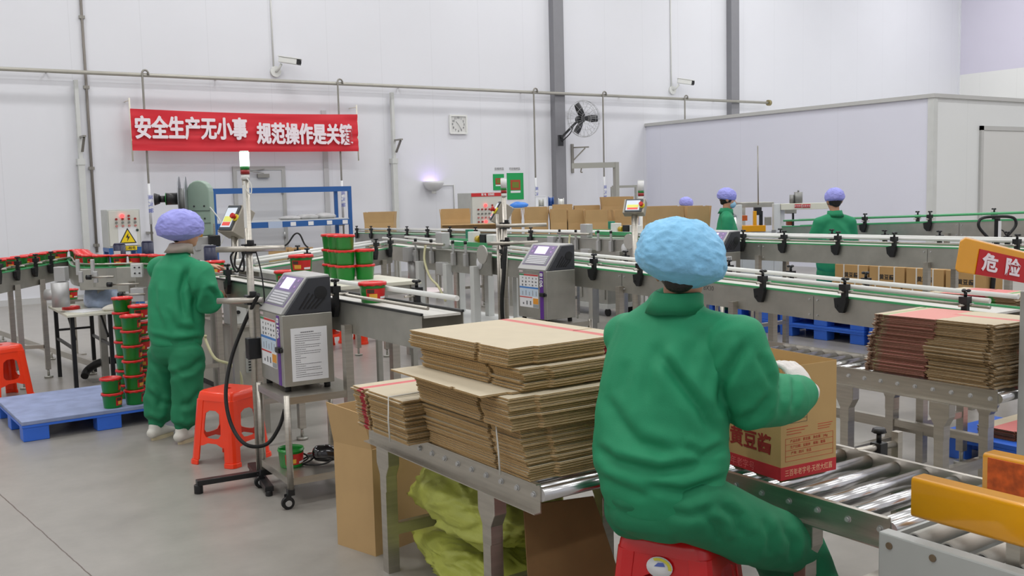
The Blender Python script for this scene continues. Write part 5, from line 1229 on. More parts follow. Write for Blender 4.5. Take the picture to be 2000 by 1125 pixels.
part(t, 'door_panel', MB().bx(bx+.42, bx+.70, by-.006, by, .12, .54), GREYP, bev=.003, world=True)
BOXES = [(2.72, 8.10, .14, .16, .20, 'white guard box with grey pillars on the low machine cabinet'), (2.98, 8.4, .16, .12, .09, 'small white module on the low machine cabinet beside the guard box'), (3.22, 8.12, .12, .14, .12, 'squat white module at the right end of the low machine cabinet')]
for k, (x, y, a_, b_, c_, lab) in enumerate(BOXES):
    t = thing('machine_module', lab, 'machine part', (x, y, .62))
    part(t, 'case', MB().bx(-a_/2, a_/2, -b_/2, b_/2, 0, c_), WPAINT, bev=.005)
    for s in (-.03, .03): part(t, 'pillar', MB().cyl((s, 0, c_), (s, 0, c_+(.22 if k == 0 else .05)), .02 if k == 0 else .012), ALU)
    part(t, 'connector', MB().cyl((0, -b_/2-.02, c_*.5), (0, -b_/2, c_*.5), .015), pm('stop_red', (196, 40, 30), .35) if k == 1 else BLACK)
q0 = atD(402, 665, 7.9); solo('air_hose', 'pale yellow air hose curving down beside the standing worker to the cabinet', 'hose', MB().tube(dense([q0+ZZ*.04, q0, atD(420, 700, 7.75), atD(450, 712, 7.7), atD(470, 735, 7.7), atD(474, 800, 7.7)]), .012, 8), pm('hose_cream', (206, 202, 160), .5))
# transfer unit on the infeed beside the standing worker
def at(px, py, D): return atD(px, py, D)
q = at(195, 555, 9.25); t = thing('transfer_unit', 'cluster of aluminium side boxes and clamps on the infeed conveyor left of the standing worker', 'machine', (q.x, q.y, 0))
Rz = Matrix.Rotation(math.atan2(rr_.y, rr_.x), 3, 'Z')
def wb_(px, py, D, sx, sy, sz, nm, mat, bev=.005): return part(t, nm, MB().box(at(px, py, D), (sx, sy, sz), Rz), mat, bev=bev, world=True)
wb_(200, 545, 9.0, .40, .05, .19, 'side_plate', STEELD); wb_(258, 545, 8.95, .26, .05, .22, 'side_plate', STEELD)
wb_(268, 528, 8.75, .10, .05, .12, 'control_box', WPAINT)
for dx in (-.02, .02):
    for dz in (-.025, .025): p_ = at(268, 528, 8.72)+rr_*dx+ZZ*dz; part(t, 'bolt', MB().cyl(p_-Fh*.012, p_, .007, n=8), INK, world=True)
for px in (152, 181): wb_(px, 522, 8.75, .03, .03, .14, 'upright', ALU); wb_(px+6, 541, 8.72, .035, .03, .10, 'upright', ALU)
wb_(120, 535, 8.9, .10, .09, .13, 'gearbox', ALU); p_ = at(118, 575, 8.9)
part(t, 'gear_motor', MB().cyl(p_-ZZ*.11, p_+ZZ*.11, .075, n=24).cyl(p_-rr_*.13, p_, .05, n=18), ALU, world=True)
for (px, py, L_) in ((200, 541, .20), (245, 555, .24), (262, 575, .2)):
    p_ = at(px, py, 8.7); part(t, 'clamp_rod', MB().cyl(p_-rr_*L_/2, p_+rr_*L_/2, .009, n=8), STEEL, world=True); part(t, 'hand_knob', MB().cyl(p_-rr_*L_/2, p_-rr_*(L_/2+.04), .022, n=10), BLACK, world=True)
wb_(272, 575, 8.75, .12, .10, .12, 'slide_block', ALU); wb_(268, 605, 8.8, .16, .12, .10, 'slide_block', ALU)
part(t, 'post', MB().bx(q.x-.03, q.x+.03, q.y-.03, q.y+.03, 0, .9), STEELD, world=True)
p_ = at(262, 600, 8.9); part(t, 'post', MB().bx(p_.x-.03, p_.x+.03, p_.y-.03, p_.y+.03, 0, p_.z), STEELD, world=True)
part(t, 'foot_plate', MB().bx(q.x-.15, q.x+.15, q.y-.15, q.y+.15, 0, .015), STEELD, world=True)
part(t, 'low_beam', MB().bar(atz(-60, 628, .10), atz(190, 712, .10), .06), STEEL, world=True)
for px in (5, 100, 180):
    p_ = atz(px, 650+px*.34, .10); part(t, 'levelling_foot', MB().cyl((p_.x, p_.y, 0), (p_.x, p_.y, .02), .04, n=12).cyl((p_.x, p_.y, .02), (p_.x, p_.y, .08), .012, n=8), STEELD, world=True)
h0 = atz(165, 735, .04); solo('floor_hose', 'thick black hose arching over the floor behind the blue pallet', 'hose', MB().tube(dense([h0, atD(172, 722, 9.35), atD(195, 708, 9.35), atD(225, 703, 9.4), atD(262, 708, 9.4), atz(300, 735, .04)]), .035, 12), RUBBER)

# ------------------------------------------------------------------ labelling station on the middle line
def station(lab, c, bed=True):
    """c: place on the belt (centre line); frame with posts, side plate, gripper belts, sensors"""
    t = thing('coding_station', lab, 'machine', (c.x, c.y, 0)); z = c.z
    part(t, 'side_frame', MB().bx(-.215, -.205, -.75, .75, z-.22, z-.012), STEELD)
    part(t, 'side_frame', MB().bx(.205, .215, -.75, .75, z-.22, z-.012), STEELD)
    part(t, 'front_flange', MB().bx(-.235, -.205, -.75, .75, z-.012, z), pm('flange_light', (196, 198, 192), .4, .3))
    for y in (-.5, .0, .55):
        for x in (-.24, .24): part(t, 'post', MB().bx(x-.035, x+.035, y-.035, y+.035, .42 if bed else .0, z-.14), WPAINT if bed else STEELD, bev=.003)
    if bed: part(t, 'machine_bed', MB().bx(-.36, .36, -.75, .75, .36, .42), WPAINT, bev=.004)
    for y in ((-.7, .7) if bed else ()):
        for x in (-.3, .3): part(t, 'bed_leg', MB().bx(x-.03, x+.03, y-.03, y+.03, 0, .36), STEELD)
    part(t, 'round_plate', MB().lathe([(.001, 0), (.05, 0), (.05, .005), (.001, .005)], (0, 0, 0), 22, mat=Matrix(((0, 0, -1), (1, 0, 0), (0, 1.2, 0)))).xf(Matrix.Translation((-.216, -.55, z-.11))), PAPER)
    for k, y in enumerate((-.35, -.12, .30, .62)):
        part(t, 'guide_bracket', MB().bx(-.262, -.222, y-.02, y+.02, z-.15, z-.03).bx(-.25, -.235, y-.015, y+.015, z-.03, z+.06), ALU, bev=.004)
        part(t, 'guide_knob', MB().cyl((-.243, y, z+.06), (-.243, y, z+.09), .016, n=10), BLACK)
    part(t, 'green_guide', MB().bx(-.19, -.17, -.7, .0, z+.035, z+.075), GRAIL); part(t, 'green_guide', MB().bx(.17, .19, -.7, .7, z+.035, z+.075), GRAIL)
    part(t, 'drive_head', MB().bx(-.24, -.14, .10, .22, z+.0, z+.16), ALU, bev=.008); part(t, 'drive_head', MB().bx(-.26, -.16, .02, .20, z-.26, z-.13), ALU, bev=.008)
    part(t, 'slide_rod', MB().cyl((-.27, .0, z+.045), (-.27, .62, z+.045), .013), STEEL)
    part(t, 'sensor_block', MB().bx(-.12, -.04, -.30, -.2, z+.06, z+.17), WHITEP, bev=.004); part(t, 'green_valve', MB().bx(-.11, -.05, -.20, -.14, z+.10, z+.19), pm('valve_green', (30, 130, 100), .4), bev=.004)
    part(t, 'yellow_lens', MB().cyl((-.1, -.40, z+.10), (-.1, -.34, z+.10), .035, n=14), pm('amber_glass', (190, 160, 40), .2)); part(t, 'camera_block', MB().bx(-.13, -.04, -.52, -.42, z+.04, z+.15), BLACK, bev=.004)
    part(t, 'sensor_block', MB().bx(-.13, -.04, -.66, -.54, z+.05, z+.15), WHITEP, bev=.006)
    part(t, 'gear_motor', MB().cyl((-.25, .74, z-.07), (-.02, .74, z-.07), .062, n=22).bx(-.30, -.2, .68, .80, z-.14, z-.0), ALU)
    part(t, 'motor_body', MB().cyl((-.2, .76, z-.36), (-.2, .76, z-.15), .06, n=20), ALU)
    part(t, 'air_hose', MB().tube(dense([(-.24, .42, z+.03), (-.29, .36, z-.12), (-.31, .22, z-.28), (-.32, .05, z-.36), (-.3, -.05, z-.5)]), .012, 8), pm('hose_cream', (206, 202, 160), .5))
    part(t, 'label_reel', MB().cyl((-.30, -.72, z-.02), (-.285, -.72, z-.02), .085, n=26), pm('reel_plate', (188, 186, 180), .35, .4))
    return t
y1 = atX(885, 495, BX_).y
station('coding station with white posts and aluminium clamps on the upstream end of the middle conveyor', V((BX_+.17, y1, 1.112)))
y2 = atX(1165, 468, CX_).y
station('coding station on the long level conveyor left of the seated worker\'s blue cap', V((CX_+.17, y2, 1.095)), False)
q = atz(822, 566, .52); t = thing('rotary_table', 'round pale pink turntable below the middle conveyor', 'turntable', (q.x, q.y, 0))
part(t, 'disc', MB().lathe([(.001, .52), (.30, .52), (.31, .512), (.31, .5), (.001, .5)], n=48), pm('pale_pink', (214, 200, 200), .35)); part(t, 'pedestal', MB().cyl((0, 0, .02), (0, 0, .5), .09, n=20), STEELD); part(t, 'base', MB().cyl((0, 0, 0), (0, 0, .02), .24, n=28), STEELD)
# steel cabinet on castors under the middle line
q = atX(1128, 605, 8.30); t = thing('control_cabinet', 'steel two door cabinet on castors with orange switch, seen under the middle conveyor', 'cabinet', (8.3, 9.98, 0))
part(t, 'body', MB().bx(0, .45, 0, 1.35, .16, .80), STEELD, bev=.005)
for y in (.50, .93): part(t, 'door', MB().bx(-.012, 0, y+.02, y+.42, .22, .78), STEELD, bev=.003)
for y in (.90, .99): part(t, 'door_handle', MB().bx(-.03, -.012, y-.025, y+.025, .42, .60), WHITEP, bev=.004)
part(t, 'switch_panel', MB().bx(-.014, 0, .04, .30, .22, .78), STEELD); part(t, 'main_switch', MB().cyl((-.014, .17, .66), (-.05, .17, .66), .04, n=16), pm('switch_orange', (226, 110, 40), .4)); part(t, 'warning_sticker', MB().bx(-.016, -.014, .33, .48, .68, .78), PAPER)
part(t, 'frame', MB().bx(-.03, .48, -.03, 1.38, .10, .16), WPAINT)
for x in (.03, .42):
    for y in (.03, 1.3): part(t, 'castor', MB().cyl((x-.015, y, .05), (x+.015, y, .05), .05, n=18), RUBBER)

# ------------------------------------------------------------------ pallets and strapped cartons between the lines
PXF = 8.62
PNAMES = {'A': 'the pile whose front shows below the sloping conveyor', 'B': 'the pile below the strapped cartons', 'C': 'the pile behind the legs, left'}
for key, y0, n in (('A', 6.30, 3), ('B', 5.15, 3), ('C', 7.5, 3)):
    for i in range(n):
        lab = 'blue plastic pallet, %s one of %s' % (('bottom', 'middle', 'top')[i], PNAMES[key])
        if key == 'A' and i == 0: PAL = pallet(lab, (PXF+1.0, y0, 0), math.pi/2, 1.1, 1.0, .148, group='blue pallets between the conveyors'); SRC = PAL
        else: dup(SRC, (PXF+1.0, y0, .1485*i), math.pi/2, lab, 'blue pallets between the conveyors')
# pallets run along y: local x -> y, local y -> -x
STRAPC = pm('strapped_carton_card', (178, 142, 92), .75, var=.05, vs=5)
def strapped(lab, x, y, z, L=.40, W=.28, H=.185, rz=math.pi/2, marks=True, group=None):
    t = thing('strapped_carton', lab, 'carton', (x, y, z), rz, group)
    part(t, 'box', MB().bx(0, L, 0, W, 0, H), STRAPC, bev=.004)
    for f in (.28, .72): part(t, 'strap', MB().ring([(-.0015, -.0015), (W+.0015, -.0015), (W+.0015, H+.0015), (-.0015, H+.0015)], [(0, 0), (W, 0), (W, H), (0, H)], (L*f-.007, 0, 0), YY, ZZ, (.014, 0, 0)), STRING)
    if marks: part(t, 'lettering', text_mb('黄豆酱', .055, (L*.5, W+.001, H*.42), (-1, 0, 0), ZZ, .001, .001), INK)
    return t
zb = .1485*3
k = 0; names = ['left', 'second from the left', 'third from the left', 'right']
for row, ys in ((0, (6.74, 6.32, 5.90, 5.48)), (1, (6.70, 6.28, 5.86, 5.44))):
    for j, y in enumerate(ys):
        strapped('strapped brown carton, %s in the %s row under the long conveyor' % (names[j], ('lower', 'upper')[row]), PXF+.33, y-.40, zb+.186*row+.0005)
q = atz(1822, 872, 0); P4 = dup(SRC, (6.06, 2.35, 0), math.pi/2, 'blue plastic pallet on the floor under the right roller table, half out of the picture', 'x'); del P4['group']
for ch in P4.children: pass
P4.scale = (1, .62, 1)
for i in range(7):
    o = bpy.data.objects.new('flattened_carton', FL_B); COL.objects.link(o); o.location = (5.76+rnd.uniform(-.006, .006), 2.95, .1485+FT*i); o.rotation_euler = (0, 0, math.pi/2)
    tag(o, 'dark flattened carton on the blue pallet under the right roller table', 'carton', 'flattened cartons on the low pallet')

# ------------------------------------------------------------------ open cartons along the back
def open_box(lab, x, y, z, L, W, H, rz, fl=.2, open_=True, splay=.10, m=None, group=None):
    t = thing('open_carton', lab, 'carton', (x, y, z), rz, group); m = m or CARD; h = H-fl if open_ else H
    for q in ((0, L, 0, th), (0, L, W-th, W), (0, th, th, W-th), (L-th, L, th, W-th)): part(t, 'wall_panel', MB().bx(*q, 0, h), m)
    part(t, 'base_panel', MB().bx(th, L-th, th, W-th, 0, th), m)
    if open_:
        for o_, u_, l_, dr in (((0, 0, h), XX, L, V((0, -splay, 1))), ((0, W-th, h), XX, L, V((0, splay, 1))), ((0, 0, h), YY, W, V((-splay, 0, 1))), ((L-th, 0, h), YY, W, V((splay, 0, 1)))):
            part(t, 'flap', MB().prism([(0.002, 0), (l_-.002, 0), (l_-.006, fl), (.006, fl)], o_, u_, dr.normalized(), (th if u_ is YY else 0, th if u_ is XX else 0, 0)), m)
    return t
ryaw = math.atan2(rr_.y, rr_.x)
def cart_box(lab, px0, px1, ptop, pbot, D, H, dep=.35, fl=.2, open_=True, turn=0., below=None, sp=.08):
    a, b = atD(px0, ptop, D), atD(px1, ptop, D); W_ = (b-a).length; z0 = a.z-H
    return open_box(lab, a.x, a.y, max(0, z0), W_, dep, H, ryaw+turn, fl, open_, sp)
def table_for(lab, px0, px1, D, z, dep=.5):
    a, b = atD(px0, 450, D), atD(px1, 450, D); t = thing('low_table', lab, 'table', (a.x, a.y, 0), ryaw); L = (b-a).length
    part(t, 'table_top', MB().bx(-.05, L+.05, -.05, dep, z-.03, z-.001), STEELD)
    for x in (0, L):
        for y in (0, dep-.06): part(t, 'leg', MB().bx(x-.02, x+.02, y-.02, y+.02, 0, z-.03), STEELD)
    return t
def row_boxes(specs, D, zt, tl):
    for (lab, px0, px1, ptop, dep, fl, turn, dD) in specs:
        a, b = atD(px0, ptop, D+dD), atD(px1, ptop, D+dD); W_ = (b-a).length; H = a.z-zt
        open_box(lab, a.x, a.y, zt, W_, dep, H, ryaw+turn, min(fl, H*.45))
zt = .66
table_for('low steel table under the left single open carton', 700, 770, 18.2, zt, .5)
row_boxes([('open brown carton alone at the foot of the square downpipe behind the conveyor', 711, 768, 415, .42, .2, 0, 0)], 18.2, zt, 0)
table_for('low steel table under the open carton below the wall lamp', 850, 975, 15.6, zt, .8)
row_boxes([('open brown carton below the violet wall lamp', 860, 918, 409, .4, .16, .05, .25)], 15.6, zt, 0)
a = atD(868, 427, 15.3); n = 0
FLB2 = flat_mesh('flattened_carton_bundle', 1.0, .40, [pm('old_card', (180, 148, 102), .8, var=.2, vs=12), CARDE], (.5,))
flats(FLB2, 24, atD(925, 440, 15.65).x, atD(925, 440, 15.65).y, zt+.30, ryaw, 'flattened carton in the bundle lying in front of the open carton below the wall lamp', None, 'flattened cartons below the wall lamp', jit=.02)
t = thing('carton_support', 'closed brown carton under the bundle of flattened cartons below the wall lamp', 'carton', (a.x, a.y, zt), ryaw); part(t, 'box', MB().bx(.02, .80, .02, .34, 0, .299), CARD, bev=.004); part(t, 'tape', MB().bx(.02, .80, .16, .20, .299, .2995), pm('tape', (196, 170, 120), .3))
table_for('long low steel table under the row of open cartons in the middle background', 995, 1250, 14.4, zt, .9)
row_boxes([
 ('open brown carton at the left end of the background row, partly behind the sensor stand', 998, 1018, 408, .3, .18, 0, .35),
 ('large open brown carton second in the background row below the blue reel', 1024, 1070, 405, .36, .19, 0, 0),
 ('open brown carton third in the background row, flush with its neighbour', 1075, 1107, 409, .34, .19, 0, -.1),
 ('open brown carton fourth in the background row, left of the palest one', 1109, 1141, 410, .34, .19, 0, -.1),
 ('palest open brown carton in the background row, nearest the camera', 1143, 1187, 411, .34, .17, 0, -.35),
 ('tall open brown carton at the right end of the background row behind the touch panel', 1200, 1246, 410, .36, .2, 0, .15)], 14.4, zt, 0)
a = atD(1176, 385, 15.1); b_ = atD(1236, 385, 15.1)
open_box('highest open brown carton in the background, stacked above the right end of the row', a.x, a.y, zt+.36, (b_-a).length, .3, a.z-zt-.36, ryaw, .14)
open_box('brown carton carrying the highest open carton in the background', a.x, a.y, zt+.0005, (b_-a).length, .3, .358, ryaw, .1, False)
for (px0, px1, pt, lab) in ((1080, 1118, 400, 'brown carton lying behind the background row below the black column'), (1122, 1172, 402, 'flat pale carton lying behind the background row, right of the black column')):
    a, b_ = atD(px0, pt, 15.35), atD(px1, pt, 15.35); open_box(lab, a.x, a.y, zt, (b_-a).length, .28, a.z-zt, ryaw, .06, False)
table_for('low steel table under the two big open cartons left of the masked worker', 1255, 1390, 12.6, zt, .55)
row_boxes([('big open brown carton, left one of the pair beside the masked worker', 1262, 1336, 404, .45, .2, .0, .0), ('big open pale carton with a fold across its middle, just left of the masked worker', 1341, 1386, 403, .4, .27, 0, -.05)], 12.6, zt, 0)
table_for('low steel table under two closed cartons behind the cross conveyor', 522, 602, 11.6, .86, .4)
for (px0, px1, lab) in ((524, 560, 'closed brown carton behind the cross conveyor, just right of the sensor stand'), (564, 602, 'closed brown carton behind the cross conveyor, behind the gold labelled bucket')):
    a, b_ = atD(px0, 486, 11.6), atD(px1, 486, 11.6); open_box(lab, a.x, a.y, .86, (b_-a).length, .28, a.z-.86, ryaw, .06, False)
# blue bag, reels and white box behind the cartons
shelf = thing('back_bench', 'white bench behind the background cartons carrying reels and a blue bag', 'bench', (atD(1000, 450, 16.3).x, atD(1000, 450, 16.3).y, 0), ryaw)
BZ = atD(1080, 404, 16.3).z; part(shelf, 'bench_top', MB().bx(-.1, 1.1, -.1, .45, BZ-.03, BZ-.001), WPAINT)
for x in (-.05, 1.05):
    for y in (-.05, .4): part(shelf, 'leg', MB().bx(x-.02, x+.02, y-.02, y+.02, 0, BZ-.03), WPAINT)
q = atD(1013, 404, 16.35); solo('blue_bag', 'crumpled bright blue plastic bag below the green posters', 'bag', bag_mb((0, 0, 0), .15, .1, .06, 9.), pm('bag_blue', (60, 130, 220), .3, var=.1), (q.x, q.y, BZ), ryaw)
q = atD(1060, 400, 16.6); t = thing('white_box', 'small white box beside the blue reel behind the background cartons', 'box', (q.x, q.y, BZ), ryaw); part(t, 'case', MB().bx(-.12, .06, 0, .1, 0, .17), PAPER, bev=.004); part(t, 'lid', MB().bx(-.125, .065, -.005, .105, .17, .185), PAPER)
for (px, r, mt, lab) in ((1057, .07, GREYP, 'grey film reel left of the blue reel behind the background cartons'), (1076, .085, pm('reel_blue', (40, 80, 150), .4), 'blue cable reel behind the background cartons left of the black column'), (1096, .07, WHITEP, 'white film reel right of the blue reel, at the black column')):
    q = atD(px, 395, 16.3); t = thing('cable_reel', lab, 'reel', (q.x, q.y, BZ), ryaw)
    part(t, 'flange', MB().cyl((-.045, 0, r), (-.035, 0, r), r, n=26), mt); part(t, 'flange', MB().cyl((.035, 0, r), (.045, 0, r), r, n=26), mt); part(t, 'winding', MB().cyl((-.035, 0, r), (.035, 0, r), r*.8, n=22), mt)
# pipe gantries by the second dark column
def gantry(lab, px0, px1, pt, D, tk):
    a, b_ = atD(px0, pt, D), atD(px1, pt, D); t = thing('pipe_gantry', lab, 'frame', (b_.x, b_.y, 0))
    part(t, 'top_rail', MB().bar(a, V((b_.x, b_.y, a.z)), tk, tk*1.2), pm('gantry_paint', (172, 172, 166), .4, .3), world=True); part(t, 'post', MB().bar((b_.x, b_.y, 0), (b_.x, b_.y, a.z+tk*.6), tk), pm('gantry_paint', (172, 172, 166), .4, .3), world=True)
    return t, a, b_
t, a, b_ = gantry('pale grey cantilever gantry rising behind the background cartons', 1117, 1203, 324, 17.0, .075)
part(t, 'hanging_hook', MB().tube(dense([a+(b_-a)*.22-ZZ*.03, a+(b_-a)*.20-ZZ*.1, a+(b_-a)*.24-ZZ*.11]), .012, 6), GALV, world=True)
t, a, b_ = gantry('small low pipe frame between the gantry and the touch panel', 1195, 1242, 365, 17.5, .035); part(t, 'post', MB().bar((a.x, a.y, 0), (a.x, a.y, a.z), .035), pm('gantry_paint', (172, 172, 166), .4, .3), world=True)

# ------------------------------------------------------------------ far packing machine with gantry, yellow arm, sign
FD = 12.9
def fp(px, py, d=0.): return atD(px, py, FD+d)
q = fp(1500, 450); t = thing('case_packer', 'white framed packing machine with yellow arm between the two far workers', 'machine', (q.x, q.y, 0), ryaw)
def fbox(nm, px0, px1, py0, py1, dep, m, dd=0., toz=None, bev=.004):
    a, b_ = fp(px0, py0, dd), fp(px1, py1, dd); w_ = (V((b_.x, b_.y, 0))-V((a.x, a.y, 0))).length
    z1, z0 = a.z, b_.z if toz is None else toz; c = V(((a.x+b_.x)/2, (a.y+b_.y)/2, (z0+z1)/2))+Fh*dep/2
    return part(t, nm, MB().box(c, (w_, dep, z1-z0), Rz), m, bev=bev, world=True)
MW = pm('machine_white', (212, 214, 212), .4, var=.02)
fbox('left_post', 1441, 1449, 400, 470, .08, MW, 0, 0); fbox('door_panel', 1424, 1441, 402, 470, .03, MW, .0, 0); fbox('middle_post', 1512, 1524, 398, 470, .10, MW, 0, 0); fbox('right_post', 1524, 1532, 398, 470, .08, MW, .05, 0)
fbox('rear_post', 1449, 1455, 400, 470, .06, MW, .9, 0); fbox('lower_cabinet', 1449, 1512, 452, 500, .5, MW, .02, 0)
fbox('top_duct', 1447, 1512, 396, 404, .5, STEELD, .3); fbox('top_beam', 1526, 1618, 398, 408, .07, pm('beam_cream', (222, 220, 204), .4), -.05)
fbox('red_sign', 1552, 1566, 399, 405.5, .006, SIGNRED, -.06); fbox('red_sign', 1567, 1583, 399, 405.5, .006, SIGNRED, -.06)
for px, tx in ((1559, '请勿靠近'), (1575, '注意安全')): part(t, 'lettering', text_mb(tx, .026, fp(px, 402.3, -.07), rr_, ZZ, .001), PAPER, world=True)
fbox('yellow_arm', 1472, 1478, 412, 448, .05, YELLOW, -.02); fbox('yellow_deck', 1450, 1496, 441, 452, .3, YELLOW, -.02); fbox('arm_head', 1474, 1488, 405, 420, .08, BLKMET, -.03); fbox('cylinder', 1484, 1490, 412, 442, .05, BLACK, .02)
fbox('orange_part', 1450, 1460, 421, 431, .08, pm('part_orange', (196, 100, 40), .5), .1); fbox('valve_block', 1495, 1507, 424, 440, .06, STEELD, .15); fbox('name_plate', 1507, 1516, 449, 454, .004, STEELD, -.01)
fbox('strapping_head', 1536, 1556, 408, 417, .15, STEELD, .1); fbox('air_cylinder', 1548, 1551, 416, 445, .03, BLKMET, .05); fbox('orange_part', 1538, 1548, 430, 440, .08, pm('part_brown', (150, 70, 40), .5), .1)
p_ = fp(1500, 408, .3); part(t, 'antenna_rod', MB().cyl(fp(1481, 400, .2), fp(1480, 285, .2), .008, n=8), GALV, world=True)
part(t, 'grey_lamp', MB().sph(fp(1432, 424, -.02), .045, 12, 8), pm('lamp_grey', (120, 124, 128), .4), world=True)
fbox('display_screen', 1424, 1438, 425, 440, .02, pm('lit_screen', (255, 250, 244), .3, emit=1.4), -.06)
m1 = fp(1559, 398, .2); part(t, 'top_motor', MB().cyl(m1, m1+ZZ*.155, .055, n=20).cyl(m1+ZZ*.155, m1+ZZ*.18, .012), pm('motor_grey', (140, 140, 138), .4, .5), world=True); part(t, 'top_motor', MB().cyl(m1-rr_*.085, m1-rr_*.085+ZZ*.12, .03, n=14), pm('motor_grey', (140, 140, 138), .4, .5), world=True)
part(t, 'motor_bracket', MB().box(m1-rr_*.03-ZZ*.012, (.3, .16, .024), Rz), STEELD, world=True)
# white plastic sheet crate behind the machine on the floor, red striped frame near the front cart
a = atD(530, 850, 5.9); a.z = 0
t = thing('floor_frame', 'low steel floor frame with faded red end plate behind the nearest printer cart', 'frame', (2.52, 5.1, 0))
part(t, 'beam', MB().bar((2.52, 5.75, .10), (2.52, 4.75, .10), .06, .07), STEEL, world=True); part(t, 'red_plate', MB().bx(2.48, 2.56, 5.25, 5.70, .136, .142), pm('faded_red', (176, 50, 50), .5, var=.1), world=True)
part(t, 'red_plate', MB().bx(2.483, 2.488, 5.2, 5.74, .07, .13), pm('faded_red', (176, 50, 50), .5, var=.1), world=True)
part(t, 'foot', MB().bx(2.48, 2.56, 4.78, 4.9, 0, .064).bx(2.48, 2.56, 5.6, 5.72, 0, .064), STEELD, world=True)
# clamp rod beyond the far rail of the roller conveyor
q0, q1 = atD(1672, 882, 3.95), atD(1752, 866, 4.05)
t = thing('rod_clamp', 'steel rod with black knobbed clamp beyond the polished roller conveyor', 'clamp', (q0.x, q0.y, 0))
part(t, 'rod', MB().cyl(q0, q1, .014, n=12), STEEL, world=True); qm = q0+(q1-q0)*.55
part(t, 'clamp_block', MB().box(qm-ZZ*.01, (.05, .05, .06)), BLACK, bev=.004, world=True); part(t, 'knob', MB().cyl(qm+ZZ*.02, qm+ZZ*.06, .01).cyl(qm+ZZ*.06, qm+ZZ*.078, .03, .024, n=6), BLACK, world=True)
part(t, 'post', MB().bar((q1.x, q1.y, 0), (q1.x, q1.y, q1.z+.05), .03), STEEL, world=True)

# pencilled figures on the side plate of the middle conveyor
q = atX(1384, 563, BX_-.004); bcv = [o for o in COL.objects if o.name == 'belt_conveyor.001'][0]
part(bcv, 'lettering', text_mb('8X30', .045, (BX_-.0055, q.y, q.z), (0, -1, 0), ZZ, .0006), pm('pencil_grey', (96, 92, 88), .7), world=True, label='faint pencilled figures')
# ================================================================== people
JACK = pm('work_jacket_green', (26, 138, 94), .72, var=.05, vs=9, bump=.10, bs=240)
TROU = pm('work_trousers_green', (22, 122, 82), .75, var=.05, vs=8, bump=.10, bs=240)
CAPB = pm('cap_light_blue', (134, 198, 238), .6, var=.08, vs=14, bump=.55, bs=34)
CAPL = pm('cap_lavender', (156, 158, 232), .6, var=.05, vs=12, bump=.2, bs=60)
GLOVE = pm('knit_glove_white', (226, 220, 216), .85, bump=.3, bs=260)
SHOE = pm('shoe_white', (214, 212, 204), .55, var=.04); SOLE = pm('shoe_sole', (204, 192, 160), .6)
EYEW = pm('eye_white', (232, 230, 226), .25); EYEB = pm('eye_brown', (40, 26, 18), .2)
def remesh(mb, vox, it=6, fac=.5, disp=None, post=3):
    me = mb.mesh('tmp', SKIN); ob = bpy.data.objects.new('tmp', me); COL.objects.link(ob)
    m = ob.modifiers.new('r', 'REMESH'); m.mode = 'VOXEL'; m.voxel_size = vox
    s = ob.modifiers.new('s', 'SMOOTH'); s.factor = fac; s.iterations = it
    dg = bpy.context.evaluated_depsgraph_get(); out = bpy.data.meshes.new_from_object(ob.evaluated_get(dg))
    bpy.data.objects.remove(ob); bpy.data.meshes.remove(me)
    if disp:
        n = len(out.vertices); co = np.empty(n*3); out.vertices.foreach_get('co', co); no = np.empty(n*3); out.vertices.foreach_get('normal', no)
        co = co.reshape(-1, 3); no = no.reshape(-1, 3)
        d = np.array([disp(V(c), V(k)) for c, k in zip(co, no)]); co += no*d[:, None]
        out.vertices.foreach_set('co', co.ravel())
    out.polygons.foreach_set('use_smooth', [True]*len(out.polygons)); out.update()
    return out
def lin_pts(a, b, k): return V(a)*(1-k)+V(b)*k
def hand_mb(mb, wrist, d, up, sgn, s=1., curl=.5, fat=1.):
    """d: wrist to knuckles, up: back of the hand, sgn: +1 thumb on the d x up side"""
    d = V(d).normalized(); up = V(up); up = (up-d*up.dot(d)).normalized(); sd = d.cross(up)*sgn
    kn = wrist+d*.085*s
    mb.chain([wrist-d*.02*s, wrist+d*.02*s, wrist+d*.055*s, kn], [(.026*s*fat, .018*s*fat), (.032*s*fat, .017*s*fat), (.040*s*fat, .016*s*fat), (.038*s*fat, .013*s*fat)], side=sd, n=14)
    for i, (L, off) in enumerate(((.070, .030), (.078, .010), (.073, -.010), (.058, -.029))):
        b = kn+sd*off*s; c = curl*(1+.12*i); p = [b-d*.015*s, b]; a = 0.
        for seg, k in ((.44, .8), (.31, 1.1), (.25, .8)):
            a += c*k; p.append(p[-1]+(d*math.cos(a)-up*math.sin(a)+sd*off*.6)*L*s*seg)
        mb.chain(p, [.0095*s*fat, .0095*s*fat, .0088*s*fat, .0080*s*fat, .0068*s*fat], n=10)
    tb = wrist+d*.030*s+sd*.026*s
    mb.chain([wrist+d*.015*s+sd*.012*s, tb+sd*.008*s, tb+(d*.6+sd*.75)*.035*s-up*.006*s, tb+(d*.85+sd*.55)*.066*s-up*.020*s], [.015*s*fat, .0135*s*fat, .0115*s*fat, .0085*s*fat], n=10)
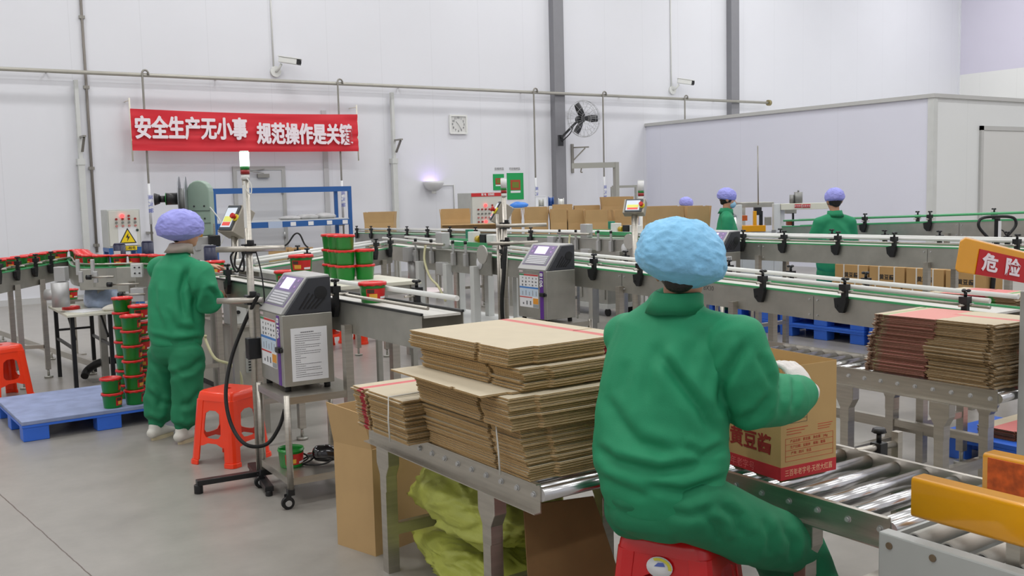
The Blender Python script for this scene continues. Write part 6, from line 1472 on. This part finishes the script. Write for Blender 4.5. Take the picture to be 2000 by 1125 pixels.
def head_mb(mb, c, f, u, s=1.):
    f = V(f).normalized(); u = V(u); u = (u-f*u.dot(f)).normalized(); r = f.cross(u); Rm = Matrix((r, f, u)).transposed()
    def P(x, y, z): return c+r*x*s+f*y*s+u*z*s
    mb.sph(P(0, -.012, .022), (.076*s, .094*s, .092*s), 24, 16, Rm)
    mb.sph(P(0, .022, -.035), (.060*s, .066*s, .075*s), 20, 14, Rm)
    mb.sph(P(0, .040, -.085), (.034*s, .036*s, .028*s), 16, 10, Rm)                      # chin
    mb.chain([P(0, .078, .012), P(0, .092, -.012), P(0, .100, -.030)], [.009*s, .012*s, .016*s], n=10)      # nose
    mb.sph(P(.013, .086, -.034), .010*s, 8, 6); mb.sph(P(-.013, .086, -.034), .010*s, 8, 6)
    for z in (-.056, -.067): mb.chain([P(-.020, .072, z), P(0, .081, z), P(.020, .072, z)], [.005*s, .0075*s, .005*s], n=8)
    for sg in (1, -1):
        mb.chain([P(sg*.045, .070, .028), P(sg*.024, .080, .030)], [.008*s, .009*s], n=8)                   # brow
        mb.sph(P(sg*.046, .050, -.022), (.020*s, .020*s, .018*s), 10, 8)                                    # cheek bone
        mb.chain([P(sg*.078, -.016, .020), P(sg*.088, -.022, .0), P(sg*.078, -.012, -.030)], [(.008*s, .015*s), (.007*s, .018*s), (.007*s, .010*s)], side=r, n=10)  # ear
    return P, Rm, r, f, u
def cap_mesh(P, Rm, rad, off, seed, vox, s=1., droop=0.):
    mb = MB().sph((0, 0, 0), 1, 120, 80); rx, ry, rz = rad
    for p in mb.v:
        q = V(p); az = math.atan2(q.y, q.x); low = max(0, -q.z)
        k = 1+.05*noise.noise(V((q.x*2+seed, q.y*2, q.z*2)))+.020*noise.noise(V((q.x*6, q.y*6+seed, q.z*6)))
        k += .030*(low**1.2)*math.sin(az*17+3*noise.noise(V((q.x*3, q.y*3, seed))))                # gathers towards the elastic
        rid = 1-abs(noise.noise(V((q.x*2.6+seed, q.y*2.6, q.z*3.4))))*2.2; k += .030*max(0, rid)**2
        k += .016*max(0, 1-abs(noise.noise(V((q.x*5+seed, q.y*5+q.z*2, q.z*6))))*3)**2
        p.x, p.y, p.z = q.x*rx*k, q.y*ry*k, q.z*rz*k
        if q.z < -.45: p.x *= 1-.30*(-.45-q.z)/.55; p.y *= 1-.30*(-.45-q.z)/.55; p.z = rz*(-.45-(-.45-q.z)*.75)
    for p in mb.v: p.z -= droop*p.x*(1-.3*p.z/rz)
    c = P(*off); mb.v = [c+Rm @ p for p in mb.v]
    # lift the front rim so the face stays clear: tilt towards the back
    return mb
def folds(seed, amp=.010, ax=(1, 1, 1), fr=6.):
    def f(c, n):
        q = V((c.x*ax[0], c.y*ax[1], c.z*ax[2]))
        a = noise.noise(q*fr+V((seed, 0, 0))); b = 1-abs(noise.noise(q*fr*.75+V((0, seed, 3))))*2
        return amp*(.5*a + .9*max(0, b)**2 - .35) + amp*.25*noise.noise(q*fr*3.1)
    return f
def pxy(c):
    d = c-CAM; k = FOC/d.dot(CF); return 1000+d.dot(CR)*k, 562.5-d.dot(CU)*k
def creases(lines, base):
    """cloth creases: each line is sighted points on the photograph's side of the cloth, with a width and a depth"""
    def f(c, n):
        v = base(c, n)
        if n.dot(c-CAM) > 0: return v
        x, y = pxy(c)
        for pts, w_, dp in lines:
            best = None
            for i in range(len(pts)-1):
                (x0, y0), (x1, y1) = pts[i], pts[i+1]; ux, uy = x1-x0, y1-y0; L2 = ux*ux+uy*uy
                t = max(0, min(1, ((x-x0)*ux+(y-y0)*uy)/L2)); dx, dy = x-x0-ux*t, y-y0-uy*t; d2 = dx*dx+dy*dy
                if best is None or d2 < best[0]: best = (d2, (ux*dy-uy*dx), (i+t)/(len(pts)-1))
            d = math.sqrt(best[0])
            if d > 5*w_: continue
            sg = d if best[1] > 0 else -d; end = min(1, min(best[2], 1-best[2])*5+.15)
            v += dp*end*(-math.exp(-(sg/w_)**2) + .75*math.exp(-((sg+1.9*w_)/(1.25*w_))**2) + .35*math.exp(-((sg-2.0*w_)/(1.4*w_))**2))
        return v
    return f
def person(lab, J, s=1., vox=.007, cvox=.011, cap=CAPL, gloves=None, mask=False, seed=1., legs=True, capr=(.135, .150, .105), capoff=(0, -.02, .055), jack_disp=None, trou_disp=None, headturn=None, collar=JACK, shoes=True, hem_drop=0., droop=0.):
    root_loc = V((J['hem'][0].x, J['hem'][0].y, 0))
    sd = (J['shR']-J['shL']); sd.z = 0; sd.normalize(); fw = ZZ.cross(sd)
    hf = headturn or fw
    body = MB()
    P, Rm, r_, f_, u_ = head_mb(body, J['head'], hf, J.get('headup', ZZ), s)
    T = [q for q, _ in J['torso']]
    body.chain([T[0]]+T[1:-1]+[J['neck']], [(.13*s, .10*s)]*(len(T)-1)+[(.055*s, .055*s)], side=sd, n=16)
    body.chain([J['neck']-ZZ*.03, lin_pts(J['neck'], J['head'], .5), J['head']-u_*.04*s-f_*.01*s], [.056*s, .052*s, .052*s], n=14)
    for k in 'RL':
        body.chain([J['neck']-ZZ*.06*s, J['sh'+k]], [.05*s, .05*s], n=10)
        body.chain([J['sh'+k], J['el'+k], J['wr'+k]], [.046*s, .036*s, .026*s], n=12)
        hand_mb(body, J['wr'+k], J['hd'+k], J['hu'+k], J.get('hs'+k, 1), s*.98, J.get('hc'+k, .5), .92 if gloves else 1.)
        body.chain([J['hip'+k], J['kn'+k], J['an'+k], J['an'+k]-ZZ*.03], [.075*s, .055*s, .036*s, .034*s], n=12)
        body.chain([J['hip'+k], T[0]], [.075*s, .09*s], n=10)
    me = remesh(body, vox, 5, .5); me.materials.clear(); me.materials.append(SKIN); me.transform(Matrix.Translation(-root_loc))
    o = part(None, 'person', me, None); o.location = root_loc; tag(o, lab, 'person'); INV[o] = Matrix.Translation(-root_loc)
    def wpart(nm, me_, mat, par=o, label=None):
        if isinstance(me_, MB): return part(par, nm, me_, mat, world=True, label=label)
        me_.materials.clear(); me_.materials.append(mat); me_.transform(Matrix.Translation(-root_loc)); return part(par, nm, me_, None, label=label)
    for sg in (1, -1):
        e = wpart('eye', MB().sph(P(sg*.031, .066, .010), .0125*s, 12, 8), EYEW); wpart('iris', MB().sph(P(sg*.031, .0745, .010), (.0062*s, .0055*s, .0062*s), 10, 6), EYEB)
    # hair below the cap
    hb = MB(); hb.sph(P(0, -.026, .018), (.082*s, .088*s, .088*s), 20, 14, Rm).sph(P(0, -.066, -.036), (.052*s, .028*s, .040*s), 16, 10, Rm)
    for sg in (1, -1): hb.sph(P(sg*.066, .018, .012), (.016*s, .022*s, .05*s), 10, 8, Rm)
    wpart('hair', remesh(hb, max(vox, .007), 3, .5), HAIR)
    cm = cap_mesh(P, Rm, [v*s for v in capr], capoff, seed, vox, s, droop)
    for f in range(len(cm.s)): cm.s[f] = True
    wpart('hair_net', cm, cap)
    # jacket
    jk = MB(); rads = [(a*s, b*s) for _, (a, b) in J['torso']]
    jk.chain(T, rads, side=sd, n=28)
    jk.chain([J['shL']-ZZ*.0, lin_pts(J['shL'], J['shR'], .5)+ZZ*.030*s-fw*.0, J['shR']], [.070*s, .088*s, .070*s], n=16)
    for k in 'RL':
        A = J.get('arm'+k) or [(J['sh'+k], .082), (lin_pts(J['sh'+k], J['el'+k], .5), .074), (J['el'+k], .070), (lin_pts(J['el'+k], J['wr'+k], .55), .060), (lin_pts(J['el'+k], J['wr'+k], .93), .046)]
        jk.chain([p for p, _ in A], [q*s for _, q in A], n=18)
    wpart('jacket', remesh(jk, cvox, 7, .5, jack_disp or folds(seed, .010*s)), JACK)
    # stand collar
    nb = J['neck']+ZZ*.018*s; tl = (J['head']-J['neck']).normalized()
    cb = MB(); ring = []
    for j, (h, rr) in enumerate(((-.040, .098), (.0, .084), (.028, .079), (.031, .074), (.0, .075), (-.03, .085))):
        for i in range(32):
            a = 2*math.pi*i/32; q = sd*math.cos(a)*rr*s+fw*math.sin(a)*rr*s*(1.0 if math.sin(a) < 0 else 1.05)
            ring.append(nb+q+tl*h*s+ZZ*(.006*noise.noise(V((math.cos(a)*2+seed, math.sin(a)*2, h*9)))-.02*s*max(0, math.sin(a))))
    cb.add(ring, [(j*32+i, j*32+(i+1) % 32, ((j+1) % 6)*32+(i+1) % 32, ((j+1) % 6)*32+i) for j in range(6) for i in range(32)], 0, True)
    wpart('collar', cb, collar)
    # trousers
    if legs:
        tr = MB(); tr.chain([J['hem'][0], T[0]], [(J['hem'][1][0]*s, J['hem'][1][1]*s)]*2, side=sd, n=24)
        for k in 'RL':
            L = J.get('leg'+k) or [(J['hip'+k], .100), (lin_pts(J['hip'+k], J['kn'+k], .5), .094), (J['kn'+k], .082), (lin_pts(J['kn'+k], J['an'+k], .5), .080), (lin_pts(J['kn'+k], J['an'+k], .85), .072), (lin_pts(J['kn'+k], J['an'+k], 1.0), .058)]
            tr.chain([p for p, _ in L], [q*s for _, q in L], n=20)
        wpart('trousers', remesh(tr, cvox, 6, .5, trou_disp or folds(seed+4, .009*s, (1, 1, .7), 7)), TROU)
    if gloves:
        for k in 'RL':
            g = MB(); hand_mb(g, J['wr'+k], J['hd'+k], J['hu'+k], J.get('hs'+k, 1), s*1.03, J.get('hc'+k, .5), 1.16)
            A = J['wr'+k]; dd = (J['wr'+k]-J['el'+k]).normalized(); g.chain([A-dd*.05*s, A+dd*.01*s], [.036*s, .034*s], n=14)
            wpart('glove', remesh(g, min(.0055, vox), 3, .5), gloves)
    if mask:
        mk = MB().sph(P(0, .052, -.052), (.060*s, .056*s, .052*s), 20, 14, Rm); wpart('face_mask', mk, pm('mask_blue', (150, 196, 222), .6))
        wpart('mask_strap', MB().tube([P(.06, .04, -.03), P(.082, -.01, .01)], .003, 5), PAPER); wpart('mask_strap', MB().tube([P(-.06, .04, -.03), P(-.082, -.01, .01)], .003, 5), PAPER)
    if shoes:
        for k in 'RL':
            a = J['an'+k]; fd = V(J.get('foot'+k, fw)); fd.z = 0; fd.normalize(); b = V((a.x, a.y, 0))
            sh = MB(); sh.chain([b-fd*.055*s+ZZ*.050, b-fd*.01*s+ZZ*.058, b+fd*.06*s+ZZ*.050, b+fd*.13*s+ZZ*.036, b+fd*.165*s+ZZ*.032], [(.040*s, .036*s), (.042*s, .046*s), (.043*s, .038*s), (.045*s, .026*s), (.036*s, .020*s)], side=ZZ.cross(fd), n=18)
            sh.chain([b-fd*.02*s+ZZ*.06, b-fd*.02*s+ZZ*.095], [.044*s, .042*s], n=14)
            so_ = wpart('shoe', remesh(sh, .006, 4, .5), SHOE)
            P2 = [(math.cos(t)*.113*s+.055*s, math.sin(t)*(.042+.004*math.cos(t))*s) for t in [2*math.pi*i/28 for i in range(28)]]
            wpart('sole', MB().prism(P2, b+ZZ*.0, fd, ZZ.cross(fd), (0, 0, .024)), SOLE, so_)
            wpart('lace_panel', MB().bar(b+fd*.045*s+ZZ*.093, b+fd*.10*s+ZZ*.070, .03, .006), PAPER, so_)
    return o
D_ = atD
# ---- seated worker in front, seen from behind ----
redc = V((2.285, 2.395, 0)); redz = math.atan2(-.43, -.90)
stool('glossy red plastic stool with an oval sticker under the seated worker in front', (redc.x, redc.y, 0), redz, RED, H=.52, wt=.305, wb=.415, sticker=True)
dS = 3.22
J = dict(head=D_(1334, 527, 3.17), neck=D_(1322, 597, 3.19), shL=D_(1222, 652, 3.33), shR=D_(1434, 660, 3.10),
         torso=[(D_(1290, 958, dS), (.205, .165)), (D_(1287, 890, dS), (.228, .180)), (D_(1288, 800, dS), (.222, .165)), (D_(1300, 710, dS), (.214, .148)), (D_(1312, 645, dS), (.196, .122)), (D_(1320, 605, 3.2), (.105, .085))],
         hem=(D_(1292, 985, dS), (.195, .150)),
         elR=D_(1478, 788, 3.16), wrR=D_(1580, 765, 3.40), elL=D_(1300, 800, 3.58), wrL=D_(1392, 800, 3.68),
         hdR=D_(1545, 714, 3.44)-D_(1580, 765, 3.40), huR=V((-CF.x, -CF.y, .0))*.8+rr_*.6, hcR=.35, hsR=-1,
         hdL=YY*.45+ZZ*.85-XX*.05, huL=-XX, hcL=.5, hsL=1,
         hipR=D_(1345, 985, 3.13), hipL=D_(1240, 985, 3.30), knR=D_(1562, 1072, 3.52), knL=D_(1500, 1050, 3.74), anR=V((2.86, 2.22, .11)), anL=V((3.02, 2.60, .11)))
J['headup'] = ZZ+Fh*.12
J['armR'] = [(J['shR'], .094), (D_(1456, 728, 3.10), .094), (D_(1472, 786, 3.14), .094), (D_(1515, 784, 3.25), .086), (D_(1545, 774, 3.33), .074), (D_(1562, 768, 3.37), .062)]
J['legR'] = [(J['hipR'], .118), (D_(1450, 1030, 3.24), .112), (D_(1515, 1056, 3.40), .104), (J['knR'], .094), (lin_pts(J['knR'], J['anR'], .5), .085), (J['anR'], .066)]
J['legL'] = [(J['hipL'], .118), (lin_pts(J['hipL'], J['knL'], .5), .108), (J['knL'], .092), (lin_pts(J['knL'], J['anL'], .5), .085), (J['anL'], .066)]
FL = [
 ([(1286, 690), (1325, 742), (1368, 800), (1398, 856)], 11, .020), ([(1300, 660), (1270, 720), (1262, 790)], 13, .008),
 ([(1400, 800), (1412, 745), (1440, 700), (1458, 668)], 10, .014), ([(1180, 770), (1205, 820), (1250, 866), (1330, 890)], 13, .014),
 ([(1160, 872), (1200, 902), (1290, 922), (1395, 902)], 11, .018), ([(1265, 948), (1335, 962), (1418, 930)], 9, .014),
 ([(1330, 872), (1372, 890), (1420, 868)], 9, .012), ([(1168, 930), (1215, 955), (1270, 972)], 10, .010),
 ([(1225, 700), (1212, 760), (1222, 830)], 14, .008), ([(1478, 690), (1496, 722), (1512, 760)], 8, .011), ([(1440, 822), (1480, 806), (1506, 770)], 9, .010),
 ([(1522, 732), (1530, 770), (1524, 812)], 7, .009), ([(1548, 738), (1554, 770), (1548, 800)], 6, .008), ([(1385, 640), (1350, 690), (1345, 740)], 13, .006)]
FT_ = [([(1405, 985), (1440, 1010), (1452, 1050)], 9, .012), ([(1370, 1000), (1400, 1030), (1408, 1062)], 9, .010), ([(1300, 1000), (1350, 1008), (1400, 990)], 9, .010),
 ([(1490, 1010), (1505, 1050), (1500, 1085)], 9, .010), ([(1530, 1030), (1548, 1062), (1545, 1100)], 8, .010), ([(1180, 985), (1230, 1005), (1290, 1010)], 9, .009)]
person('person in green work suit and light blue hair net seated on the red stool', J, 1.0, .0055, .0085, CAPB, GLOVE, seed=2.3,
       capr=(.140, .152, .122), capoff=(0, -.022, .044), jack_disp=creases(FL, folds(2.3, .011, (1, 1, .8), 4.2)), trou_disp=creases(FT_, folds(6.3, .008, (1, 1, .8), 5.)), headturn=(Fh*.86+rr_*.34-ZZ*.10), droop=.14)
# ---- worker standing at the front conveyor, left ----
D1 = 6.85
fd1 = (XX*.80+YY*.60)
J = dict(head=D_(362, 452, 6.86), neck=D_(352, 487, 6.86), shL=D_(312, 522, 6.98), shR=D_(389, 529, 6.72),
         torso=[(D_(344, 655, D1), (.212, .165)), (D_(344, 615, D1), (.222, .172)), (D_(344, 565, D1), (.212, .160)), (D_(345, 525, D1), (.182, .128)), (D_(350, 497, 6.86), (.09, .08))],
         hem=(D_(344, 680, D1), (.195, .150)), elR=D_(410, 590, 6.72), wrR=D_(414, 578, 6.98), elL=D_(360, 572, 7.16), wrL=D_(404, 519, 7.24),
         hdR=rr_*.55+Fh*.7+ZZ*.1, huR=ZZ*.6+rr_*.5, hcR=.45, hsR=-1, hdL=rr_*.9+Fh*.45-ZZ*.10, huL=ZZ, hcL=.35, hsL=1,
         hipR=D_(366, 690, 6.77), hipL=D_(323, 690, 6.93), knR=D_(366, 778, 6.79), knL=D_(313, 772, 6.95), anR=D_(358, 843, 6.80), anL=D_(306, 838, 6.93), footR=fd1, footL=fd1)
for k in 'RL': J['an'+k].z = .10
J['armR'] = [(J['shR'], .088), (D_(402, 560, 6.70), .088), (D_(409, 590, 6.75), .086), (D_(415, 584, 6.88), .070), (D_(416, 577, 6.96), .050)]
J['armL'] = [(J['shL'], .088), (D_(338, 556, 7.1), .080), (J['elL'], .076), (D_(388, 532, 7.20), .062), (D_(400, 521, 7.23), .050)]
J['legR'] = [(J['hipR'], .118), (lin_pts(J['hipR'], J['knR'], .5), .114), (J['knR'], .106), (lin_pts(J['knR'], J['anR'], .5), .102), (lin_pts(J['knR'], J['anR'], .8), .094), (J['anR']+ZZ*.02, .06)]
J['legL'] = [(J['hipL'], .118), (lin_pts(J['hipL'], J['knL'], .5), .114), (J['knL'], .106), (lin_pts(J['knL'], J['anL'], .5), .102), (lin_pts(J['knL'], J['anL'], .8), .094), (J['anL']+ZZ*.02, .06)]
WJ = [([(366, 520), (352, 570), (360, 620)], 6, .018), ([(300, 550), (303, 600), (318, 640)], 7, .014), ([(392, 555), (378, 598), (384, 640)], 6, .016), ([(320, 600), (345, 640), (385, 650)], 7, .012), ([(404, 560), (420, 575), (424, 590)], 5, .012), ([(290, 655), (340, 668), (400, 660)], 5, .012)]
WT = [([(292, 705), (325, 730), (345, 735)], 6, .016), ([(398, 700), (372, 722), (348, 728)], 6, .014), ([(285, 760), (310, 785), (335, 790)], 6, .014), ([(395, 760), (370, 790), (350, 792)], 6, .014), ([(285, 815), (310, 826), (330, 818)], 5, .014), ([(345, 828), (365, 838), (390, 828)], 5, .014), ([(300, 740), (315, 770), (310, 800)], 6, .010)]
person('person in green suit and lavender hair net standing at the front conveyor, touching a bucket', J, .98, .006, .010, CAPL, None, seed=6.1,
       capr=(.134, .160, .122), capoff=(0, -.036, .034), jack_disp=creases(WJ, folds(6.1, .014, (1, 1, .8), 4.5)), trou_disp=creases(WT, folds(3.1, .012, (1, 1, .7), 5.5)), headturn=(rr_*.80+Fh*.60), collar=pm('inner_collar_grey', (168, 156, 146), .7))
# ---- far workers ----
def far_person(lab, px, pyhead, D, fw, arms, s=.97, mask=False, gloves=None, seed=3., lean=0.):
    hd = D_(px, pyhead, D); fw = V((fw.x, fw.y, 0)).normalized(); sd = fw.cross(ZZ)
    sc = s
    base = V((hd.x, hd.y, 0))-fw*lean; H = hd.z
    nk = hd-ZZ*.15*sc-fw*.025; sh = nk-ZZ*.085*sc
    pel = V((base.x, base.y, H-.72*sc)); chest = lin_pts(pel, sh, .65)
    J = dict(head=hd, neck=nk, shL=sh-sd*.165*sc, shR=sh+sd*.165*sc,
             torso=[(pel-ZZ*.02, (.190, .145)), (lin_pts(pel, sh, .3), (.200, .150)), (chest, (.195, .140)), (lin_pts(pel, sh, .92), (.165, .11)), (nk-ZZ*.02, (.09, .08))],
             hem=(pel-ZZ*.10, (.180, .135)), hipR=pel+sd*.09-ZZ*.08, hipL=pel-sd*.09-ZZ*.08, knR=V((base.x, base.y, .46))+sd*.10+fw*.02, knL=V((base.x, base.y, .46))-sd*.10+fw*.02,
             anR=V((base.x, base.y, .10))+sd*.10, anL=V((base.x, base.y, .10))-sd*.10)
    for k, sg in (('R', 1), ('L', -1)):
        eo, wo = arms
        J['el'+k] = J['sh'+k]+sd*sg*eo[0]+fw*eo[1]+ZZ*eo[2]; J['wr'+k] = J['el'+k]-sd*sg*wo[0]+fw*wo[1]+ZZ*wo[2]
        J['hd'+k] = fw-sd*sg*.25-ZZ*.15; J['hu'+k] = ZZ; J['hs'+k] = -sg; J['hc'+k] = .5
    return person(lab, J, sc, .010, .013, CAPL, gloves, mask, seed=seed, headturn=fw-ZZ*.15, capr=(.103, .120, .098), capoff=(0, -.024, .050))
far_person('person in green jacket, lavender hair net and blue face mask beside the packing machine', 1422, 390, 12.2, rr_*.98-Fh*.1, ((.05, -.02, -.27), (.06, .20, -.04)), mask=True, gloves=pm('glove_maroon', (70, 40, 48), .8), seed=3.3)
far_person('person in green suit and lavender hair net standing with back turned before the white room', 1629, 393, 10.9, Fh*.96+rr_*-.05, ((.07, .05, -.26), (.10, .20, -.06)), seed=8.2, s=.98)
far_person('person almost hidden behind open cartons, only the lavender hair net showing', 1342, 402, 14.9, rr_*.8-Fh*.5, ((.05, .05, -.25), (.08, .2, -.05)), s=.88, seed=5.7)
